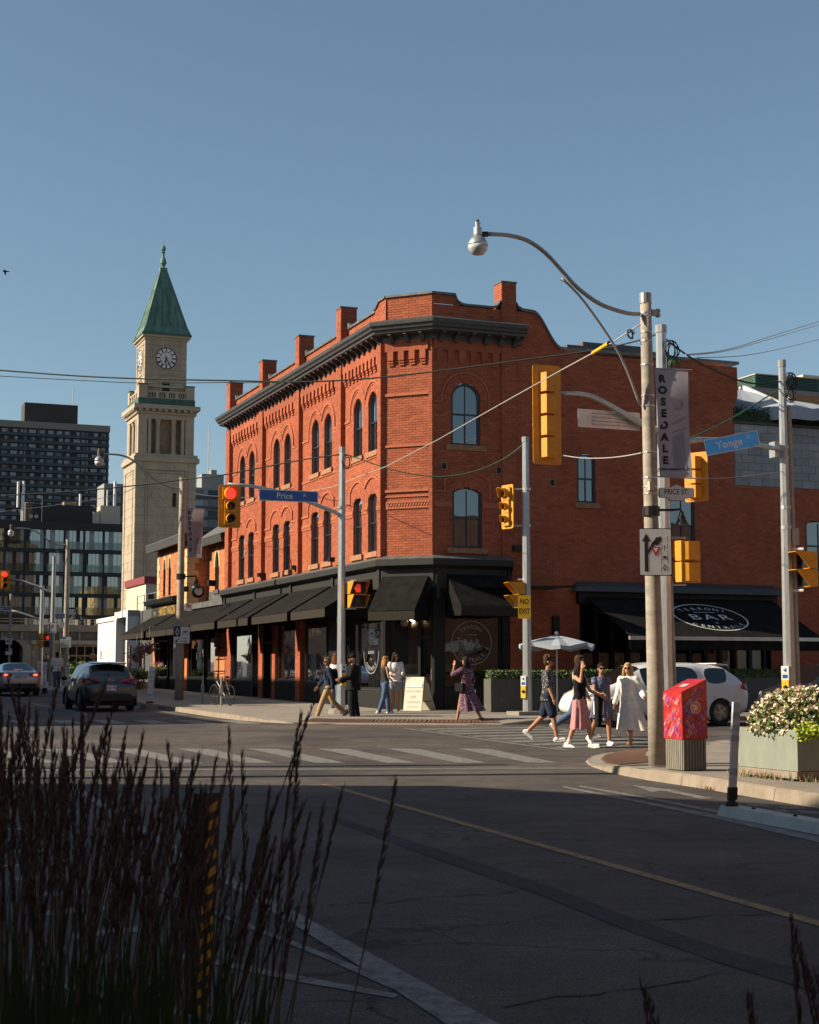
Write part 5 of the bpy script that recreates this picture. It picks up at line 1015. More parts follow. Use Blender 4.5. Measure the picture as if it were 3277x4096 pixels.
# ---- the buildings over the road, out of the picture to the left, whose shade lies on the street
L_ = 1 / math.tan(SUN_EL)
def shade_block(label, poly, h, rows):
    c = sum((Vector((x, y, 0)) for x, y in poly), Vector()) / len(poly); t = thing('unseen_building', label, 'building', (c.x, c.y, 0)); n = len(poly)
    MB().prism([Vector((x, y, -.1)) for x, y in poly], (0, 0, h + .1)).build('wall', 'brick_far', t)
    for i in range(n):
        a, b = Vector((*poly[i], 0)), Vector((*poly[(i + 1) % n], 0)); d = (b - a); L = d.length; d.normalize(); nn = Vector((d.y, -d.x, 0)); 
        if (a + b).dot(nn) / 2 < c.dot(nn): nn = -nn
        if nn.x < .1: continue
        fr = Fr(a, d, nn)
        for k in range(rows):
            for j in range(int(L / 2.6)): MB().fb(fr, .7 + j * 2.6, 2.0 + j * 2.6, .0, .02, 1 + k * 3.4, 3.0 + k * 3.4).build('window', 'darkglass', t)
        MB().fb(fr, 0, L, .0, .15, h - .45, h - .02).build('cornice', 'cream_stone', t)
mk('brick_far', (.22, .12, .085), .9, var=.25, scale=2)
def back(x, y, h): s = h * L_; return (x + SUN_H.x * s, y + SUN_H.y * s)
h1 = 11.0
A1, B1, C1 = back(-6, 20.3, h1), back(.4, 19.75, h1), back(4.4, 16.5, h1)
shade_block('brown brick corner block across the road, left of the view', [(A1[0] - 22, A1[1] + .2), A1, B1, C1, (C1[0] + 13, C1[1] - 33), (A1[0] - 22, C1[1] - 33)], h1, 3)
K2 = back(-10.7, 40.5, 0); b2 = Vector((-20.5, 38.82, 0)); e2 = b2 + U * 13; e3 = b2 + U * 95; w_ = -V * 14
shade_block('low brown shop across the road beyond the crossing, left of the view', [(b2.x, b2.y), (e2.x, e2.y), (e2.x + w_.x, e2.y + w_.y), (b2.x + w_.x, b2.y + w_.y)], 9.3, 2)
e2 = e2 + U * .05
shade_block('taller brown terrace across the road beyond the low shop', [(e2.x, e2.y), (e3.x, e3.y), (e3.x + w_.x, e3.y + w_.y), (e2.x + w_.x, e2.y + w_.y)], 14.0, 3)

kb = Vector((-4.5, -6.5, 0)); kc = kb - U * 26
shade_block('tall unseen block added behind the viewpoint to cut sky light', [(kb.x - V.x * 3, kb.y - V.y * 3), (kb.x + 24, kb.y + 3), (kb.x + 24, kb.y - 14), (kb.x - 3, kb.y - 14)], 15.0, 4)  # added out of view to shut sky light off the shaded road
shade_block('unseen block added right of the view to darken the shop glass reflections', [(12.5, 3.), (13.5, 26.), (34, 34.), (40, 4.)], 9.0, 2)  # added out of view so the side shop window mirrors less sky
MB().prism([Vector((x, y, 0)) for x, y in ((-.2, 0), (.2, 0), (.2, .1), (-.2, .1))], (0, 0, .1)) if False else None
# ================================================================== poles, signals, signs
def fine(px, k=4):
    r = []
    for i in range(len(px) - 1):
        p0, p1, p2, p3 = px[max(i - 1, 0)], px[i], px[i + 1], px[min(i + 2, len(px) - 1)]
        for j in range(k): u = j / k; r.append(tuple(.5 * (2 * b + (c - a) * u + (2 * a - 5 * b + 4 * c - d_) * u * u + (3 * b - a - 3 * c + d_) * u ** 3) for a, b, c, d_ in zip(p0, p1, p2, p3)))
    return r + [px[-1]]
UPV = Vector((0, 0, 1))
def hz(v): v = Vector((v[0], v[1], 0)); return v.normalized()
def facecam(p): return hz(-Vector(p))
def plate(c, right, w, h, t=.004, r=.02, mi=0, mb=None):       # a thin board with rounded corners, front at c
    m = mb or MB(); rt = Vector(right).normalized(); n = rt.cross(UPV).normalized(); pts = []
    for (cx, cy, a0) in ((w / 2 - r, h / 2 - r, 0), (-w / 2 + r, h / 2 - r, 90), (-w / 2 + r, -h / 2 + r, 180), (w / 2 - r, -h / 2 + r, 270)):
        for k in range(4): a = R(a0 + k * 30); pts.append(Vector(c) + rt * (cx + r * math.cos(a)) + UPV * (cy + r * math.sin(a)))
    m.prism([p - n * t for p in pts], n * t, mi); return m, n
def pole(name, label, cat, base, ztop, r0, r1, mat, seg=8, group=None, plinth=None, lean=(0, 0)):
    b = Vector(base); t = thing(name, label, cat, b, group); top_ = Vector((b.x + lean[0], b.y + lean[1], ztop)); n = 6
    MB().tube([b.lerp(top_, i / n) for i in range(n + 1)], [r0 + (r1 - r0) * i / n for i in range(n + 1)], seg).build('pole', mat, t, smooth=seg > 10)
    MB().tube([top_ - UPV * .12, top_ + UPV * .03], r1 * 1.12, seg).build('cap', 'galv_dull', t)
    if plinth: 
        MB().lathe([(plinth * 1.1, 0), (plinth, .16), (plinth * .9, .18)], b, 12).build('plinth', 'conc', t)
        for k in range(4): a = PI / 4 + k * PI / 2; MB().tube([b + Vector((r0 * 1.6 * math.cos(a), r0 * 1.6 * math.sin(a), .17)), b + Vector((r0 * 1.6 * math.cos(a), r0 * 1.6 * math.sin(a), .24))], .02, 6).build('anchor_bolt', 'galv_dull', t)
    return t, b, top_
def clamp(t, p, r, mat='galv'): MB().tube([Vector(p) - UPV * .035, Vector(p) + UPV * .035], r, 10).build('clamp', mat, t)
def visor(m, c, f, r, L, seg=12, mi=0):
    f = hz(f); s = f.cross(UPV); pts0 = []; pts1 = []
    for k in range(seg + 1):
        a = R(-40 + 260 * k / seg); d = s * math.cos(a) + UPV * math.sin(a); k2 = .55 + .45 * max(0, math.sin(a)); pts0.append(c + d * r); pts1.append(c + d * r + f * L * k2)
    m.add(pts0 + pts1 + [p * 1 - (p - c) * .06 for p in pts0] + [p - (p - c - f * (p - c).dot(f)) * .06 for p in pts1], [(i, i + 1, seg + 2 + i, seg + 1 + i) for i in range(seg)] + [(2 * seg + 2 + i + 1, 2 * seg + 2 + i, 3 * seg + 3 + i, 3 * seg + 4 + i) for i in range(seg)] + [(seg + 1 + i, seg + 2 + i, 3 * seg + 4 + i, 3 * seg + 3 + i) for i in range(seg)], mi)
def signal(label, c, f, H, n=3, lit=None, plate_w=None, rads=None, group='vehicle signal heads', big=1.0):
    c = Vector(c); f = hz(f); s = f.cross(UPV); t = thing('traffic_signal', label, 'traffic light', c - UPV * H / 2, group); fr = Fr((c.x, c.y), s, f)
    w = plate_w or H * .4; hs_ = H * .88 / n; sz = rads or [hs_ * .36] * n
    m = MB(); pts = []
    for (cx, cy, a0) in ((w / 2 - .05, H / 2 - .05, 0), (-w / 2 + .05, H / 2 - .05, 90), (-w / 2 + .05, -H / 2 + .05, 180), (w / 2 - .05, -H / 2 + .05, 270)):
        for k in range(4): a = R(a0 + k * 30); pts.append(c + s * (cx + .05 * math.cos(a)) + UPV * (cy + .05 * math.sin(a)))
    m.prism([p - f * .01 for p in pts], f * .012); m.build('backplate', 'sig_yellow', t)
    for i in range(n):
        z = c.z + H * .44 - hs_ * (i + .5); cc = Vector((c.x, c.y, z)); r = sz[i]; hw = max(r * 1.28, w * .26)
        m = MB(); m.fb(fr, -hw, hw, .002, .07, z - hs_ * .48, z + hs_ * .48); hx = [(-hw * .8, -.008), (-hw * .5, -.19), (hw * .5, -.19), (hw * .8, -.008)]
        m.prism([fr(a, b, z - hs_ * .47) for a, b in hx], UPV * hs_ * .86); m.build('housing', 'sig_yellow', t)
        if i < n - 1: MB().fb(fr, -hw * .55, hw * .55, -.205, -.19, z - hs_ * .5, z - hs_ * .36).build('hinge_lip', 'sig_yellow', t)
        m = MB(); m.lathe([(r, 0), (r * .7, .025), (.001, .035)], cc + f * .075, 18, axis=f); m.build('lens', ('lens_red' if lit == i else ('lens_amber_off' if i == 1 else 'lens_dark')), t, smooth=True)
        m = MB(); visor(m, cc + f * .072, f, r * 1.12, r * 2.0); m.build('visor', ['sig_yellow'], t)
    return t
def ped(label, c, f, mode=None, group='pedestrian signal heads', w=.46, hh=.46):
    c = Vector(c); f = hz(f); s = f.cross(UPV); t = thing('pedestrian_signal', label, 'traffic light', c - UPV * hh, group); fr = Fr((c.x, c.y), s, f)
    for i, dz in enumerate((hh / 2, -hh / 2)):
        z = c.z + dz; h = hh * .47
        m = MB(); m.fb(fr, -w / 2, w / 2, -.16, 0, z - h, z + h); m.prism([fr(a, b, z - h * .9) for a, b in ((-w * .4, -.161), (-w * .25, -.24), (w * .25, -.24), (w * .4, -.161))], UPV * h * 1.8); m.build('housing', 'sig_yellow', t)
        MB().fb(fr, -w * .44, w * .44, .001, .012, z - h * .9, z + h * .9).build('face', 'sig_black', t)
        m = MB(); e = .3
        for sg in (-1, 1): m.prism([fr(sg * w / 2, 0, z - h), fr(sg * w / 2, 0, z + h), fr(sg * w / 2, e, z + h)], s * -.012 * sg)
        m.hexa([fr(-w / 2 + .013, 0, z + h - .012), fr(w / 2 - .013, 0, z + h - .012), fr(w / 2 - .013, e, z + h - .012), fr(-w / 2 + .013, e, z + h - .012), fr(-w / 2 + .013, 0, z + h), fr(w / 2 - .013, 0, z + h), fr(w / 2 - .013, e, z + h), fr(-w / 2 + .013, e, z + h)])
        m.build('visor', 'sig_yellow', t)
        if mode:
            m = MB(); o = .016
            if i == 0:
                m.fb(fr, -.075, .075, o, o + .004, z - .13, z - .0)
                for k in range(4): m.fb(fr, -.073 + k * .038, -.046 + k * .038, o, o + .004, z + .0, z + .11 - .02 * abs(k - 1.4))
                m.fb(fr, .075, .112, o, o + .004, z - .06, z + .02); m.build('hand_symbol', 'hand_red', t)
            else:
                m.ball(fr(0, o, z + .13), (.04, .04, .04), 8, 6); m.fb(fr, -.04, .05, o, o + .004, z - .03, z + .09); m.tube([fr(-.02, o, z - .03), fr(-.08, o, z - .16)], .018, 5); m.tube([fr(.03, o, z - .03), fr(.09, o, z - .16)], .018, 5); m.tube([fr(-.04, o, z + .07), fr(-.1, o, z - .02)], .014, 5); m.tube([fr(.05, o, z + .07), fr(.11, o, z)], .014, 5); m.build('walk_symbol', 'hand_off', t)
    return t
def button(label, c, f):
    c = Vector(c); f = hz(f); s = f.cross(UPV); fr = Fr((c.x, c.y), s, f); t = thing('push_button', label, 'push button', c - UPV * .3, 'crossing push buttons')
    MB().fb(fr, -.07, .07, -.08, 0, c.z - .3, c.z + .02).build('housing', 'plastic_yellow', t); b_ = MB().fb(fr, -.075, .075, -.08, -.01, c.z + .021, c.z + .3).build('instruction_plate', 'sign_white', t); m = MB(); m.fb(fr, -.05, .05, -.0095, -.005, c.z + .06, c.z + .13); m.prism([fr(-.03, -.0095, c.z + .17), fr(.04, -.0095, c.z + .22), fr(-.03, -.0095, c.z + .26)], f * .004); m.build('print', 'sign_blue', b_)
    MB().lathe([(.045, 0), (.045, .02), (.02, .03)], fr(0, 0, c.z - .12), 12, axis=f).build('button', 'blackmetal', t)
def along(px, py, P0, D): # point on vertical plane through P0 with direction D seen at the pixel
    n = Vector((-D.y, D.x, 0)); d = ray(px, py); k = (P0 - Vector((0, 0, CZ))).dot(n) / d.dot(n); return Vector((0, 0, CZ)) + d * k
# ---- signal pole at the far corner (left of it the street name)
b1 = gp(1364, 2860, .1); t1, b1, top1 = pole('signal_pole', 'slim grey steel signal pole between the strolling couples at the far corner', 'pole', b1, at(1364, 1792, b1.y).z, .125, .085, 'galv', 8, 'steel signal poles', .34)
arm = lambda t, pts, r, mat='galv': MB().tube(pts, r, 8).build('mast_arm', mat, t, smooth=True)
Y1 = b1.y
arm(t1, [along(x, y, b1, V) for x, y in ((1364, 2062), (1335, 2046), (1216, 2000), (1100, 1962), (1000, 1943), (912, 1936))], [.06, .06, .055, .05, .045, .04]); clamp(t1, at(1364, 2062, Y1), .108); clamp(t1, at(1364, 2030, Y1), .106)
cA = along(914, 2027, b1, V); signal('amber cased traffic light showing red on the arm beside the blue corner street sign', cA + -U * .12, -U, 173 * cA.y / 6200, 3, 0, .62, [.165, .115, .115])
def street_sign(label, c, rt, w, h, words, small, blue, dots=True):
    c = Vector(c); rt = Vector(rt).normalized(); t = thing('street_sign', label, 'street sign', c - UPV * h / 2, 'street name signs')
    m, n = plate(c, rt, w, h, .02, .01); m.build('board', 'sign_white', t); m, _ = plate(c + n * .003, rt, w - .05, h - .05, .003, .01); m.build('face', blue, t)
    m = MB(); text(m, words, h * .52, c + n * .006 - rt * w * .07 - UPV * h * .02, rt, UPV, bold=.012); text(m, small, h * .27, c + n * .006 + rt * w * .27 + UPV * h * .12, rt, UPV, bold=.01); m.build('lettering', 'sign_white', t); return t
c = along(1152, 1985, b1, V) - U * .09; street_sign('blue sign reading Price St on the arm of the far signal pole', c, V, 236 * c.y / 6200 / .95, 46 * c.y / 6200 * 1.02, 'Price', 'St', 'sign_blue')
cP = at(1432, 2378, Y1 - .15); ped('pedestrian signal with lit red hand on the pole at the far corner', cP, hz((.42, -.9)), 'dont', w=.5, hh=.38)
MB().tube([at(1370, 2322, Y1), at(1425, 2322, Y1 - .1)], .02, 6).build('bracket', 'galv', t1); MB().tube([at(1370, 2435, Y1), at(1425, 2435, Y1 - .1)], .02, 6).build('bracket', 'galv', t1)
button('yellow push button and white plate on the far corner pole behind the couples', at(1376, 2700, Y1 - .14), hz((.3, -1)))
# ---- pole with the yellow sign
b4 = gp(2111, 2866, .09); t4, b4, top4 = pole('signal_pole', 'slim grey steel signal pole carrying the yellow no exit plate', 'pole', b4, at(2107, 1752, b4.y).z, .13, .09, 'galv', 8, 'steel signal poles'); Y4 = b4.y
MB().fb(Fr((b4.x, b4.y), V, NP), -.45, .45, -.4, .4, b4.z - .1, b4.z + .14).build('plinth', 'conc', t4)
cS = at(2030, 2027, Y4); signal('small yellow traffic light seen side on above the pavement umbrella', cS, hz((-.8, -.6)), 178 * Y4 / 6200, 3, None, .5, [.14, .1, .1])
for y in (1957, 2103): MB().tube([at(2107, y, Y4), at(2050, y, Y4)], .025, 6).build('bracket', 'galv', t4); clamp(t4, at(2108, y, Y4), .112)
ped('pedestrian signal seen from the side above the no exit plate', at(2066, 2380, Y4), hz((-.96, -.2)), None, w=.5, hh=.36)
MB().tube([at(2107, 2318, Y4), at(2072, 2318, Y4)], .03, 6).build('bracket', 'galv', t4)
t = thing('no_exit_sign', 'yellow plate reading NO EXIT on the steel pole', 'sign', at(2098, 2474, Y4 - .6)); c = at(2098, 2428, Y4 - .55); rt = hz((1, .08)); m, n = plate(c, rt, 50 * Y4 / 6200, 92 * Y4 / 6200, .004, .03); pl = m.build('plate', 'sign_yellow', t); m = MB(); text(m, 'NO', .145, c + n * .003 + UPV * .145, rt, UPV, sx=.8, bold=.02); text(m, 'EXIT', .145, c + n * .003 - UPV * .12, rt, UPV, sx=.72, bold=.02); m.build('lettering', 'letter_black', pl)
button('push button plate on the pole with the no exit plate', at(2093, 2748, Y4 - .13), hz((-.5, -1)))
# ---- the near corner: concrete lamp post
b5 = gp(2632, 3062, .14); t5, b5, top5 = pole('lamp_post', 'concrete lamp post with banner and curved arm beside the red letter box', 'lamp post', b5, at(2581, 1182, b5.y).z, .128, .078, 'conc_pole', 14, None, lean=(-.068, 0)); Y5 = b5.y
pts = [along(x, y, b5, V) for x, y in fine([(2560, 1256), (2500, 1250), (2400, 1215), (2310, 1150), (2250, 1085), (2180, 1010), (2110, 962), (2030, 940), (1950, 936)])]; MB().tube(pts, .03, 10).build('lamp_arm', 'galv_dull', t5, smooth=True)
MB().tube([along(x, y, b5, V) for x, y in fine([(2562, 1625), (2480, 1420), (2340, 1210), (2248, 1112)])], .018, 8).build('arm_strut', 'galv_dull', t5, smooth=True)
MB().tube([along(2262, 1128, b5, V), along(2240, 1118, b5, V), along(2246, 1135, b5, V)], .008, 5).build('hook', 'galv', t5)
lp = along(1912, 940, b5, V); u_ = lp.y / 6200
m = MB(); m.lathe([(.0, -18 * u_), (8 * u_, -16 * u_), (14 * u_, -2 * u_), (18 * u_, 0), (18 * u_, 30 * u_), (10 * u_, 34 * u_), (12 * u_, 54 * u_), (0, 56 * u_)], lp, 14); m.build('lamp_housing', 'galv', t5, smooth=False)
m = MB(); m.lathe([(14 * u_, 0), (30 * u_, -14 * u_), (41 * u_, -36 * u_), (42 * u_, -44 * u_)], lp, 20); m.build('reflector', 'sign_back', t5, smooth=True); mk('lamp_glass', (.42, .44, .45), .15, .0, spec=.8); m = MB(); m.lathe([(42 * u_, -44 * u_), (38 * u_, -62 * u_), (24 * u_, -80 * u_), (0, -87 * u_)], lp, 20); m.build('globe', 'lamp_glass', t5, smooth=True); MB().lathe([(6 * u_, 56 * u_), (6 * u_, 64 * u_), (0, 64 * u_)], lp, 8).build('photocell', 'blackmetal', t5)
MB().tube([along(1950, 936, b5, V), along(1920, 938, b5, V)], .04, 8).build('arm_socket', 'blackmetal', t5)
for y in (1253, 1265, 1330, 1365, 1460, 1583, 1625, 1810, 1912, 1948, 1975): 
    p_ = at(2581 + (y - 1182) * .0271, y, b5.y); MB().tube([p_ - UPV * .01, p_ + UPV * .01], .084 + (y - 1182) * .0000266, 14).build('steel_band', 'galv', t5)
m = MB(); m.fb(Fr((top5.x, top5.y), V, NP), .09, .17, -.04, .04, top5.z - .28, top5.z - .2); m.lathe([(.03, 0), (.045, .03), (.03, .06), (.045, .09), (.03, .12)], top5 + V * .2 - UPV * .3, 8); m.build('insulator', 'galv_dull', t5)
def banner(label, corners, Y, words, cloth, prn, nrows=10, small='', tilt=None):
    # a hanging cloth between its four corners with waves and printed letters
    P4_ = [at(*q, Y) for q in corners]; t = thing('banner', label, 'banner', P4_[3]); tl, tr, br_, bl = P4_; m = MB(); n = 16; rt = hz(tr - tl); nn = rt.cross(UPV)
    def pt(s, k, o=0): l = tl.lerp(bl, k); r = tr.lerp(br_, k); p = l.lerp(r, s); return p - rt * (.02 * math.sin(k * PI) * (s - .3)) + nn * (.03 * math.sin(k * 5 + s * 2) * math.sin(PI * k) + o)
    vs = [pt(j / 6, i / n) for i in range(n + 1) for j in range(7)]; m.add(vs, [(i * 7 + j, i * 7 + j + 1, i * 7 + j + 8, i * 7 + j + 7) for i in range(n) for j in range(6)]); cl = m.build('cloth', cloth, t, smooth=True)
    h = (tl - bl).length; m = MB()
    for i, ch in enumerate(words): text(m, ch, h * .07, pt(.2, .1 + i * .107, .006), rt, UPV, bold=.05)
    if small: text(m, small, h * .021, pt(.52, .925, .006), rt, UPV, bold=.02, sx=.95)
    m.build('lettering', 'letter_black', cl); m = MB(); w = (tr - tl).length
    ring(m, pt(.66, .32, .004), rt, UPV, w * .16, w * .03, n=20); ring(m, pt(.66, .32, .004), rt, UPV, w * .1, w * .012, n=16)
    for i in range(4): a_, b_ = pt(.5 + .1 * i, .62 - i * .015, .004), pt(.52 + .1 * i, .92, .004); m.quad([a_ - rt * w * .03, a_ + rt * w * .03, b_ + rt * w * .03, b_ - rt * w * .03])
    a_, b_ = pt(.45, .5, .004), pt(.95, .42, .004); m.quad([a_, b_, b_ - UPV * .03, a_ - UPV * .03]); a_, b_ = pt(.45, .58, .004), pt(.95, .52, .004); m.quad([a_, b_, b_ - UPV * .02, a_ - UPV * .02])
    m.build('print', prn, cl)
    for p, q in ((tl, tr), (bl, br_)): MB().tube([p - rt * .08, q + rt * .06], .009, 6).build('banner_rod', 'galv_dull', t)
    return t
banner('pale grey banner reading ROSEDALE downwards on the concrete post', [(2619, 1472), (2753, 1480), (2771, 1914), (2640, 1906)], Y5 - .03, 'ROSEDALE', 'banner', 'banner_print', small='ROSEDALEMAINSTREET.CA')
t = thing('name_sign', 'white shaped plate reading PRICE ST. under the banner', 'street sign', at(2706, 2000, Y5)); c = at(2706, 1968, Y5 - .02); uu = Y5 / 6200; rt = hz((1, .05))
shape = [(-69, 10), (-64, 16), (-26, 17), (-16, 24), (-5, 27), (0, 31), (5, 27), (16, 24), (26, 17), (64, 16), (69, 10), (69, -16), (64, -22), (38, -23), (26, -34), (-26, -34), (-38, -23), (-64, -22), (-69, -16)]
for nm, k, mt, o in (('rim', 1.05, 'letter_black', 0), ('face', 1.0, 'sign_white', .012)): m = MB(); n = rt.cross(UPV); m.prism([c + rt * x * uu * k + UPV * (y * uu * k + (0)) + n * (o - .015) for x, y in shape], n * .015); m.build(nm, mt, t)
m = MB(); text(m, 'PRICE ST.', 22 * uu, c + n * .0135 - UPV * 1 * uu, rt, UPV, sx=.8, bold=.012); text(m, '9', 6 * uu, c + n * .0135 - UPV * 24 * uu, rt, UPV); m.build('lettering', 'letter_black', t)
t = thing('bell_lamp', 'black bell shaped street lamp on a bracket below the name plate', 'lamp', at(2725, 2105, Y5)); p_ = along(2605, 2045, b5, V); MB().tube([p_ - UPV * .065, p_ + UPV * .065], .125, 14).build('collar', 'blackmetal', t)
MB().tube([at(2630, 2040, Y5 - .02), at(2690, 2040, Y5 - .02), at(2722, 2037, Y5 - .02), at(2727, 2050, Y5 - .02)], .018, 8).build('bracket_arm', 'blackmetal', t); MB().lathe([(.02, 0), (.035, -.02), (.04, -.06), (.06, -.08), (.062, -.12), (.085, -.16), (.1, -.19), (.07, -.195)], at(2727, 2045, Y5 - .02), 16).build('shade', 'blackmetal', t, smooth=False)
t = thing('lane_sign', 'white lane control sign with arrows on the concrete post', 'sign', at(2623, 2303, Y5 - .2)); c = at(2623, 2208, Y5 - .16); w, h = 131 * uu, 190 * uu; rt = hz((1, .04)); m, n = plate(c, rt, w, h, .004, .02); bd = m.build('plate', 'letter_black', t); m, _ = plate(c + n * .002, rt, w * .95, h * .965, .002, .018); m.build('face', 'sign_white', bd)
fr = Fr((0, 0), rt, n); q_ = lambda x, y: c + n * .004 + rt * (x * uu) + UPV * (y * uu)          # sign pixels from its centre
m = MB(); m.quad([q_(-44, -78), q_(-30, -78), q_(-30, 42), q_(-44, 42)]); m.quad([q_(-54, 42), q_(-20, 42), q_(-37, 74)]); m.quad([q_(-30, -10), q_(-30, 8), q_(-10, 42), q_(2, 36), q_(-22, 2)]); m.quad([q_(-16, 34), q_(8, 26), q_(20, 40), q_(24, 62), q_(2, 58), q_(-2, 50)]); m.build('arrows', 'sign_brown', bd)
for nm, k, mt, o in (('yield_mark', 1, 'sign_red', .0006), ('yield_inner', .5, 'sign_white', .0012)): MB().quad([q_(-20 * k + 1, 12 + 8 * k) + n * o, q_(20 * k + 1, 12 + 8 * k) + n * o, q_(1, 12 - 30 * k) + n * o]).build(nm, mt, bd)
m = MB()
for x in (23, 49):
    for i in range(5): m.quad([q_(x - 1, -78 + i * 30), q_(x + 1, -78 + i * 30), q_(x + 1, -56 + i * 30), q_(x - 1, -56 + i * 30)])
m.quad([q_(35, 4), q_(37.5, 4), q_(37.5, 22), q_(35, 22)]); m.quad([q_(32, 20), q_(40, 20), q_(36, 28)])
for x in (29, 44): ring(m, q_(x, -24), rt, UPV, 6 * uu, 1.6 * uu, n=14)
m.quad([q_(29, -25), q_(44, -25), q_(40, -16), q_(33, -16)])
for s in (1,): a_ = [(36, -46), (43, -62), (36, -78), (29, -62)]; b_ = [(36, -52), (39.5, -62), (36, -72), (32.5, -62)]; m.add([q_(*p) for p in a_ + b_], [(i, (i + 1) % 4, 4 + (i + 1) % 4, 4 + i) for i in range(4)])
m.build('lane_print', 'letter_black', bd)
MB().fb(Fr((b5.x, b5.y), V, NP), -.13, -.07, .06, .13, at(2560, 1965, Y5).z, at(2560, 1930, Y5).z).build('junction_box', 'beige_metal', t5)
# ---- steel pole behind it with the big signal seen from the back
Y2 = 29.2; b2_ = at(2673, 2975, Y2); b2_.z = gz(Y2) + .14; t2, b2_, top2 = pole('signal_pole', 'steel signal pole rising behind the concrete lamp post', 'pole', b2_, at(2640, 1307, Y2).z, .135, .1, 'galv', 8, 'steel signal poles')
MB().tube([b2_ + Vector((.16, 0, 0)), top2 + Vector((.1, 0, -4.5))], .04, 6).build('conduit', 'conc_pole', t2)
PB = Vector((at(2660, 2697, Y2).x, Y2, 0)); apx = ((2650, 1730), (2560, 1690), (2480, 1645), (2400, 1600), (2340, 1578), (2250, 1572)); arm(t2, [along(x, y, PB, V) for x, y in fine(apx)], [.075 - .002 * i for i in range(21)])
cB = along(2188, 1659, PB, V); signal('big yellow four lamp traffic light seen from behind on its arm', cB, U, 407 * cB.y / 6200, 4, None, 118 * cB.y / 6200 / .93, [.15] * 4)
t = thing('blank_sign', 'blank aluminium back of a street sign hung on the curved arm', 'sign', along(2430, 1720, PB, V)); cb = along(2450, 1675, PB, V) + U * .12; m, n = plate(cb, V, 270 * cb.y / 6200 / .95, 74 * cb.y / 6200, .01, .01); m.build('plate', 'sign_back', t); m = MB()
for dz in (-.1, -.03, .04, .11): m.fb(Fr((cb.x, cb.y), V, NP), -.35, .55, .012, .03, cb.z + dz - .012, cb.z + dz + .012)
m.build('stiffener', 'galv', t)
ped('yellow pedestrian signal seen from behind, right of the concrete post', at(2742, 2248, Y2), hz((-.5, .86)), None, w=.46, hh=.4); 
for y in (2152, 2338): MB().tube([at(2680, y, Y2), at(2745, y, Y2)], .025, 6).build('bracket', 'galv', t2)
# ---- third steel pole with the second street name
Y3 = 31.0; b3 = at(3167, 2960, Y3); b3.z = gz(Y3) + .14; t3, b3, top3 = pole('signal_pole', 'steel signal pole behind the flower planter', 'pole', b3, at(3129, 1446, Y3).z, .14, .075, 'galv', 8, 'steel signal poles')
MB().tube([b3 + Vector((.17, 0, 0)), top3 + Vector((.12, 0, -.9))], .045, 6).build('conduit', 'conc_pole', t3); P3 = Vector((at(3145, 2697, Y3).x, Y3, 0))
dA = hz((-1, -.75))
arm(t3, [at(x, y, yy) for x, y, yy in ((3140, 1800, Y3), (3080, 1790, Y3 - .5), (2990, 1772, 30.2), (2880, 1760, 29.8), (2800, 1758, 29.5), (2752, 1765, 29.3))], .05); MB().fb(Fr((P3.x, P3.y), V, NP), -.2, -.1, -.1, .1, at(3130, 1832, Y3).z, at(3130, 1770, Y3).z).build('arm_bracket', 'galv', t3)
cY0, cY1 = at(2820, 1795, 29.2), at(3038, 1749, 29.4); c = (cY0 + cY1) / 2; rt = hz((1, .12)); t = thing('street_sign', 'sunlit blue sign reading Yonge St hung from the third steel pole', 'street sign', c, 'street name signs')
tilt = R(11.5); up2 = UPV * math.cos(tilt) - rt * math.sin(tilt); rt2 = rt * math.cos(tilt) + UPV * math.sin(tilt); n = rt.cross(UPV); w, h = 1.085, .31
def rect(mm, o, ww, hh): mm.prism([c + n * o + rt2 * a * ww / 2 + up2 * b * hh / 2 for a, b in ((-1, -1), (1, -1), (1, 1), (-1, 1))], n * .004)
m = MB(); rect(m, -.006, w, h); m.build('board', 'sign_white', t); m = MB(); rect(m, -.0005, w - .03, h - .03); m.build('face', 'sign_blue_sunlit', t); m = MB(); text(m, 'Yonge', .15, c + n * .006 - rt2 * .06 - up2 * .0, rt2, up2, bold=.012); text(m, 'St', .075, c + n * .006 + rt2 * .34 + up2 * .06, rt2, up2, bold=.012); m.build('lettering', 'sign_white', t)
signal('yellow traffic light seen from behind between banner and blue sign', at(2786, 1908, 29.9), hz((.62, .8)), 200 * 29.9 / 6200, 3, None, .5, [.12] * 3)
ped('pedestrian signal seen side on above the flower planter', at(3216, 2278, Y3 - .1), hz((-.95, -.25)), None, w=.5, hh=.36)
for y in (2196, 2362): MB().tube([at(3165, y, Y3), at(3215, y, Y3 - .1)], .03, 6).build('bracket', 'sign_white', t3)
MB().fb(Fr((P3.x + .22, P3.y), V, NP), -.06, .1, -.1, .05, at(3180, 2180, Y3).z, at(3180, 2112, Y3).z).build('control_box', 'galv_dull', t3)
button('push button plate low on the third steel pole beside the flowers', at(3141, 2725, Y3 - .15), hz((-.6, -1)))
for py in (1790, 1832, 2030, 2110): clamp(t3, at(3129 + (py - 1446) * .0271, py, Y3), .085 + (py - 1446) * .00004)
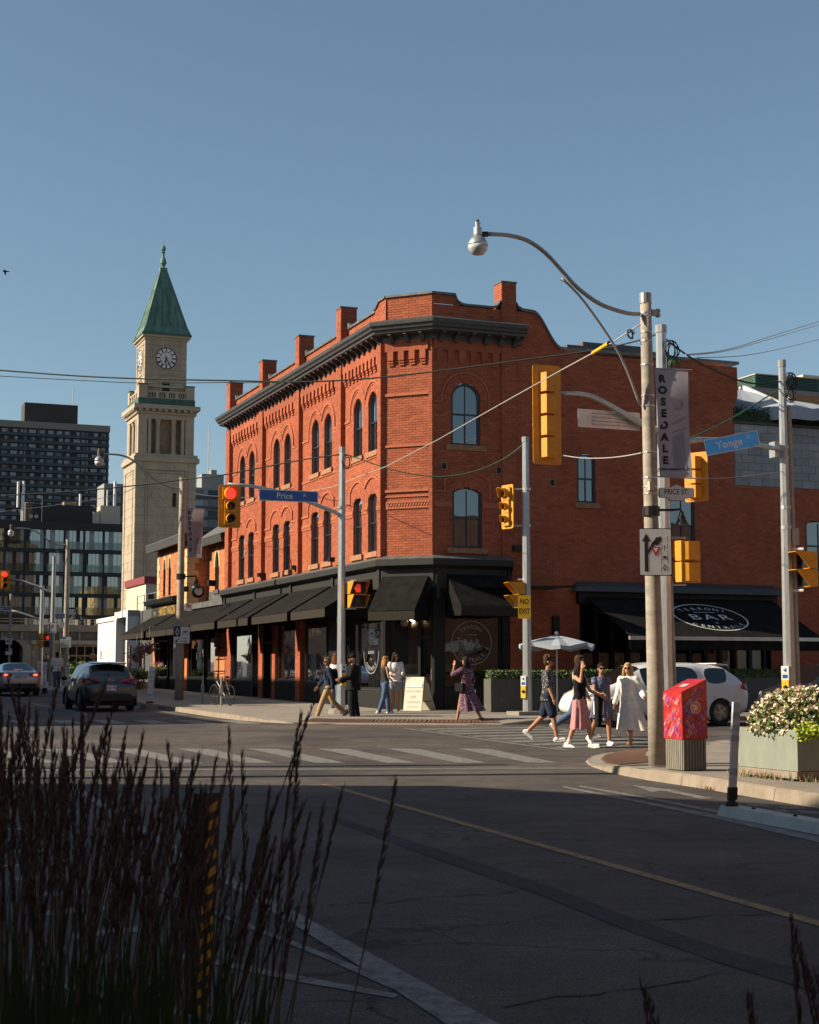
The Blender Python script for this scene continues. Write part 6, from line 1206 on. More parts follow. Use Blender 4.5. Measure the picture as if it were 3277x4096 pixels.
# ---- lamp post with banner on the far pavement
b6 = gp(716, 2801, .13); Y6 = b6.y; t6, b6, top6 = pole('lamp_post', 'grey lamp post with pinkish banner before the pointed window shop', 'lamp post', b6, at(726, 1914, Y6).z, .165, .1, 'conc_pole', 12)
def lampset(t, base, arm_px, strut_px, lamp_px, Y, k=1.0):
    MB().tube([along(x, y, base, V) for x, y in fine(arm_px)], .035, 8).build('lamp_arm', 'galv_dull', t, smooth=True); MB().tube([along(x, y, base, V) for x, y in strut_px], .02, 6).build('arm_strut', 'galv_dull', t)
    p = along(*lamp_px, base, V); m = MB(); m.lathe([(.05, .0), (.07, .02), (.07, .22), (.04, .28)], p, 10); m.build('lamp_housing', 'brown_metal', t); m = MB(); m.lathe([(.07, 0), (.16, -.12), (.17, -.2)], p, 14); m.build('reflector', 'sign_back', t, smooth=True); m = MB(); m.lathe([(.17, -.2), (.14, -.32), (0, -.4)], p, 14); m.build('globe', 'lamp_glass', t, smooth=True)
lampset(t6, b6, ((722, 1952), (680, 1948), (630, 1925), (580, 1885), (530, 1840), (480, 1820), (415, 1816)), ((718, 2115), (660, 2010), (610, 1945), (565, 1880)), (397, 1824), Y6)
banner('small pinkish banner reading ROSEDALE on the grey lamp post', [(743, 2031), (818, 2034), (807, 2232), (752, 2228)], Y6 - .05, 'ROSEDALE', 'banner_pink', 'banner_pink_print')
t = thing('bell_lamp', 'black bell lamp hanging from the grey lamp post beside a round shop clock', 'lamp', at(788, 2360, Y6)); p_ = at(724, 2306, Y6); MB().tube([p_ - UPV * .1, p_ + UPV * .1], .17, 12).build('collar', 'blackmetal', t); MB().tube([at(740, 2306, Y6), at(785, 2304, Y6), at(786, 2318, Y6)], .03, 6).build('bracket_arm', 'blackmetal', t); MB().lathe([(.03, 0), (.06, -.05), (.09, -.18), (.2, -.28), (.22, -.36), (.1, -.37)], at(786, 2314, Y6), 14).build('shade', 'blackmetal', t)
t = thing('shop_clock', 'round black rimmed projecting shop clock near the grey lamp post', 'clock', at(792, 2392, 63)); c = at(792, 2366, 63); f_ = hz((.364, -.931)); MB().lathe([(.26, -.1), (.26, .08), (.2, .1)], c, 24, axis=f_).build('case', 'blackmetal', t); MB().lathe([(.16, 0), (.16, .01)], c + f_ * .1, 24, axis=f_).build('dial', 'clock_white', t); MB().tube([c + f_ * .12, c + f_ * .12 + UPV * .12 - V * .05], .01, 4).build('hand', 'blackmetal', t); MB().tube([c + UPV * .26, c + UPV * .35 + U * 1.2], .03, 5).build('bracket', 'blackmetal', t)
def flat_sign(name, label, px0, py0, px1, py1, Y, rt=None, base='sign_white', edge='letter_black'):
    c = at((px0 + px1) / 2, (py0 + py1) / 2, Y); t = thing(name, label, 'sign', c - UPV * (py1 - py0) / 2 * Y / 6200); w, h = (px1 - px0) * Y / 6200, (py1 - py0) * Y / 6200; rt = hz(rt or (1, .05)); m, n = plate(c, rt, w, h, .006, .03); bd = m.build('plate', edge, t); m, _ = plate(c + n * .003, rt, w * .94, h * .95, .003, .025); m.build('face', base, bd)
    k = Y / 6200; return t, bd, (lambda x, y, o=.005: c + n * o + rt * ((x - (px0 + px1) / 2) * k) + UPV * (((py0 + py1) / 2 - y) * k)), rt, n, k
t, bd, q_, rt, n, k = flat_sign('lane_sign', 'white cycle lane sign reading THIS LANE low on the grey lamp post', 693, 2506, 761, 2575, Y6 - .2)
MB().quad([q_(696, 2547), q_(722, 2547), q_(722, 2508), q_(696, 2508)]).build('black_field', 'sign_brown', bd); m = MB(); a_ = [(709, 2512), (717, 2528), (709, 2544), (701, 2528)]; b_ = [(709, 2518), (713.5, 2528), (709, 2538), (704.5, 2528)]; m.add([q_(*p, .008) for p in a_ + b_], [(i, (i + 1) % 4, 4 + (i + 1) % 4, 4 + i) for i in range(4)]); m.build('diamond', 'sign_white', bd)
m = MB(); text(m, 'THIS', 7 * k, q_(738, 2554), rt, UPV, bold=.01); text(m, 'LANE', 7 * k, q_(738, 2566), rt, UPV, bold=.01); m.quad([q_(703, 2566), q_(706, 2569), q_(717, 2555), q_(714, 2552)]); m.quad([q_(702, 2570), q_(702, 2560), q_(711, 2570)])
for x in (734, 750): ring(m, q_(x, 2532), rt, UPV, 6 * k, 1.6 * k, n=14)
m.tube([q_(734, 2532), q_(740, 2523), q_(748, 2523), q_(742, 2532), q_(740, 2523)], .012, 4); m.build('print', 'letter_black', bd)
t, bd, q_, rt, n, k = flat_sign('parking_sign', 'small white parking sign with a ring on the grey lamp post', 740, 2412, 769, 2445, Y6 - .2); m = MB(); ring(m, q_(754, 2424), rt, UPV, 9 * k, 2.5 * k, n=20); m.build('ring_mark', 'sign_red', bd); m = MB(); m.lathe([(4.5 * k, 0), (4.5 * k, .001)], q_(754, 2424), 12, axis=n); m.quad([q_(742, 2439), q_(747, 2436), q_(747, 2442)]); m.quad([q_(767, 2439), q_(762, 2436), q_(762, 2442)]); m.build('print', 'letter_black', bd)
# ---- further lamp post, signals and signs down the street
Y7 = 86; b7 = at(258, 2790, Y7); b7.z = gz(Y7) + .13; t7, b7, top7 = pole('lamp_post', 'brown lamp post far down the street beyond the dark car', 'lamp post', b7, at(270, 2160, Y7).z, .18, .11, 'conc_pole', 10)
lampset(t7, b7, ((268, 2178), (230, 2178), (190, 2158), (150, 2130), (110, 2115), (55, 2113)), ((262, 2270), (230, 2205), (180, 2150)), (44, 2118), Y7); MB().tube([at(262, 2435, Y7), at(305, 2433, Y7), at(306, 2445, Y7)], .04, 5).build('bracket_arm', 'blackmetal', t7); MB().lathe([(.05, 0), (.12, -.2), (.3, -.35), (.32, -.5), (.1, -.5)], at(306, 2442, Y7), 12).build('bell_shade', 'blackmetal', t7)
Y8 = 84; b8 = at(205, 2720, Y8); b8.z = gz(Y8) + .13; t8, b8, top8 = pole('signal_pole', 'tall far steel signal pole left of the brown lamp post', 'pole', b8, at(215, 2228, Y8).z, .16, .1, 'galv_dull', 8, 'steel signal poles')
arm(t8, [at(x, y, Y8) for x, y in ((212, 2375), (190, 2365), (150, 2345), (90, 2325), (40, 2318))], .07, 'galv_dull'); signal('amber cased traffic light showing red at the left edge, far down the street', at(18, 2320, Y8), -U, 77 * Y8 / 6200, 3, 0, .55, [.15, .12, .12])
b9 = at(160, 2720, 88); b9.z = gz(88) + .13; t9, b9, top9 = pole('signal_pole', 'shorter far steel pole behind the silver car', 'pole', b9, at(165, 2345, 88).z, .14, .1, 'galv_dull', 8, 'steel signal poles'); arm(t9, [at(x, y, 88) for x, y in ((163, 2480), (130, 2468), (70, 2448), (20, 2438))], .07, 'galv_dull')
c = at(8, 2434, 86); street_sign('small blue street sign at the left edge far down the street', c, V, .95, .25, 'ener', 'Sq', 'sign_blue')
c = at(237, 2464, 85); street_sign('far blue street sign on a plate beside the brown lamp post', c, V, .62, .24, 'Scrivener', '', 'sign_blue')
ped('far pedestrian signal with amber case side on', at(167, 2562, 86), hz((-.9, -.3)), None, w=.5, hh=.4); ped('far pedestrian signal with lit red hand', at(191, 2563, 85), hz((.2, -1)), 'dont', w=.42, hh=.38)
b0_ = at(34, 2740, 80); b0_.z = gz(80) + .13; t0, b0_, _ = pole('sign_post', 'thin post with speed limit plates at the far left', 'pole', b0_, at(36, 2378, 80).z, .07, .06, 'conc_pole', 8)
t, bd, q_, rt, n, k = flat_sign('speed_sign', 'white speed limit plate reading 40 on the thin post', 22, 2546, 49, 2578, 79.8); m = MB(); text(m, '40', 15 * k, q_(35.5, 2566), rt, UPV, bold=.02); m.quad([q_(26, 2549), q_(45, 2549), q_(45, 2553), q_(26, 2553)]); m.build('lettering', 'letter_black', bd)
t, bd, q_, rt, n, k = flat_sign('lane_sign', 'small cycle lane plate below the speed limit plate', 21, 2594, 49, 2620, 79.8); MB().quad([q_(22, 2606), q_(35, 2606), q_(35, 2595), q_(22, 2595)]).build('black_field', 'sign_brown', bd); m = MB(); ring(m, q_(40, 2601), rt, UPV, 3 * k, 1 * k, n=10); ring(m, q_(46, 2601), rt, UPV, 3 * k, 1 * k, n=10); m.build('print', 'letter_black', bd)
t, bd, q_, rt, n, k = flat_sign('lane_sign', 'far white lane control sign with arrow left of the brown lamp post', 190, 2490, 227, 2535, 83); m = MB(); m.quad([q_(195, 2530), q_(199, 2530), q_(199, 2500), q_(195, 2500)]); m.quad([q_(192, 2502), q_(202, 2502), q_(197, 2494)]); m.quad([q_(200, 2512), q_(204, 2512), q_(216, 2500), q_(212, 2498)]); m.build('arrows', 'letter_black', bd); MB().quad([q_(201, 2506, .008), q_(211, 2506, .008), q_(206, 2515, .008)]).build('yield_mark', 'sign_red', bd)
t, bd, q_, rt, n, k = flat_sign('notice_sign', 'white project notice board on the brown lamp post', 238, 2547, 286, 2592, Y7 - .3); m = MB()
for i, w_ in enumerate((36, 30, 34, 24)): m.quad([q_(262 - w_ / 2, 2561 + i * 7), q_(262 + w_ / 2, 2561 + i * 7), q_(262 + w_ / 2, 2563 + i * 7), q_(262 - w_ / 2, 2563 + i * 7)])
m.build('print', 'letter_dim', bd); MB().quad([q_(240, 2555), q_(262, 2555), q_(262, 2549), q_(240, 2549)]).build('logo_bar', 'sign_blue', bd)
t, bd, q_, rt, n, k = flat_sign('parking_sign', 'far small white parking sign beside the brown lamp post', 237, 2488, 257, 2510, 85); m = MB(); ring(m, q_(247, 2498), rt, UPV, 6 * k, 2 * k, n=16); m.build('ring_mark', 'sign_red', bd)
# ---- things standing on the near pavement
C0 = gp(2733, 3085, .14); FX, FYY = Fr(C0, V, NP), Fr(C0, U, NY); u_ = C0.y / 6200
t = thing('letter_box', 'red patterned street letter box on a slatted grey base beside the concrete post', 'letter box', C0 + (U + V) * .2); wa, wb = 110 * u_ / .95, .47; zb = C0.z; zm = at(2733, 2958, C0.y).z; zl = at(2733, 2768, C0.y).z; zh = at(2843, 2716, C0.y + .12).z
mk('postal_red', (.4, .018, .018), .4, var=.45, scale=9, dirt=((.2, .006, .05), .85, 8)); mk('postal_text', (.75, .4, .35), .5); mk('postal_orange', (.7, .17, .04), .5); mk('postal_blue', (.12, .2, .6), .5); mk('postal_purple', (.3, .02, .2), .5); mk('slat_wood', (.17, .155, .125), .8, var=.2, stretch=(4, 4, .5))
m = MB(); P_ = [FX(0, 0, zm), FX(wa, 0, zm), FX(wa, -wb, zm), FX(0, -wb, zm), FX(0, 0, zl), FX(wa, 0, zh), FX(wa, -wb, zh), FX(0, -wb, zl)]; m.hexa(P_); m.build('body', 'postal_red', t)
upv = (P_[5] - P_[4]).normalized(); topn = upv.cross(U).normalized(); topn = topn if topn.z > 0 else -topn
mb_ = {k: MB() for k in ('postal_text', 'postal_orange', 'postal_blue', 'postal_purple', 'sign_white')}
rs = random.Random(3); codes = ['H1T', 'J9K', 'X9A', 'R7N', 'T9K', 'K4A', 'V7J', 'E3S', 'L5M', 'Y1A', 'B2C', 'S7H', 'G5M', 'M4W', 'A1B', 'N6J', 'P3E', 'C1A']
def scatter(fr, w_, zlo, zhi, n_):
    for i in range(n_):
        a = rs.uniform(.05, w_ - .05); z = rs.uniform(zlo + .05, zhi(a) - .06); an = R(rs.choice((45, 45, -45, 50))); r1, u1 = fr.A * math.cos(an) + UPV * math.sin(an), -fr.A * math.sin(an) + UPV * math.cos(an); s_ = 1 if fr is FX else -1
        if s_ < 0: r1, u1 = -fr.A * math.cos(an) + UPV * math.sin(an), fr.A * math.sin(an) + UPV * math.cos(an)
        text(mb_[rs.choice(('postal_text', 'postal_orange', 'postal_orange', 'postal_blue', 'postal_purple', 'postal_purple'))], rs.choice(codes), rs.choice((.018, .022, .03, .042)), fr(a, .004 + i * .0001, z), r1, u1)
scatter(FX, wa, zm, lambda a: zl + (zh - zl) * a / wa, 105); scatter(FYY, wb, zm, lambda a: zl, 100)
O = FX(wa * .52, .012, (zm + zh) / 2 + .02); mk('postal_disc', (.62, .1, .02), .5); m = MB(); m.lathe([(.075, 0), (.075, .002)], O - NP * .003, 24, axis=NP); m.build('emblem_disc', 'postal_disc', t)
mE = MB(); m = mE; ring(m, O, V, UPV, .075, .008, n=28); r_ = .055
for y0 in (-.034, -.018, -.002): m.quad([O + V * -.04 + UPV * (y0 + .002), O + V * .018 + UPV * (y0 - .004), O + V * .036 + UPV * (y0 + .012), O + V * -.03 + UPV * (y0 + .008)])
m.quad([O + V * -.045 + UPV * .012, O + V * -.045 + UPV * .045, O + V * .012 + UPV * .012]); m.quad([O + V * .012 + UPV * .012, O + V * .048 + UPV * .0, O + V * .03 + UPV * .025])
text(m, 'H1T', .05, FX(wa * .35, .01, zm + .14), V * .8 + UPV * .6, -V * .6 + UPV * .8)
tm = (P_[4] + P_[5] + P_[6] + P_[7]) / 4 + topn * .006
for y0 in (-.05, -.02, .01): m.quad([tm - U * -.09 + upv * y0, tm - U * .06 + upv * y0, tm - U * .09 + upv * (y0 + .02), tm - U * -.06 + upv * (y0 + .018)])
mE.build('emblem', 'sign_white', t)
for k_, v_ in mb_.items():
    if v_.v: v_.build('lettering', k_, t)
m = MB(); m.fb(FX, .04, wa - .03, -wb + .03, -.03, zb, zm); m.build('base_core', 'shopblack', t)
for i in range(8): a = .02 + i * (wa - .03) / 8; MB().fb(FX, a, a + (wa - .03) / 8 - .012, -.03, -.008, zb + .01, zm - .003).build('slat', 'slat_wood', t)
for i in range(9): a = .03 + i * (wb - .05) / 9; MB().fb(FYY, a, a + (wb - .05) / 9 - .012, -.03, -.008, zb + .01, zm - .003).build('slat', 'slat_wood', t)
# planter
mk('planter', (.19, .21, .17), .75, var=.14, scale=5, stretch=(1, 1, .5), dirt=((.12, .13, .11), .5, 2)); D0 = gp(3190, 3118, .16); PX, PY = Fr(D0, V, NP), Fr(D0, U, NY)
t = thing('flower_planter', 'square grey green planter full of pale flowers at the right edge', 'planter', D0 + (U + V) * .6); zt = at(3190, 2921, D0.y).z; wl = 1.28
m = MB(); m.fb(PX, -.0, 1.3, -wl, 0, D0.z - .0, D0.z + .085); m.build('plinth', 'kerb', t); m = MB()
for (x0, x1, y0, y1) in ((0.02, 1.28, -.05, -.01), (0.02, .06, -wl + .05, -.05), (.02, 1.28, -wl + .01, -wl + .05), (1.24, 1.28, -wl + .05, -.05)): m.fb(PX, x0, x1, y0, y1, D0.z + .09, zt)
m.build('box', 'planter', t); MB().fb(PX, .06, 1.24, -wl + .05, -.05, zt - .12, zt - .06).build('soil', 'shopblack', t)
m = MB(); ctr = PX(.62, -wl / 2, zt)
def inball(cx, rx, rz, hollow=.4):
    while True:
        x, y, z = random.uniform(-1, 1), random.uniform(-1, 1), random.uniform(-.1, 1)
        d = x * x + y * y + z * z
        if hollow < d < 1: return cx + V * x * rx + U * y * rx + UPV * z * rz
leaves(m, 4200, lambda: inball(ctr, .72, .5, .1), .07, (0, 1, 1, 1, 2)); m.build('foliage', ['leaf', 'leaf_light', 'leaf_dark'], t, kind='stuff')
m = MB()
for _ in range(640):
    p_ = inball(ctr, .75, .53, .6); r_ = random.uniform(.018, .034)
    for k_ in range(6): d = Vector((random.gauss(0, 1), random.gauss(0, 1), random.gauss(0, 1))).normalized(); s = d.orthogonal().normalized() * r_ * .7; m.add([p_, p_ + d * r_ + s, p_ + d * r_ * 1.6, p_ + d * r_ - s], [(0, 1, 2, 3)], random.choice((0, 0, 0, 1)))
mk('petal_cream', (.68, .52, .3), .7); m.build('blossoms', ['petal', 'petal_cream'], t, kind='stuff')
m = MB(); cc = PX(.12, .02, zt - .02); leaves(m, 420, lambda: cc + Vector((random.gauss(.05, .09), random.gauss(0, .07), random.gauss(0, .05))), .05); mk('lime', (.3, .36, .02), .6, var=.3); m.build('trailing_plant', 'lime', t)
# weeds along the plinth and kerb
t = MB(); 
for _ in range(520):
    k_ = random.random(); p_ = D0.lerp(D0 + V * 1.2, k_ * 1.0) + NP * random.uniform(.0, .22) if random.random() < .6 else D0 + U * random.uniform(0, 1.3) + NY * random.uniform(.0, .14); h_ = random.uniform(.03, .13); d = Vector((random.gauss(0, .5), random.gauss(0, .5), 1)).normalized(); s = Vector((random.gauss(0, 1), random.gauss(0, 1), 0)).normalized() * .007; p_.z = .14
    t.add([p_ - s, p_ + s, p_ + d * h_], [(0, 1, 2)], random.choice((0, 1)))
for _ in range(110):
    s_ = random.random(); p_ = gp(2800, 3150).lerp(gp(2860, 3162), s_) + Vector((random.gauss(0, .03), random.gauss(0, .03), 0)); d = Vector((random.gauss(0, .5), random.gauss(0, .5), 1)).normalized(); s = Vector((.006, 0, 0)); t.add([p_ - s, p_ + s, p_ + d * .06], [(0, 1, 2)], 1)
t.build('weeds', ['leaf', 'timber'], None, label='tufts of weeds and dry grass around the planter foot', cat='grass', kind='stuff')
# flexible post on its concrete strip
mk('post_white', (.55, .56, .57), .6, var=.12, scale=6); mk('post_band', (.36, .38, .4), .5)
def post(label, base, top_, w, footz, strip=False):
    t = thing('delineator_post', label, 'bollard', base, 'flexible lane posts'); b = Vector(base); tp_ = Vector(top_); ax = (tp_ - b); rt = hz((1, .2)); n = rt.cross(UPV); L = ax.length; ax.normalize()
    def seg_(s0, s1, ww, th): return [b + ax * s + rt * x * ww + n * y * th for s in (s0, s1) for x, y in ((-.5, .5), (.5, .5), (.5, -.5), (-.5, -.5))]
    m = MB(); p = seg_(L * .17, L, w, w * .5); m.hexa(p); m.build('post', 'post_white', t)
    for s0 in (.3, .62, .72, .84): m = MB(); m.hexa(seg_(L * s0, L * (s0 + .06), w * 1.03, w * .56)); m.build('reflective_band', 'post_band', t)
    m = MB(); m.hexa(seg_(L * .06, L * .18, w * 1.12, w * .8)); m.lathe([(w * .9, 0), (w * .8, L * .03), (w * .45, L * .06)], b, 10); m.build('boot', 'rubber', t)
    return t
sb = gp(2869, 3262); dirn = (gp(3277, 3340) - sb).normalized(); sd_ = Vector((-dirn.y, dirn.x, 0)); sd_ = sd_ if sd_.y > 0 else -sd_
t = thing('lane_barrier', 'low pale concrete lane divider strip by the right edge', 'kerb', sb); m = MB(); A_, B_ = sb, sb + dirn * 4.2
for a, b in ((A_, B_),): m.prism([a, a + sd_ * .27, a + sd_ * .23 + UPV * .1, a + sd_ * .04 + UPV * .1], b - a)
mk('barrier', (.35, .38, .37), .8, var=.12, scale=5, bump=.2, dirt=((.2, .21, .2), .5, 3)); m.build('body', 'barrier', t)
for i in range(5): MB().lathe([(.02, 0), (.02, .015)], sb + dirn * (.5 + i * .8) + sd_ * .14 + UPV * .1, 8).build('bolt', 'rubber', t)
pb = at(2928, 3222, sb.y - .1); pb.z = .1; post('leaning grey flexible post on the concrete lane divider', pb, at(2946, 2808, pb.y), .075, .13)
pb = gp(597, 2836); post('white flexible post behind the dark car', pb, at(608, 2666, pb.y), .2, .1); MB().lathe([(.32, 0), (.28, .16), (.1, .2)], pb, 10).build('post_base', 'conc', None, org=(0, 0, 0), label='small concrete block holding the white flexible post behind the dark car', cat='block')
for i, (x, y0, y1) in enumerate(((179, 2648, 2720), (270, 2650, 2712), (155, 2645, 2700))): pb = at(x, y1, 72 + i * 4); pb.z = gz(pb.y); post(('white flexible post right of the silver car', 'white flexible post between far lamp post and dark car', 'white flexible post close behind the silver car')[i], pb, at(x + 2, y0, pb.y), .2, .1)
# striped marker in the foreground grass
mk('marker_yellow', (.55, .28, .01), .5); mk('marker_black', (.012, .012, .012), .5); Ym = 6.6; mt = at(838, 3172, Ym); t = thing('hazard_marker', 'black and yellow striped hazard marker post standing behind the grass', 'marker post', Vector((mt.x - .04, Ym, 0)), None)
m = MB(); rt = hz((.75, .66)); n = rt.cross(UPV); bt = Vector((mt.x - .035, Ym, 0)); m.prism([bt - rt * .06, bt + rt * .06, Vector((mt.x, Ym, mt.z)) + rt * .06, Vector((mt.x, Ym, mt.z)) - rt * .06], n * -.03); m.build('board', 'marker_black', t)
for i in range(14):
    z = mt.z - .06 - i * .068; p_ = bt.lerp(Vector((mt.x, Ym, mt.z)), z / mt.z); p_.z = 0; MB().quad([p_ + n * .002 + rt * -.012 + UPV * z, p_ + n * .002 + rt * .05 + UPV * (z + .03), p_ + n * .002 + rt * .05 + UPV * (z - .004), p_ + n * .002 + rt * -.012 + UPV * (z - .034)]).build('stripe', 'marker_yellow', t)

pole('lamp_post', 'unseen post added left of the view for its shadow streak on the road', 'lamp post', Vector((-13, 20.2, 0)), 11.5, .22, .16, 'conc_pole', 12); pole('signal_pole', 'second unseen post added left of the view for its shadow streak', 'pole', Vector((-14, 22.4, 0)), 9.0, .18, .13, 'galv', 8, 'steel signal poles')  # unseen posts, added and thickened to throw shadow streaks across the road
tw.location.x -= .36; tw.scale = (1, 1, 1.027)
# ================================================================== cars
TMP = bpy.data.scenes.new('workbench')
def baked(me, mods):                                    # a copy of the mesh with modifiers applied
    ob = bpy.data.objects.new('w', me); TMP.collection.objects.link(ob)
    for typ, kw in mods:
        md = ob.modifiers.new('m', typ)
        for k, v in kw.items(): setattr(md, k, v)
    vl = TMP.view_layers[0]; vl.update(); r = bpy.data.meshes.new_from_object(ob.evaluated_get(vl.depsgraph)); bpy.data.objects.remove(ob); return r
def local_thing(name, label, cat, loc, rz, group=None):
    t = thing(name, label, cat, loc, group); t.rotation_euler = (0, 0, rz); ORG[t.name] = Vector((0, 0, 0)); return t
def put(me, name, parent, smooth=True):
    o = bpy.data.objects.new(name, me); COL.objects.link(o); o.parent = parent; ORG[o.name] = Vector((0, 0, 0))
    if smooth: me.polygons.foreach_set('use_smooth', [True] * len(me.polygons))
    return o
def split(me, tags, parent, mats):                      # one mesh -> one part for every material slot
    vs = [v.co.copy() for v in me.vertices]; per = {}
    for p in me.polygons: per.setdefault(p.material_index, []).append(tuple(p.vertices))
    out_ = {}
    for mi, fs in per.items():
        used = sorted({i for f in fs for i in f}); mp = {k: j for j, k in enumerate(used)}; m = MB(); m.add([vs[i] for i in used], [tuple(mp[i] for i in f) for f in fs]); out_[tags[mi]] = m.build(tags[mi], mats[mi], parent, smooth=True)
    return out_
carpaint('paint_grey', (.05, .055, .062), .3, .5); carpaint('paint_silver', (.36, .35, .34), .3, .55); carpaint('paint_car_white', (.62, .61, .6), .3, 0); carpaint('paint_dark', (.025, .028, .032), .3, .4)
mk('tyre', (.014, .014, .015), .85, bump=.2); mk('rim', (.4, .4, .4), .3, .8); mk('trim', (.012, .012, .013), .6); mk('lamp_red', (.25, .008, .008), .15, spec=.7); mk('lamp_red_lit', (.5, .02, .01), .3, emit=3.5, ecol=(1, .06, .03)); mk('lamp_clear', (.5, .52, .54), .08, .2, spec=.8); mk('chrome', (.6, .6, .6), .12, .95); mk('plate_white', (.6, .6, .62), .5)
# stations: x, bottom, belt, top, half width low, half width belt, half width top
SHAPES = dict(
 suv=dict(st=[(-2.16, .48, .66, .72, .62, .72, .5), (-2.12, .32, .84, .9, .76, .82, .6), (-2.0, .26, 1.0, 1.06, .82, .84, .66), (-1.45, .22, 1.03, 1.47, .86, .83, .56), (-.75, .2, 1.0, 1.53, .88, .85, .6), (-.68, .2, 1.0, 1.535, .88, .85, .6), (.15, .2, .97, 1.55, .88, .86, .61), (.22, .2, .97, 1.55, .88, .86, .61), (.6, .2, .95, 1.5, .88, .86, .6), (1.25, .2, .95, 1.0, .87, .82, .66), (1.85, .24, .86, .92, .84, .74, .6), (2.1, .3, .72, .78, .74, .62, .48), (2.16, .42, .6, .64, .6, .5, .4)], wb=(-1.3, 1.28), wr=.34, rear=(2, 3), wind=(8, 9), side=[(3, 4), (5, 6), (7, 8)]),
 sedan=dict(st=[(-2.44, .45, .62, .72, .7, .76, .55), (-2.4, .3, .85, .95, .8, .82, .65), (-2.25, .25, .98, 1.05, .86, .85, .72), (-1.75, .22, 1.0, 1.08, .9, .86, .68), (-.95, .2, .98, 1.4, .91, .86, .56), (-.3, .2, .96, 1.44, .91, .87, .58), (-.23, .2, .96, 1.44, .91, .87, .58), (.45, .2, .94, 1.4, .91, .87, .57), (1.2, .2, .93, .98, .9, .84, .66), (1.9, .24, .84, .9, .86, .76, .6), (2.3, .3, .7, .76, .76, .64, .5), (2.42, .42, .58, .62, .6, .5, .4)], wb=(-1.4, 1.42), wr=.34, rear=(3, 4), wind=(7, 8), side=[(4, 5), (6, 7)]),
 mpv=dict(st=[(-2.36, .5, .68, .75, .62, .7, .5), (-2.32, .32, .88, .95, .76, .82, .62), (-2.2, .26, 1.04, 1.12, .84, .86, .68), (-1.72, .22, 1.06, 1.5, .88, .86, .58), (-1.0, .2, 1.0, 1.57, .9, .87, .61), (-.9, .2, 1.0, 1.575, .9, .87, .61), (.2, .2, .96, 1.58, .9, .88, .62), (.28, .2, .96, 1.58, .9, .88, .62), (.75, .2, .94, 1.5, .9, .88, .6), (1.6, .2, .94, 1.0, .89, .84, .66), (2.05, .24, .86, .92, .86, .76, .6), (2.3, .3, .7, .78, .76, .64, .5), (2.38, .42, .58, .62, .6, .5, .4)], wb=(-1.42, 1.53), wr=.335, rear=(2, 3), wind=(8, 9), side=[(3, 4), (5, 6), (7, 8)]),
)
def section(s):
    x, zl, zb, zt, wl, wb, wt = s; zm = zl + (zb - zl) * .5
    pts = [(0, zl), (wl * .8, zl), (wl, zl + .1), (wl + .012, zm), (wb, zb), (wt + (wb - wt) * .12, zt - .07 if zt - zb > .15 else zt - .02), (wt * .75, zt), (0, zt + .012)]
    return [(x, y, z) for y, z in pts]
def wheel(t, x, y, r, side):
    w = .2; ax = Vector((0, side, 0)); c = Vector((x, y, r)); m = MB()
    m.lathe([(r * .62, -w / 2), (r * .93, -w / 2), (r, -w * .35), (r, w * .35), (r * .93, w / 2), (r * .62, w / 2), (r * .62, -w / 2)], c, 28, axis=ax); o = m.build('wheel', 'tyre', t, smooth=False)
    m = MB(); m.lathe([(r * .64, w * .3), (r * .64, w * .5), (r * .58, w * .5), (r * .56, w * .2), (.001, w * .15)], c, 28, axis=ax); m.build('rim_barrel', 'trim', o); m = MB(); ring_r = r * .62
    for k in range(5):
        for d in (-.12, .12):
            a = k * 2 * PI / 5 + d; q = lambda rr, aa, h: c + Vector((rr * math.cos(aa), 0, rr * math.sin(aa))) + ax * h
            m.hexa([q(.05, a - .35, w * .44), q(.05, a + .35, w * .44), q(ring_r, a + .05, w * .44), q(ring_r, a - .05, w * .44), q(.05, a - .35, w * .52), q(.05, a + .35, w * .52), q(ring_r, a + .05, w * .49), q(ring_r, a - .05, w * .49)])
    m.lathe([(r * .66, w * .42), (r * .66, w * .5), (r * .6, w * .5), (r * .6, w * .42)], c, 28, axis=ax); m.lathe([(.055, w * .44), (.055, w * .54), (.02, w * .55)], c, 12, axis=ax); m.build('rim', 'rim', o)
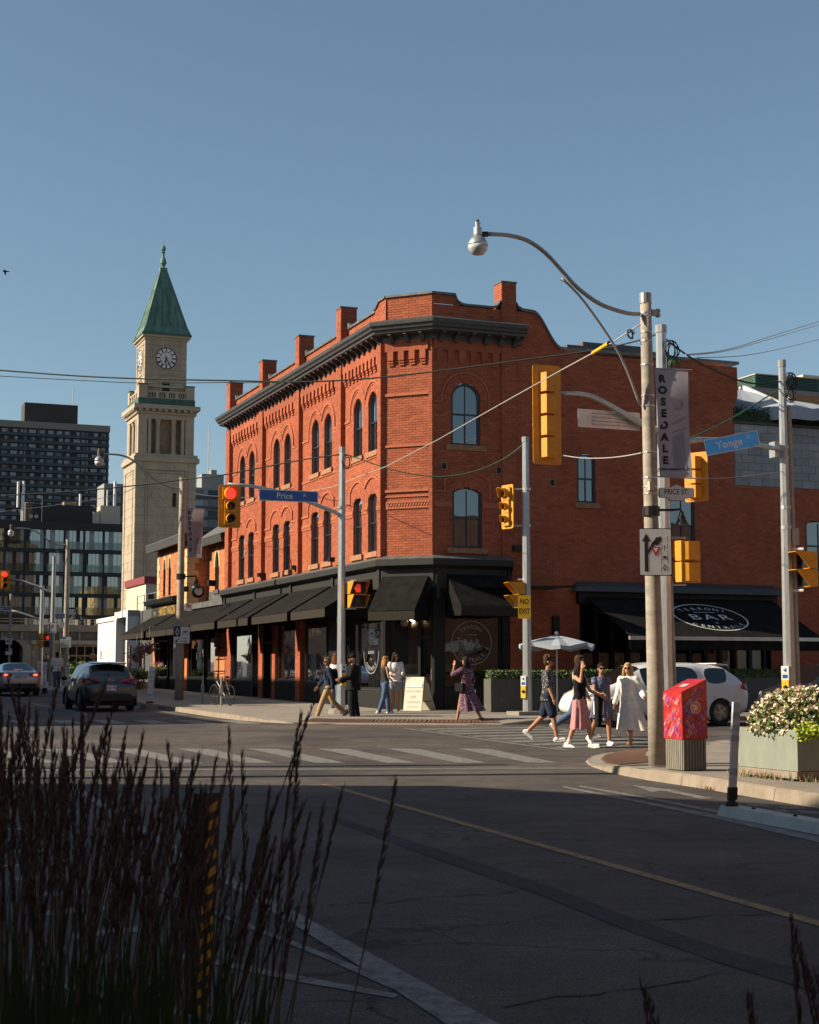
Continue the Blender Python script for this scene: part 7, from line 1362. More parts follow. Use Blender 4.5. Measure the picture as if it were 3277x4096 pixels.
def car(label, shape, paint_, loc, heading, plate_txt=None, brake=False, rear=True, front=False, group='cars on the street'):
    S = SHAPES[shape]; st = S['st']; t = local_thing('car', label, 'car', loc, math.atan2(heading[1], heading[0]), group); k = 8; n = len(st)
    m = MB(); V_ = []
    for s in st: V_ += section(s)
    for s in st: V_ += [(x, -y, z) for x, y, z in section(s)]
    F = []; MI = []
    for i in range(n - 1):
        for j in range(k - 1):
            for off in (0, n * k):
                a, b, c, d = off + i * k + j, off + (i + 1) * k + j, off + (i + 1) * k + j + 1, off + i * k + j + 1
                mi = 0
                if (i, i + 1) == S['rear'] and j >= 5: mi = 2
                if (i, i + 1) == S['wind'] and j >= 5: mi = 3
                if (i, i + 1) in S['side'] and j == 4: mi = 1
                F.append((a, b, c, d) if off == 0 else (d, c, b, a)); MI.append(mi)
    for i in (0, n - 1):
        for off in (0, n * k): F.append(tuple(off + i * k + j for j in range(k))); MI.append(0)
    m.add(V_, F); m.m = MI; me = m.mesh('car', [paint_, 'carglass', 'carglass', 'carglass'])
    bm = bmesh.new(); bm.from_mesh(me); bmesh.ops.remove_doubles(bm, verts=bm.verts, dist=.0005); bmesh.ops.recalc_face_normals(bm, faces=bm.faces); 
    cl = bm.edges.layers.float.get('crease_edge') or bm.edges.layers.float.new('crease_edge')
    for e in bm.edges:
        f = e.link_faces
        if len(f) == 2 and f[0].material_index != f[1].material_index: e[cl] = .9
    bm.to_mesh(me); bm.free(); sub = baked(me, [('SUBSURF', dict(levels=2, render_levels=2))])
    bm = bmesh.new(); bm.from_mesh(sub); kill = []
    for f in bm.faces:
        c = f.calc_center_median()
        for wx in S['wb']:
            if abs(c.y) > .5 and math.hypot(c.x - wx, c.z - S['wr']) < S['wr'] + .045: kill.append(f); break
    bmesh.ops.delete(bm, geom=list(set(kill)), context='FACES'); bm.to_mesh(sub); bm.free()
    parts = split(sub, ['body', 'side_window', 'rear_window', 'windscreen'], t, [paint_, 'carglass', 'carglass', 'carglass'])
    W_ = max(s[4] for s in st)
    for wx in S['wb']:
        for sd in (-1, 1):
            wheel(t, wx, sd * (W_ - .11), S['wr'], sd); m = MB(); r = S['wr'] + .05
            m.tube([Vector((wx + r * math.cos(a), sd * (W_ - .005), S['wr'] + r * math.sin(a))) for a in [R(-28 + 236 * i / 14) for i in range(15)]], .035, 6); m.build('wheel_arch', 'trim' if shape == 'suv' else paint_, t, smooth=True)
            m = MB(); pts = [(wx + r * math.cos(a), S['wr'] + r * math.sin(a)) for a in [R(-30 + 240 * i / 14) for i in range(15)]]
            m.add([(x, sd * (W_ - .02), z) for x, z in pts] + [(x, sd * .45, z) for x, z in pts], [(i, i + 1, 16 + i, 15 + i) for i in range(14)] + [tuple(range(15, 30))]); m.build('wheel_well', 'trim', t)
    x0 = st[0][0]; x1 = st[-1][0]
    m = MB(); m.box((0, 0, .24), (abs(x0) * 2 - .9, W_ * 1.7, .16)); m.build('underbody', 'trim', t)
    # rear end
    hb = st[2][2]; m = MB(); m.box((x0 + .02, 0, .42), (.1, W_ * 1.5, .2)); m.build('rear_bumper', 'trim', t)
    for sd in (-1, 1):
        m = MB(); y0, y1 = sd * .36, sd * (W_ - .03); zc = hb - .08
        pts = [(x0 + .03, y0, zc - .02), (x0 + .05, y1 * .92, zc - .1), (x0 + .32, y1 + sd * .012, zc - .02), (x0 + .28, y1 + sd * .012, zc + .1), (x0 + .1, y1 * .9, zc + .1), (x0 + .07, y0, zc + .05)]
        m.prism([Vector(p) - Vector((.035, 0, 0)) for p in pts], (.05, 0, 0)); lo = m.build('tail_lamp', 'lamp_red', t)
        if brake: MB().box((x0 + .0, sd * .62, zc), (.02, .16, .06)).build('lit_lamp', 'lamp_red_lit', lo)
        m = MB(); m.ball((.95 if shape != 'sedan' else .85, sd * (W_ + .1), 1.02), (.07, .1, .075), 12, 8); m.build('mirror', 'trim' if shape == 'suv' else paint_, t, smooth=True)
        for dx in (-.35, .62): MB().box((dx, sd * (W_ - .002), .86), (.17, .03, .03)).build('door_handle', paint_, t)
    if brake: MB().box((x0 + .95, 0, 1.13), (.02, .35, .03)).build('brake_lamp', 'lamp_red_lit', t)
    m = MB(); pz = .72 if shape != 'sedan' else .8; m.box((x0 - .035 if shape != 'suv' else x0 - .012, 0, pz), (.015, .32, .16)); pl = m.build('number_plate', 'plate_white', t)
    if plate_txt: m = MB(); text(m, plate_txt, .085, (x0 - (.0205 if shape == 'suv' else .0435), 0, pz), (0, -1, 0), (0, 0, 1), bold=.01); m.build('lettering', 'sign_blue', pl)
    m = MB(); m.tube([Vector((x0 - .01 + .0 * a, .07 * math.cos(a), hb - .03 + .045 * math.sin(a))) for a in [2 * PI * i / 12 for i in range(13)]], .008, 5); m.build('badge', 'chrome', t)
    m = MB(); m.box((x0 + .3, 0, st[3][3] + .02), (.1, .05, .04)); m.build('aerial', 'trim', t)
    if shape != 'sedan': m = MB(); m.hexa([(x0 + .5, -.55, st[3][3] - .0), (x0 + .5, .55, st[3][3] - .0), (x0 + .85, .58, st[3][3] + .045), (x0 + .85, -.58, st[3][3] + .045), (x0 + .48, -.55, st[3][3] + .03), (x0 + .48, .55, st[3][3] + .03), (x0 + .85, .58, st[3][3] + .07), (x0 + .85, -.58, st[3][3] + .07)]); m.build('roof_spoiler', paint_, t)
    # front end
    for sd in (-1, 1):
        m = MB(); pts = [(x1 - .08, sd * .38, .66), (x1 - .16, sd * .62, .62), (x1 - .42, sd * (W_ - .08), .7), (x1 - .5, sd * (W_ - .1), .82), (x1 - .28, sd * .68, .8), (x1 - .14, sd * .4, .74)]; m.prism([Vector(p) + Vector((.0, sd * .03, .0)) for p in pts], (.06, 0, .01)); m.build('headlamp', 'lamp_clear', t)
    m = MB(); m.box((x1 - .09, 0, .6), (.03, .75, .2)); g_ = m.build('grille', 'trim', t); 
    for i in range(5): MB().box((x1 - .07, 0, .53 + i * .035), (.015, .72, .012)).build('grille_bar', 'chrome', g_)
    MB().box((x1 - .12, 0, .38), (.1, 1.3, .14)).build('front_intake', 'trim', t); MB().box((x1 - .055, .0, .46), (.012, .32, .11)).build('front_plate', 'plate_white', t)
    MB().ball((-.1, .38, 1.12), (.12, .14, .16), 8, 6).build('headrest', 'trim', t)
    return t
p = gp(447, 2848); hd = U
cc = Vector((p.x, p.y, 0)) + U * 2.3; tsuv = car('dark grey hatchback car waiting on the left, seen from behind', 'suv', 'paint_grey', (cc.x, cc.y, gz(cc.y)), hd, 'SJAE 480')
MB().box((-1.72, .25, 1.22), (.01, .14, .16), M=Matrix.Rotation(R(52), 3, 'Y')).build('windscreen_sticker', 'plate_white', tsuv)
p = gp(82, 2786); cc = Vector((p.x, p.y, 0)) + U * 2.5; car('silver saloon car with lit brake lamps at the left edge', 'sedan', 'paint_silver', (cc.x, cc.y, gz(cc.y)), hd, 'CPVR 152', True)
wf, wr_ = gp(2459, 2912), gp(2895, 2902); mid = (wf + wr_) / 2; cc = mid + U * .8; cc.z = gz(cc.y); car('white people carrier car standing in the side street behind the walkers', 'mpv', 'paint_car_white', cc, -V, None)
cc2 = cc + V * 5.9 + U * .1; cc2.z = gz(cc2.y); car('dark car behind the white one, mostly hidden by flowers at the right edge', 'mpv', 'paint_dark', cc2, -V, None)
# ================================================================== people
def fabric(name, base, spots, scale=30, thr=.35, rough=.9):
    m, t, b = nodes(name); L = t.links.new; tc = t.nodes.new('ShaderNodeTexCoord'); v = t.nodes.new('ShaderNodeTexVoronoi'); v.inputs['Scale'].default_value = scale; L(tc.outputs['Object'], v.inputs['Vector'])
    r = t.nodes.new('ShaderNodeMapRange'); r.inputs[1].default_value = thr; r.inputs[2].default_value = thr + .08; L(v.outputs['Distance'], r.inputs[0])
    cr = t.nodes.new('ShaderNodeValToRGB'); e = cr.color_ramp.elements; cr.color_ramp.interpolation = 'CONSTANT'
    while len(e) < len(spots): e.new(.5)
    for i, c in enumerate(spots): e[i].position = i / len(spots); e[i].color = tuple(c) + (1,)
    sp = t.nodes.new('ShaderNodeSeparateColor'); L(v.outputs['Color'], sp.inputs[0]); L(sp.outputs[0], cr.inputs[0])
    mx = t.nodes.new('ShaderNodeMixRGB'); L(r.outputs[0], mx.inputs[0]); L(cr.outputs[0], mx.inputs[1]); mx.inputs[2].default_value = tuple(base) + (1,); L(mx.outputs[0], b.inputs['Base Color']); b.inputs['Roughness'].default_value = rough; return m
for n_, c_ in dict(skin=(.42, .22, .14), skin_tan=(.36, .17, .1), skin_dark=(.12, .06, .04)).items():
    mk(n_, c_, .6, var=.06, scale=8, spec=.25)
for n_, c_ in dict(hair_brown=(.06, .03, .016), hair_dark=(.02, .013, .01), hair_auburn=(.12, .04, .015), hair_blonde=(.42, .28, .13), hair_gold=(.3, .15, .05), hair_grey=(.12, .1, .09)).items(): mk(n_, c_, .75, var=.4, scale=30, stretch=(1, 1, .15), bump=.4, bscale=60, spec=.12)
for n_, c_ in dict(cl_navy=(.02, .028, .05), cl_tan=(.34, .22, .12), cl_black=(.011, .011, .012), cl_white=(.66, .63, .6), cl_pink=(.46, .2, .21), cl_grey=(.4, .38, .36), cl_denim=(.07, .11, .19), cl_denim_pale=(.22, .27, .33), cl_charcoal=(.05, .05, .052), sandal=(.28, .13, .06), shoe_white=(.65, .63, .6), shoe_navy=(.03, .04, .08), shades=(.006, .006, .007), lips=(.3, .08, .07)).items(): mk(n_, c_, .9, var=.14, scale=14, bump=.6, bscale=9, spec=.15)
fabric('cl_floral', (.02, .022, .03), [(.45, .4, .34), (.3, .12, .08), (.4, .38, .33), (.1, .12, .16)], 34, .3); fabric('cl_blue_print', (.06, .075, .15), [(.42, .44, .5), (.15, .18, .3), (.3, .32, .4)], 42, .28); fabric('cl_plum_print', (.075, .03, .06), [(.35, .24, .28), (.2, .1, .14), (.28, .1, .07), (.07, .05, .11)], 26, .36); fabric('cl_black_print', (.012, .011, .012), [(.14, .06, .05), (.1, .08, .07)], 36, .2)
def rx(v, a): return Vector((v.x, v.y * math.cos(a) - v.z * math.sin(a), v.y * math.sin(a) + v.z * math.cos(a)))
def capsule(m, a, b, ra, rb, seg=12):
    a, b = Vector(a), Vector(b); d = b - a; L = max(d.length, 1e-4); d.normalize(); pts = []; rr = []
    for k in range(4): t = k / 4; pts.append(a - d * ra * math.cos(t * PI / 2)); rr.append(max(.002, ra * math.sin(t * PI / 2)))
    for k in range(5): t = k / 4; pts.append(a.lerp(b, t)); rr.append(ra + (rb - ra) * t)
    for k in range(1, 5): t = k / 4; pts.append(b + d * rb * math.sin(t * PI / 2)); rr.append(max(.002, rb * math.cos(t * PI / 2)))
    m.tube(pts, rr, seg)
def chain(m, secs, seg=18):                             # elliptical sections: (x, y, z, rx, ry)
    vs = []; fs = []; n = len(secs)
    for (x, y, z, a, b) in secs:
        for k in range(seg): t = 2 * PI * k / seg; vs.append((x + a * math.cos(t), y + b * math.sin(t), z))
    for i in range(n - 1):
        for k in range(seg): fs.append((i * seg + k, i * seg + (k + 1) % seg, (i + 1) * seg + (k + 1) % seg, (i + 1) * seg + k))
    fs += [tuple(range(seg - 1, -1, -1)), tuple(range((n - 1) * seg, n * seg))]; m.add(vs, fs)
def grow(m, voxel, smooth=3): return baked(m.mesh('w', 'skin'), [('REMESH', dict(mode='VOXEL', voxel_size=voxel)), ('SMOOTH', dict(factor=.5, iterations=smooth))])
def person(label, foot, height, face, legs=((0, 0), (0, 0)), arms=((0, 5, 10), (0, 5, 10)), skin='skin', top=None, bottom=None, shoes='shoe_white', hair=('hair_brown', 'short'), dress=None, glasses=False, lean=0, head_turn=0, stout=1.0, female=False, extras=None, group='people at the crossing', vox=.0095, socks=None):
    s = height / 1.75; k = s; t = local_thing('person', label, 'person', foot, math.atan2(-face[0], face[1]), group); sx = stout * (.9 if female else 1)
    def q(x, y, z): return Vector((x * k, y * k, z * k))
    hipz = .94; TH, SH = .43, .43; J = {}
    for i, sd in enumerate((-1, 1)):
        hf, kn = legs[i][0], legs[i][1]; hip = Vector((sd * .09, 0, hipz)); th = rx(Vector((0, 0, -TH)), R(hf)); knee = hip + th; an = knee + rx(Vector((0, 0, -SH)), R(hf - kn)); J['hip', sd], J['knee', sd], J['ank', sd] = hip, knee, an; J['foot', sd] = R(max(-50, (hf - kn) * .8 if (hf - kn) < -12 else 8 if hf > 12 else 0))
    low = min(J['ank', -1].z, J['ank', 1].z) - .075; dz = -low
    for kk in list(J):
        if kk[0] != 'foot': J[kk] = J[kk] + Vector((0, 0, dz))
    H0 = hipz + dz
    ln = R(lean); tp = lambda x, y, z: Vector((x, y, H0)) + rx(Vector((0, 0, z - hipz)), -ln)     # torso points lean forward
    shx = (.165 if female else .19) * stout ** .5; 
    for i, sd in enumerate((-1, 1)):
        fw, ab, el = arms[i][:3]; tw_ = arms[i][3] if len(arms[i]) > 3 else 0; sh = tp(sd * shx, 0, 1.41); d = rx(Vector((sd * math.sin(R(ab)), 0, -math.cos(R(ab)))), R(fw)); elb = sh + d * .285
        d2 = rx(Vector((sd * math.sin(R(ab - tw_)), 0, -math.cos(R(ab - tw_)))), R(fw + el)); wr = elb + d2 * .245; J['sh', sd], J['el', sd], J['wr', sd], J['hd', sd] = sh, elb, wr, d2
    hc = tp(0, .025, 1.635); yaw = R(head_turn); HR = Matrix.Rotation(yaw, 3, 'Z')
    def hp(x, y, z): return hc + HR @ Vector((x, y, z))
    def torso(m, inf):
        w = [(.93, .15 * (1.05 if female else 1), .105), (.99, .158, .11), (1.06, .135 if female else .148, .1), (1.12, .122 if female else .145, .095), (1.22, .135 if female else .155, .105), (1.32, .15 if female else .172, .112 + (.012 if female else 0)), (1.39, .15 if female else .178, .1), (1.44, .11, .08), (1.475, .065, .062)]
        chain(m, [(*(lambda p: (p.x * k, p.y * k, p.z * k))(tp(0, 0, z)), (a * stout + inf) * k, (b * stout ** 1.4 + inf) * k) for z, a, b in w])
    def leg(m, sd, inf, to=1.0):
        a, b, c = J['hip', sd], J['knee', sd], J['ank', sd]; f = stout ** .7
        b2 = b if to > .5 else a.lerp(b, to * 2)
        capsule(m, a * k, b2 * k, (.085 * f * (1.02 if female else 1) + inf) * k, (.055 * f + inf + (.012 if to <= .5 else 0)) * k)
        if to > .5: e = b.lerp(c, min(1, (to - .5) * 2)); cm = b.lerp(c, .3); capsule(m, b * k, cm * k, (.054 * f + inf) * k, (.054 * f + inf) * k); capsule(m, cm * k, e * k, (.053 * f + inf) * k, (.038 + inf * (1 if to >= 1 else 1)) * k)
    def armp(m, sd, inf, to=1.0):
        f = stout ** .6 * (.88 if female else 1); a, b, c = J['sh', sd], J['el', sd], J['wr', sd]
        if to <= .5: b2 = a.lerp(b, to * 2); capsule(m, a * k, b2 * k, (.052 * f + inf) * k, (.046 * f + inf * 1.3) * k)
        else:
            capsule(m, a * k, b * k, (.052 * f + inf) * k, (.04 * f + inf) * k); e = b.lerp(c, (to - .5) * 2); capsule(m, b * k, e * k, (.04 * f + inf) * k, (.03 * f + inf) * k)
    m = MB(); torso(m, -.008)
    for sd in (-1, 1):
        leg(m, sd, 0); armp(m, sd, 0)
        wr, d2 = J['wr', sd], J['hd', sd].normalized(); side = Vector((0, 1, 0)) if abs(d2.y) < .8 else Vector((0, 0, 1)); side = (side - d2 * side.dot(d2)).normalized(); nrm = d2.cross(side); pc = wr + d2 * .05
        Mx = Matrix((side, nrm, d2)).transposed(); m.ball(pc * k, (.04 * k, .018 * k, .055 * k), 12, 8, M=Mx)
        for fi, (o, L_) in enumerate(((.03, .062), (.01, .07), (-.01, .066), (-.028, .052))):
            a = pc + d2 * .035 + side * o; mid = a + d2 * L_ * .55 - nrm * sd * .008; en = mid + (d2 * .8 - nrm * sd * .5).normalized() * L_ * .5; capsule(m, a * k, mid * k, .0098 * k, .0095 * k, 6); capsule(m, mid * k, en * k, .0095 * k, .0085 * k, 6)
        a = pc + side * .03 - d2 * .02; b_ = a + (side * .7 + d2 * .7).normalized() * .035; capsule(m, a * k, b_ * k, .0115 * k, .011 * k, 6); capsule(m, b_ * k, (b_ + d2 * .028 + side * .008) * k, .0105 * k, .0095 * k, 6)
        an, fa = J['ank', sd], J['foot', sd]; fd = rx(Vector((0, 1, 0)), fa); capsule(m, (an + fd * -.03 + Vector((0, 0, -.04))) * k, (an + fd * .13 + Vector((0, 0, -.05))) * k, .033 * k, .024 * k)
    capsule(m, tp(0, 0, 1.44) * k, hp(0, -.01, -.06) * k, .056 * k * (.88 if female else 1), .05 * k * (.88 if female else 1))
    m.ball(hp(0, -.005, .02) * k, (.074 * k, .094 * k, .098 * k), 16, 12, M=HR); m.ball(hp(0, .018, -.052) * k, (.055 * k, .066 * k, .064 * k), 14, 10, M=HR); capsule(m, hp(0, .085, .012) * k, hp(0, .104, -.022) * k, .009 * k, .014 * k, 8)
    for sd in (-1, 1): m.ball(hp(sd * .076, -.005, -.005) * k, (.012 * k, .02 * k, .032 * k), 8, 6, M=HR)
    body = put(grow(m, vox * 1.0, 2), 'body', t); body.data.materials.clear(); body.data.materials.append(MAT[skin])
    m = MB(); m.box(hp(0, .083, -.062) * k, (.042 * k, .012 * k, .01 * k), M=HR); m.build('mouth', 'lips', body)
    for sd in (-1, 1): MB().ball(hp(sd * .03, .079, .012) * k, (.013 * k, .008 * k, .007 * k), 8, 6, M=HR).build('eye', 'shades', body)
    if glasses:
        m = MB()
        for sd in (-1, 1): m.ball(hp(sd * .034, .093, .012) * k, (.031 * k, .008 * k, .023 * k), 10, 8, M=HR); m.tube([hp(sd * .06, .085, .018) * k, hp(sd * .08, -.01, .02) * k], .004 * k, 5)
        m.tube([hp(-.02, .1, .018) * k, hp(.02, .1, .018) * k], .004 * k, 5); m.build('sunglasses', 'shades', t)
    # hair
    hm, hk = hair; m = MB()
    if hk != 'cap':
        m.ball(hp(0, -.018, .045) * k, (.086 * k, .098 * k, .092 * k), 16, 12, M=HR); m.ball(hp(0, -.045, 0) * k, (.078 * k, .072 * k, .095 * k), 14, 10, M=HR); m.ball(hp(0, .05, .098) * k, (.06 * k, .04 * k, .028 * k), 12, 8, M=HR)
    if hk == 'curly':
        for _ in range(34): a, e = random.uniform(0, 2 * PI), random.uniform(.0, 1.3); m.ball(hp(.085 * math.cos(a) * math.cos(e), -.015 + .09 * math.sin(a) * math.cos(e), .06 + .085 * math.sin(e)) * k, .03 * k, 8, 6)
    if hk == 'puffy':
        for _ in range(60): a, e = random.uniform(0, 2 * PI), random.uniform(-.8, 1.3); m.ball(hp(.12 * math.cos(a) * math.cos(e), -.05 + .11 * math.sin(a) * math.cos(e), .04 + .12 * math.sin(e)) * k, .04 * k, 8, 6)
    if hk in ('long', 'long_front'):
        for i in range(9):
            a = R(200 + 140 * i / 8) if hk == 'long' else R(165 + 210 * i / 8); x, y = .082 * math.cos(a), -.01 + .08 * math.sin(a); L_ = random.uniform(.2, .3); capsule(m, hp(x, y, .0) * k, hp(x * 1.25 + random.gauss(0, .01), y * 1.15 - .01, -L_ * .55) * k, .032 * k, .03 * k, 8); capsule(m, hp(x * 1.25, y * 1.15 - .01, -L_ * .55) * k, hp(x * 1.3 + random.gauss(0, .02), y * 1.2 - .02, -L_) * k, .03 * k, .012 * k, 8)
    if hk == 'bun': m.ball(hp(0, -.12, .03) * k, .045 * k, 10, 8)
    if hk == 'cap':
        m.ball(hp(0, -.012, .05) * k, (.084 * k, .1 * k, .082 * k), 16, 12, M=HR); m.ball(hp(0, .12, .045) * k, (.065 * k, .06 * k, .012 * k), 12, 8, M=HR)
    hg_ = put(grow(m, .01, 1), 'cap' if hk == 'cap' else 'hair', t); hg_.data.materials.clear(); hg_.data.materials.append(MAT[hm])
    if hk == 'cap': m = MB(); m.ball(hp(0, .045, -.075) * k, (.062 * k, .055 * k, .05 * k), 12, 8, M=HR); m.build('beard', 'hair_auburn', body, smooth=True)
    def cloth(m, name, mat, v=.0105, sm=4):
        o = put(grow(m, v, sm), name, t); o.data.materials.clear(); o.data.materials.append(MAT[mat]); return o
    if top:                                             # (material, sleeve length 0..1, extra, hem z)
        m = MB(); torso(m, .014 + top[2])
        if len(top) > 3: chain(m, [(0, 0, (H0 - .0) * k, (.16 * stout + .02 + top[2]) * k, (.12 * stout ** 1.4 + .02 + top[2]) * k), (0, 0, (H0 - top[3]) * k, (.17 * stout + .03 + top[2]) * k, (.125 * stout ** 1.4 + .03 + top[2]) * k)])
        if top[1] > 0:
            for sd in (-1, 1): armp(m, sd, .013 + top[2], top[1])
        cloth(m, 'top', top[0])
    if bottom:                                          # (material, leg length 0..1, extra)
        m = MB(); chain(m, [(0, 0, (H0 - .08) * k, .12 * sx * k, .1 * stout * k), (0, 0, (H0 - .02) * k, (.165 * stout + .006) * k, (.118 * stout ** 1.3 + .006) * k), (0, 0, (H0 + .1) * k, (.142 * stout + .012) * k, (.105 * stout ** 1.3 + .008) * k)])
        for sd in (-1, 1): leg(m, sd, .014 + bottom[2], bottom[1])
        cloth(m, 'trousers' if bottom[1] > .8 else 'shorts', bottom[0])
    if dress:                                           # (material, hem z, hem width, sway y, sway x, slit)
        mat, hem, wid, sy, sxx = dress[:5]; m = MB(); zs = [1.13, 1.05, .95, .8, .65, .5, .38, .28]; zs = [z for z in zs if z > hem + .04] + [hem]; seg = 40; vs = []; n = len(zs)
        for i, z in enumerate(zs):
            f = (1.13 - z) / max(.01, 1.13 - hem); a0 = .125 + (.05 if z < 1.0 else .02 * (1.13 - z) / .13) + (wid - .16) * f ** 1.4; b0 = .1 + .03 * min(1, f * 3) + (wid * .85 - .13) * f ** 1.3; mx = (J['knee', -1] + J['knee', 1]) / 2 * min(1, f * 1.2)
            cx, cy = sxx * f ** 1.6, sy * f ** 1.6 + mx.y * .5
            for kk in range(seg): a = 2 * PI * kk / seg; fold = 1 + .12 * f * math.sin(a * 7 + i * .35) + .07 * f * math.sin(a * 11 + 1.3 - i * .2); vs.append(((cx + a0 * stout * math.cos(a) * fold) * k, (cy + b0 * stout * math.sin(a) * fold) * k, (z + H0 - hipz + .012 * f * math.sin(a * 5)) * k))
        m.add(vs, [(i * seg + kk, i * seg + (kk + 1) % seg, (i + 1) * seg + (kk + 1) % seg, (i + 1) * seg + kk) for i in range(n - 1) for kk in range(seg)]); m.build('skirt', mat, t, smooth=True)
    for sd in (-1, 1):
        an, fa = J['ank', sd], J['foot', sd]; fd = rx(Vector((0, 1, 0)), fa); upf = rx(Vector((0, 0, 1)), fa)
        if shoes:
            m = MB(); sc = 1.0
            if shoes == 'sandal':
                for j in range(3): m.tube([(an + fd * (.02 + .05 * j) + Vector((x * .04, 0, 0)) + upf * (-.07 + .05 * (1 - x * x))) * k for x in (-1, -.5, 0, .5, 1)], .007 * k, 5)
                m.box((an + fd * .05 - upf * .076) * k, (.08 * k, .25 * k, .014 * k), M=Matrix.Rotation(fa, 3, 'X'))
                m.build('sandal', 'sandal', t)
            else:
                capsule(m, (an - fd * .04 - upf * .035) * k, (an + fd * .15 - upf * .045) * k, .046 * k, .034 * k); capsule(m, (an - upf * .0) * k, (an - upf * .04) * k, .044 * k, .046 * k); o = cloth(m, 'shoe', shoes, .0095, 2)
                MB().box((an + fd * .055 - upf * .076) * k, (.084 * k, .27 * k, .02 * k), M=Matrix.Rotation(fa, 3, 'X')).build('sole', 'shoe_white', o)
        if socks: m = MB(); capsule(m, (an + (J['knee', sd] - an).normalized() * .12) * k, (an) * k, .043 * k, .04 * k); m.build('sock', socks, t, smooth=True)
    if extras: extras(t, J, q, k, tp, hp)
    return t
WALK = ((28, 8), (-18, 22)); WALK2 = ((-20, 30), (24, 6)); STAND = ((3, 4), (-3, 2))
fp = lambda px, py, dz=0: gp(px, py, dz)
def watch(t, J, q, k, tp, hp):
    w = J['wr', -1]; MB().tube([w * k - Vector((0, 0, .012)), w * k + Vector((0, 0, .012))], .037 * k, 10).build('watch', 'galv_dull', t)
person('man in dark floral short sleeved shirt and navy shorts walking right', fp(2195, 2966), 1.77, hz((.95, -.15)), ((-16, 30), (14, 4)), ((-8, 8, 25), (6, 6, 15)), 'skin_tan', ('cl_floral', .42, .012, .1), ('cl_navy', .42, .022), 'shoe_white', ('hair_brown', 'curly'), glasses=True, head_turn=-5, extras=watch)
person('man in pale grey jumper and jeans half hidden behind the woman in pink', fp(2318, 2950), 1.8, hz((.95, -.1)), ((-22, 34), (20, 6)), ((10, 10, 20), (-10, 10, 20)), 'skin', ('cl_grey', .98, .012, .06), ('cl_denim', 1.0, .01), 'shoe_white', ('hair_brown', 'short'))
def jacket(mat, sd=-1, ox=.13, oy=-.12, ln=.6):
    def f(t, J, q, k, tp, hp):
        a = J['wr', sd] * k + Vector((sd * ox, oy, 0)); m = MB(); vs = []; n, sg = 7, 10
        for i in range(n):
            z = i / (n - 1)
            for j in range(sg): ang = 2 * PI * j / sg; vs.append((a.x + .06 * math.cos(ang) * (1 - .4 * z) * (1 + .25 * math.sin(3 * ang + z)) + sd * .04 * z, a.y + .085 * math.sin(ang) * (1 - .3 * z) * (1 + .2 * math.sin(4 * ang)) - .05 * z, a.z + .02 - ln * z + .03 * math.sin(3 * ang)))
        m.add(vs, [(i * sg + j, i * sg + (j + 1) % sg, (i + 1) * sg + (j + 1) % sg, (i + 1) * sg + j) for i in range(n - 1) for j in range(sg)] + [tuple(range(sg))]); m.build('carried_jacket', mat, t, smooth=True)
    return f
person('woman in black sleeveless top and long pink skirt touching her hair', fp(2322, 2991), 1.7, hz((.8, -.6)), ((18, 8), (-8, 14)), ((20, 14, 45), (70, 35, 105, 40)), 'skin', ('cl_black', 0, .0), None, 'shoe_white', ('hair_dark', 'long_front'), dress=('cl_pink', .4, .19, -.02, 0), glasses=True, female=True, socks='cl_white', extras=jacket('cl_black'))
def tote(t, J, q, k, tp, hp):
    a = J['wr', 1] * k; m = MB(); m.box(a + Vector((.06, .0, -.26)), (.2, .05, .26)); m.tube([a + Vector((.0, 0, -.13)), a + Vector((.04, 0, .0)), a + Vector((.12, 0, -.13))], .008, 5); m.build('tote_bag', 'cl_white', t)
person('woman in short blue patterned dress and sunglasses walking beside the blonde woman', fp(2408, 2981), 1.63, hz((.35, -.93)), ((20, 16), (-14, 26)), ((-6, 6, 10), (20, 8, 60, 15)), 'skin_tan', ('cl_blue_print', .12, .006), None, 'shoe_white', ('hair_dark', 'bun'), dress=('cl_blue_print', .6, .24, 0, 0), glasses=True, female=True, head_turn=-12, extras=tote)
person('blonde woman in long white dress with puffed sleeves and sunglasses', fp(2518, 2979), 1.63, hz((-.45, -.89)), ((16, 6), (-16, 18)), ((-2, 24, 62, -6), (-4, 14, 20)), 'skin', ('cl_white', .97, .022), None, 'sandal', ('hair_blonde', 'long_front'), dress=('cl_white', .34, .33, -.05, -.08), glasses=True, female=True, head_turn=10, extras=jacket('cl_charcoal', -1, .16, -.2, .5))
def pack(mat):
    def f(t, J, q, k, tp, hp):
        m = MB(); c = tp(0, -.18, 1.24); chain(m, [(c.x * k, c.y * k, (c.z + z) * k, a * k, b * k) for z, a, b in ((-.24, .1, .05), (-.2, .15, .085), (0, .155, .095), (.14, .14, .08), (.21, .09, .04))]); m.build('backpack', mat, t, smooth=True)
        for sd in (-1, 1): MB().tube([tp(sd * .1, -.12, 1.42) * k, tp(sd * .11, .02, 1.47) * k, tp(sd * .12, .13, 1.36) * k, tp(sd * .13, .08, 1.15) * k, tp(sd * .13, -.12, 1.1) * k], .014 * k, 6).build('strap', mat, t)
    return f
person('man in navy jumper and tan trousers with dark backpack striding left', fp(1312, 2879, .03), 1.74, hz((-.95, -.22)), ((24, 4), (-22, 26)), ((-16, 8, 16), (18, 6, 20)), 'skin_tan', ('cl_navy', .93, .008, .05), ('cl_tan', 1.0, .008), 'shoe_navy', ('hair_grey', 'short'), glasses=True, extras=pack('cl_black'), head_turn=12)
person('auburn haired woman half hidden behind the far corner pole', fp(1342, 2852, .1), 1.72, hz((.3, .95)), STAND, ((8, 6, 10), (8, 6, 10)), 'skin', ('cl_white', .9, .01), ('cl_denim', 1.0, .005), 'shoe_white', ('hair_auburn', 'long'), female=True)
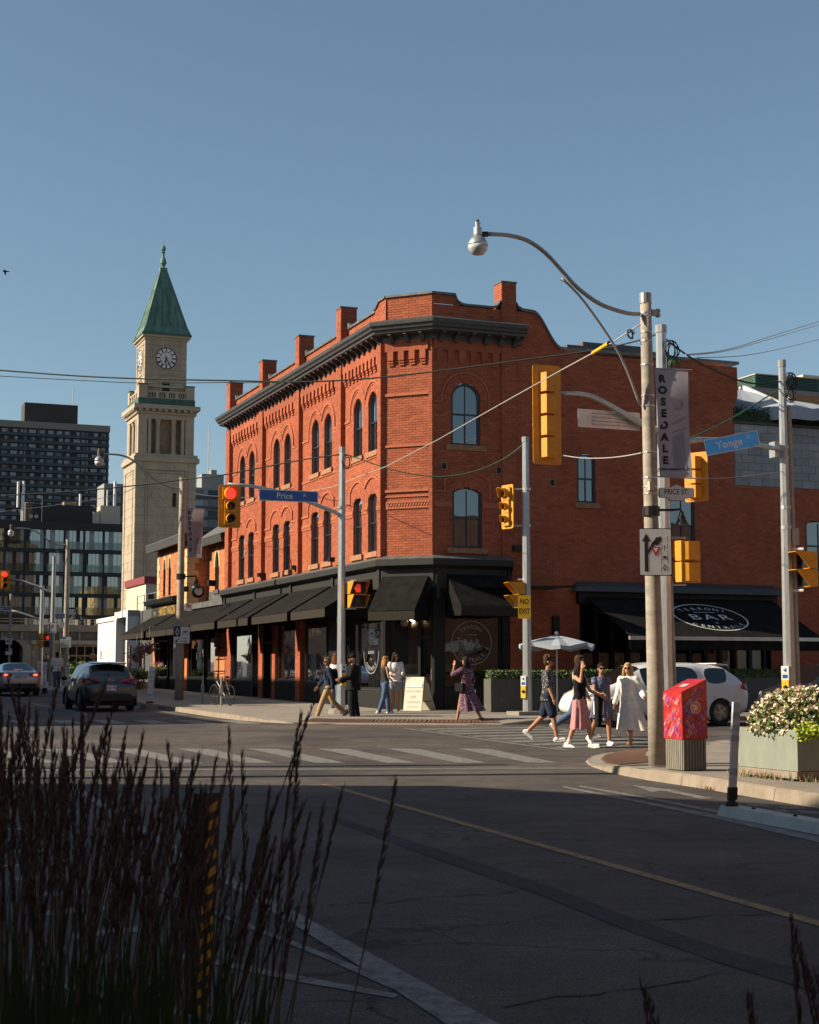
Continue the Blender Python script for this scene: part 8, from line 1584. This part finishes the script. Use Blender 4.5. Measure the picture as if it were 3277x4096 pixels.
person('stout man in black jumper and cap facing the man with the backpack', fp(1412, 2881, .03), 1.77, hz((-.97, -.1)), ((6, 10), (-6, 6)), ((18, 8, 60), (14, 8, 50)), 'skin', ('cl_black', .96, .016, .14), ('cl_black', 1.0, .022), 'cl_black', ('cl_black', 'cap'), glasses=True, stout=1.22)
person('woman with golden hair in black top and blue jeans by the shop window', fp(1540, 2857, .1), 1.65, hz((.75, .3)), ((16, 12), (-10, 10)), ((6, 6, 18), (10, 6, 30)), 'skin', ('cl_black_print', 0, .003), ('cl_denim', 1.0, .008), 'shoe_white', ('hair_gold', 'long'), female=True)
def sling(t, J, q, k, tp, hp): MB().tube([tp(-.12, .06, 1.44) * k, tp(0, .14, 1.25) * k, tp(.13, .1, 1.05) * k], .012 * k, 6).build('bag_strap', 'cl_black', t)
person('dark haired woman in white shirt and denim shorts by the shop window', fp(1582, 2851, .1), 1.75, hz((.25, -.95)), ((4, 4), (-4, 4)), ((14, 8, 75, 20), (14, 8, 70, 20)), 'skin_tan', ('cl_white', .75, .016, .04), ('cl_denim_pale', .24, .02), 'sandal', ('hair_dark', 'long_front'), glasses=True, female=True, head_turn=20, extras=sling)
def bag(t, J, q, k, tp, hp):
    m = MB(); c = tp(-.24, .02, .95); m.box(c * k, (.1 * k, .26 * k, .22 * k)); m.build('handbag', 'cl_black', t); MB().tube([tp(-.2, .1, 1.05) * k, tp(-.17, .05, 1.4) * k, tp(-.2, -.06, 1.05) * k], .01 * k, 5).build('bag_strap', 'cl_black', t); m = MB(); a = J['wr', 1] * k; m.box(a + Vector((0, 0, -.15)), (.06, .2, .24)); m.build('white_bag', 'cl_white', t)
person('woman in long plum patterned dress seen from behind, hand at her face', fp(1866, 2888, .04), 1.72, hz((-.75, .66)), ((18, 4), (-20, 16)), ((62, 22, 110, 45), (-10, 14, 30)), 'skin_tan', ('cl_plum_print', .62, .02), None, 'sandal', ('hair_dark', 'long'), dress=('cl_plum_print', .33, .34, -.16, .06), female=True, extras=bag)
p_ = at(370, 2690, 66); p_.z = gz(66) + .13; person('person with big curly fair hair beyond the dark car', p_, 1.66, hz((.4, .9)), STAND, ((6, 6, 10), (6, 6, 10)), 'skin', ('cl_grey', .9, .02), ('cl_black', 1, .01), 'shoe_white', ('hair_blonde', 'puffy'), female=True, group='people further down the street', vox=.014)
p_ = at(228, 2690, 76); p_.z = gz(76) + .13; person('person in white shirt beyond the silver car', p_, 1.78, hz((-.2, .9)), STAND, ((6, 6, 10), (6, 6, 10)), 'skin_dark', ('cl_white', .45, .02, .1), ('cl_denim', 1, .015), 'shoe_white', ('hair_dark', 'short'), group='people further down the street', vox=.014)
p_ = at(188, 2700, 92); p_.z = gz(92) + .13; person('small far person in dark jacket left of the brown lamp post', p_, 1.72, hz((.2, -.9)), STAND, ((6, 6, 10), (6, 6, 10)), 'skin', ('cl_charcoal', .95, .02, .1), ('cl_black', 1, .015), 'shoe_white', ('hair_dark', 'short'), group='people further down the street', vox=.016)
# ================================================================== smaller street things
# sandwich board
bA = gp(1655, 2846, .1); t = thing('sandwich_board', 'cream sandwich board with faint lettering by the corner door', 'sign board', bA); mk('cream_paint', (.56, .5, .4), .7, var=.08); rt = hz((.86, -.5)); n = rt.cross(UPV); w, h = .62, 1.02; k_ = bA.y / 6200
m = MB(); f0 = bA - rt * .26 + n * .18; f1 = f0 + rt * w; tp0 = bA - rt * .26 + UPV * h; tp1 = tp0 + rt * w; m.hexa([f0 - n * .03, f1 - n * .03, f1, f0, tp0 - n * .03, tp1 - n * .03, tp1, tp0]); fp_ = m.build('front_board', 'cream_paint', t)
m = MB(); b0, b1 = bA - rt * .2 - n * .4 + rt * .12, bA - rt * .2 - n * .4 + rt * (w + .12); m.hexa([b0 - n * .03, b1 - n * .03, b1, b0, tp0 - n * .06, tp1 - n * .06, tp1 - n * .031, tp0 - n * .031]); m.build('back_board', 'cream_paint', t)
m = MB(); m.tube([f1.lerp(tp1, .3), b1.lerp(tp1, .3)], .012, 5); m.build('brace', 'blackmetal', t); ub = (tp0 - f0).normalized(); cb_ = (f0 + f1 + tp0 + tp1) / 4 + n * .004
m = MB()
for s_, dy, sz in (('NOW OPEN', .08, .07), ('BAR', -.08, .08), ('x', -.16, .04), ('CENTRALE', -.24, .07), ('THE SHOP', -.38, .06)): text(m, s_, sz, cb_ + ub * dy, rt, ub)
m.build('lettering', 'letter_dim', fp_); MB().hexa([cb_ - rt * .28 + ub * .2 + n * o for o in (0,)] + [cb_ + rt * .28 + ub * .2, cb_ + rt * .28 + ub * .21 + n * .01, cb_ - rt * .28 + ub * .21 + n * .01, cb_ - rt * .28 + ub * .32, cb_ + rt * .28 + ub * .32, cb_ + rt * .28 + ub * .32 + n * .01, cb_ - rt * .28 + ub * .32 + n * .01]).build('slot_panel', 'galv_dull', fp_)
# patio umbrella, hedges in planters
pu = at(2227, 2540, 44.6); parasol('patio_umbrella', 'pale open umbrella over the pavement patio', pu, 1.08, .26, Vector((pu.x, pu.y, gz(pu.y) + .14)), cloth='umbrella_cloth', n=8, flap=.1)
def hedge(label, p0, L, first):
    t = thing('hedge_planter', label, 'planter', p0, 'patio hedge planters'); fr = Fr(p0, V, NP); z = p0.z; MB().fb(fr, 0, L, -.5, 0, z, z + .95).build('trough', 'charcoal_box', t)
    m = MB(); leaves(m, int(L * 1500), lambda: fr(random.uniform(0, L), -.25 + random.gauss(0, .14), z + .9 + .3 * random.random() ** .7), .065, (0, 2, 1)); m.build('foliage', ['leaf', 'leaf_light', 'leaf_dark'], t, kind='stuff'); MB().fb(fr, .05, L - .05, -.42, -.08, z + .9, z + 1.15).build('core', 'leaf_dark', t)
mk('charcoal_box', (.075, .07, .062), .8, var=.12)
hp0 = Vector((2.35, 45.0, 0)); 
for i, lb in enumerate(('dark planter with clipped hedge beside the no exit pole', 'dark planter with hedge behind the walkers', 'dark planter with hedge behind the white car', 'dark planter with hedge right of the white car')): q_ = hp0 + V * (i * 2.75); hedge(lb, Vector((q_.x, q_.y, gz(q_.y) + .14)), 2.6, i)
for i in range(3):
    q_ = hp0 + V * (3 + i * 2.6) + U * 1.4; t = thing('patio_table', ('small patio table with red chair nearest the umbrella', 'small patio table behind the hedge in the middle', 'small patio table behind the hedge at the right')[i], 'table', Vector((q_.x, q_.y, gz(q_.y) + .14))); z = gz(q_.y) + .14
    MB().box((q_.x, q_.y, z + .73), (.7, .7, .04), TH).build('table_top', 'timber', t); MB().tube([(q_.x, q_.y, z), (q_.x, q_.y, z + .71)], .04, 8).build('leg', 'blackmetal', t); MB().box((q_.x, q_.y, z + .015), (.4, .4, .03), TH).build('foot', 'blackmetal', t)
# bicycle
bk = gp(888, 2822, .13); t = thing('bicycle', 'black parked bicycle leaning on a post before the shops', 'bicycle', bk); d = hz((-.55, .75)); side = d.cross(UPV)
def bp(x, z, y=0): return bk + d * x + UPV * z + side * y
for x in (-.52, .52):
    m = MB(); c = bp(x, .34)
    m.tube([c + d * .32 * math.cos(a) + UPV * .32 * math.sin(a) for a in [2 * PI * i / 26 for i in range(27)]], .019, 6); wl_ = m.build('wheel', 'tyre', t, smooth=True); m = MB()
    for i in range(12): a = 2 * PI * i / 12; m.tube([c, c + d * .3 * math.cos(a) + UPV * .3 * math.sin(a)], .003, 3)
    m.build('spokes', 'rubber', wl_)
m = MB()
for a, b in (((-.52, .34), (-.18, .32)), ((-.18, .32), (.36, .78)), ((-.18, .32), (-.28, .82)), ((-.28, .78), (.35, .82)), ((-.52, .34), (-.27, .76)), ((.36, .84), (.52, .34))): m.tube([bp(*a), bp(*b)], .017, 6)
m.build('frame', 'blackmetal', t); MB().tube([bp(.34, .84), bp(.3, 1.0), bp(.38, 1.02)], .014, 6).build('stem', 'blackmetal', t); MB().tube([bp(.3, 1.06, -.3), bp(.36, 1.02, -.1), bp(.36, 1.02, .1), bp(.3, 1.06, .3)], .014, 6).build('handlebar', 'blackmetal', t); m = MB(); m.ball(bp(-.3, .93), (.08, .13, .035), 10, 6); m.build('saddle', 'rubber', t); m = MB(); m.ball(bp(-.1, .55), (.16, .16, .1), 12, 8); m.build('helmet', 'blackmetal', t, smooth=True); m = MB(); m.lathe([(.09, 0), (.09, .01)], bp(-.18, .32, .03), 16, axis=side); m.build('chainring', 'galv_dull', t)
for i, (px, py, lb) in enumerate(((810, 2814, 'slim ring and post bike stand left of the bicycle'), (885, 2824, 'slim ring and post bike stand the bicycle leans on'))):
    b = gp(px, py, .13); t = thing('bike_stand', lb, 'bike stand', b, 'ring and post bike stands'); MB().tube([b, b + UPV * .95], .035, 8).build('post', 'galv_dull', t); MB().tube([b + UPV * (.5 + .17 * math.sin(a)) + hz((.2, 1)) * .13 * math.cos(a) for a in [2 * PI * i_ / 20 for i_ in range(21)]], .022, 6).build('ring', 'galv_dull', t)
# flower stands of the shop along the street
def tuft(m, c, r, n_, size, mats): leaves(m, n_, lambda: c + Vector((random.gauss(0, r), random.gauss(0, r), abs(random.gauss(0, r * .8)))), size, mats)
ST = [(640, 2752, 'petal_pink', 'black slatted flower cart with purple and pink blooms'), (690, 2750, 'petal', 'black flower cart with tall white and pink blooms'), (760, 2752, 'petal_red', 'black flower cart with orange and red blooms right of the lamp post')]
for i, (px, py, pet, lb) in enumerate(ST):
    b = gp(px, py, .14); t = thing('flower_cart', lb, 'flower stand', b, 'flower carts before the shop'); fr = Fr(b, U, NY); z = b.z
    m = MB(); m.fb(fr, -.7, .7, -.35, .35, z + .72, z + .8); m.build('tray', 'shopblack', t)
    for a in (-.62, .62):
        for n_ in (-.3, .3): MB().fb(fr, a - .03, a + .03, n_ - .03, n_ + .03, z, z + .72).build('leg', 'shopblack', t)
    MB().fb(fr, -.68, .68, -.33, .33, z + .2, z + .24).build('shelf', 'shopblack', t)
    m = MB()
    for j in range(5): c_ = fr(-.55 + j * .27, 0, z + .85); tuft(m, c_ + UPV * random.uniform(0, .2), .14, 150, .12, (0, 0, 1)); tuft(m, c_ + UPV * random.uniform(.15, .35), .14, 80, .09, (2, 2, 3, 4))
    m.build('flowers', ['leaf', 'leaf_light', pet, ('petal_purple', 'petal_pink', 'petal_yellow')[i], 'petal_yellow'], t, kind='stuff')
for i, (px, py, hh, lb) in enumerate(((545, 2758, 1.1, 'round green potted bush on a low step left of the flower carts'), (575, 2755, .7, 'small potted shrub next to the wooden stake'), (520, 2752, .8, 'leafy potted plant furthest left by the hoarding'), (585, 2680, .6, 'bright green potted plant on a shelf behind the stake'))):
    b = gp(px, 2758, .14) + U * (i * .6); b.z = gz(b.y) + .14; t = thing('potted_plant', lb, 'plant', b, 'potted plants by the shop'); MB().lathe([(.16, 0), (.22, .35), (.24, .36), (.2, .34)], b, 12).build('pot', 'sandstone' if i % 2 else 'charcoal', t); m = MB(); tuft(m, b + UPV * (.35 + hh * .2), .24, 420, .13, (0, 1, 1)); m.build('foliage', ['leaf', 'leaf_light'], t, kind='stuff')
for i, (px, y0, y1, lb) in enumerate(((574, 2585, 2725, 'upright wooden stake beside the potted bushes'), (518, 2590, 2690, 'thinner wooden stake by the hoarding'))):
    b = gp(px, 2752, .14); t = thing('wooden_stake', lb, 'post', b); MB().box(b + UPV * 1.05, (.09, .09, 2.1), TH).build('stake', 'timber', t); MB().box(b + UPV * .14, (.5, .4, .28), TH).build('planter_box', 'cream_stone', t)
for i, (px, py) in enumerate(((546, 2632), (566, 2605), (597, 2600))):
    b = at(px, py, 70 - i * 2); t = thing('hanging_basket', ('hanging flower basket left of the wooden stake', 'hanging basket of trailing leaves right above the stake', 'hanging basket close under the awning edge')[i], 'basket', b); MB().lathe([(.05, -.2), (.2, -.05), (.22, 0)], b, 12).build('bowl', 'timber', t); m = MB(); tuft(m, b, .16, 200, .13, (0, 1, 2)); m.build('flowers', ['leaf', 'leaf_light', 'petal_pink'], t, kind='stuff'); MB().tube([b, b + UPV * 1.0], .008, 4).build('chain', 'galv_dull', t)
# ---- overhead wires
def wire(label, pts, r, mat='wire', sag=0, cat='wire', n=24):
    P_ = [Vector(p) for p in pts]; 
    if len(P_) == 2: a, b = P_; P_ = [a.lerp(b, i / n) - UPV * (sag * 4 * (i / n) * (1 - i / n)) for i in range(n + 1)]
    m = MB(); m.tube(P_, r, 6); return m.build('overhead_wire', mat, None, smooth=True, label=label, cat=cat, group='overhead wires')
def span(px, Y0, Y1): n = len(px); return [at(x, y, Y0 + (Y1 - Y0) * i / (n - 1)) for i, (x, y) in enumerate(px)]
wire('thick black cable crossing the sky and brick front from the left edge', span(fine([(-400, 1452), (0, 1481), (300, 1503), (570, 1515), (900, 1522), (1215, 1527), (1500, 1512), (1800, 1478), (2090, 1440), (2380, 1400), (2560, 1360), (2640, 1330)]), 34, 29.2), .017)
wire('thinner cable just under the thick one at the left', span(fine([(-400, 1478), (0, 1504), (300, 1520), (570, 1532), (900, 1530), (1215, 1531)]), 34.05, 31.6), .009)
wire('dark cable from the left edge up to the far corner pole', span(fine([(-300, 2010), (0, 1984), (300, 1965), (560, 1940), (760, 1915), (880, 1902), (1100, 1860), (1230, 1836), (1360, 1818)]), 46, Y1), .02)
wire('sagging green cable between far corner pole and the no exit pole', span(fine([(1366, 1815), (1420, 1828), (1500, 1857), (1600, 1886), (1720, 1905), (1820, 1902), (1920, 1878), (2010, 1838), (2060, 1805), (2103, 1768)]), Y1, Y4), .016, 'wire_green')
wire('pale thin rope slanting down the brick front from the concrete post', [at(2560, 1297, Y5), at(2450, 1370, 23), at(2250, 1478, 26), at(2000, 1618, 31), at(1750, 1760, 37), at(1540, 1868, 42), at(1330, 1948, 48), at(1200, 1972, FY(9.8, .2, 0).y)], .01, 'wire_pale')
t = thing('wire_insulator', 'yellow rod insulator on the slanting rope', 'insulator', at(2400, 1396, 23.6)); MB().tube([at(2372, 1412, 23.9), at(2434, 1374, 23.2)], .028, 8).build('rod', 'plastic_yellow', t); MB().tube([at(2434, 1374, 23.2), at(2440, 1370, 23.15)], .03, 8).build('end_cap', 'blackmetal', t)
wire('black cable from behind the concrete post down to the third steel pole', span(fine([(2650, 1345), (2720, 1400), (2800, 1452), (2900, 1500), (2990, 1530), (3060, 1534), (3130, 1525)]), 29.2, Y3), .018)
wire('green cable rising from behind the banner to the third steel pole', span(fine([(2700, 1780), (2760, 1754), (2900, 1688), (3010, 1624), (3125, 1552)]), 29.2, Y3), .014, 'wire_green')
wire('upper pale double wire rising to the right edge', span(fine([(2745, 1418), (2900, 1400), (3100, 1340), (3300, 1278)]), 29.4, 60), .014, 'wire_pale'); wire('upper pale wire just beneath the double wire at the right edge', span(fine([(2745, 1421), (2900, 1405), (3100, 1350), (3300, 1292)]), 29.4, 60), .012, 'wire_pale'); wire('lower pale wire running to the right edge', span(fine([(2790, 1430), (2950, 1425), (3100, 1400), (3300, 1352)]), 29.4, 60), .012, 'wire_pale')
wire('grey twisted wire between big traffic light and concrete post', span(fine([(2255, 1822), (2330, 1832), (2420, 1832), (2500, 1824), (2565, 1812)]), 28, Y5), .009, 'wire_pale'); wire('grey wire from the third steel pole toward the banner', span(fine([(2780, 1912), (2900, 1912), (3000, 1902), (3145, 1885)]), 29.5, Y3), .006, 'wire_pale')
wire('thin wire from the far lamp post to the left', span(fine([(726, 1960), (600, 1930), (480, 1975), (300, 2010), (-100, 2060)]), Y6, 70), .01); wire('pale wire from the grey lamp post toward the red traffic light', span(fine([(740, 1970), (790, 1976), (850, 1984), (1000, 1990), (1190, 1976)]), Y6, FY(10, .2, 0).y), .01, 'wire_pale')
def coil(label, c, r, n, mat='wire'):
    m = MB(); c = Vector(c); P_ = []
    for i in range(n * 14): a = 2 * PI * i / 14; P_.append(c + Vector((r * (.7 + .3 * math.sin(i * .37)) * math.cos(a), .04 * math.sin(i * .5), r * (1 + .25 * math.sin(i * .23)) * math.sin(a) - .01 * i / 14)))
    m.tube(P_, .012, 5); m.build('cable_coil', mat, None, smooth=True, label=label, cat='cable coil', group='cable coils')
coil('coil of black cable on the far corner pole', at(1390, 1845, Y1 - .15), .16, 3); coil('big tangle of black cable at the top of the pole behind the lamp post', at(2688, 1395, Y2 - .2), .15, 5); coil('loops of black cable hanging below the tangle behind the banner top', at(2700, 1455, Y2 - .2), .12, 4, 'wire_green'); coil('tangle of black cable near the top of the third steel pole', at(3165, 1520, Y3 - .2), .14, 5); coil('large hanging loop of cable on the third steel pole', at(3165, 1575, Y3 - .2), .13, 3); coil('small loose cable loop beside the concrete post top', at(2525, 1335, Y5), .06, 2)
# bird
t = thing('bird', 'small dark bird flying at the far left of the sky', 'bird', at(22, 1086, 60)); c = at(22, 1086, 60); m = MB(); rt = Vector((1, 0, 0)); m.tube([c + Vector((-.12, 0, .01)), c + Vector((-.05, 0, .02)), c + Vector((.05, 0, .01)), c + Vector((.17, 0, -.01))], [.01, .035, .03, .008], 8); m.build('body', 'cl_black', t, smooth=True)
for s_ in (1, -1): MB().add([c + Vector((-.06, 0, .02)), c + Vector((.03, 0, .02)), c + Vector((-.02, .16 * s_, -.12 if s_ > 0 else .05)), c + Vector((-.07, .1 * s_, -.06 if s_ > 0 else .04))], [(0, 1, 2, 3)]).build('wing', 'cl_black', t)
# ---- ornamental grass in the foreground
mk('grass_stem', (.13, .1, .06), .8, var=.3); mk('grass_plume', (.2, .125, .1), .95, var=.35, scale=20); mk('grass_green', (.075, .12, .03), .7, var=.3)
def grass(label, stems, name='ornamental_grass'):
    m = MB()
    for (x, y, z0, tx, ty, tz, pl) in stems:
        a, b = Vector((x, y, z0)), Vector((tx, ty, tz)); bend = Vector((random.gauss(.0, .045), random.gauss(0, .03), 0)); P_ = [a.lerp(b, i / 6) + bend * math.sin(PI * i / 6) for i in range(7)]
        m.tube(P_, [.0028, .0026, .0024, .002, .0018, .0015, .001], 4, 0); L = (b - a).length; dr = (b - a).normalized()
        sd_ = dr.orthogonal().normalized()
        n_ = int(pl / .0032)
        for j in range(n_):                             # the feathery head: short spikelets round the stem
            f = 1 - pl / L * (j / n_); p_ = a.lerp(b, f) + bend * math.sin(PI * f); w = .0048 * math.sin(PI * min(1, .12 + .88 * (j / n_))) + .0015; ang = random.uniform(0, 2 * PI); e = Matrix.Rotation(ang, 3, dr) @ sd_; q = p_ + e * w + dr * .013; s2 = dr.cross(e) * .0016; m.add([p_ - s2, p_ + s2, q + s2 * .6, q + dr * .008, q - s2 * .6], [(0, 1, 2, 3, 4)], 1)
    return m.build(name, ['grass_stem', 'grass_plume'], None, label=label, cat='grass', kind='stuff')
rg = random.Random(11); stems = []
tops = []                                               # where the heads end in the photograph
for _ in range(160):
    u = rg.random() ** 1.25; x = -60 + u * 1300; lim = 2850 + (x / 1300) ** 1.5 * 430 if x > 0 else 2850; y = rg.gauss(lim + 200, 190)
    if x > 950 and rg.random() < .45: continue
    y = max(lim - 40 + rg.random() * 60, min(y, 3650)); tops.append((x, y))
tops += [(1265, 2790), (1200, 2870), (1580, 3135), (1370, 3160), (1195, 3005), (915, 2925), (865, 3040), (450, 2840), (240, 2700), (75, 2760), (420, 2760), (118, 2820), (325, 2850), (30, 2720), (330, 2900), (1290, 3240), (1110, 3190), (965, 3020), (725, 3060), (640, 3075)]
for (x, y) in tops:
    Y = rg.uniform(2.4, 4.4); tp_ = at(x, y, Y); bx = x * .5 + 60 + rg.gauss(0, 110) if x > 100 else x + rg.gauss(20, 60); bt = at(bx, 4500, Y + rg.gauss(0, .15)); stems.append((bt.x, bt.y, -.05 + .0, tp_.x, tp_.y, tp_.z, rg.uniform(.2, .38)))
grass('tall dark feathery ornamental grass in the left foreground', stems)
stems = []
for (x, y, bx) in ((3165, 3690, 3200), (3180, 3720, 3230), (2565, 3950, 2620), (2580, 3990, 2640), (2990, 3985, 3060), (3010, 4010, 3060), (3260, 3900, 3290), (3200, 3800, 3215)):
    Y = rg.uniform(2.2, 2.9); a = at(x, y, Y); b = at(bx, 4700, Y); stems.append((b.x, b.y, -.02, a.x, a.y, a.z, .2))
grass('a few dark grass heads poking in at the bottom right', stems)
m = MB()
for _ in range(300):
    x = rg.gauss(330, 330); Y = rg.uniform(1.9, 3.3); tp_ = at(x + rg.gauss(0, 90), rg.uniform(3580, 4200), Y); b = at(x, 4700, Y); s = Vector((.0035, 0, 0)); md_ = b.lerp(tp_, .6); m.add([b - s, b + s, md_ + s, tp_, md_ - s], [(0, 1, 2, 3, 4)])
m.build('grass_blades', 'grass_green', None, label='green blades at the foot of the tall grass', cat='grass', kind='stuff')
t = thing('grass_bed', 'raised bed edge the foreground grass grows from', 'planter', (-.6, 2.6, 0)); MB().box((-.5, 3.1, .1), (2.6, 3.4, .2)).build('kerb_edge', 'kerb', t); MB().box((-.5, 3.1, .205), (2.4, 3.2, .02)).build('soil', 'shopblack', t)
bpy.data.scenes.remove(TMP)
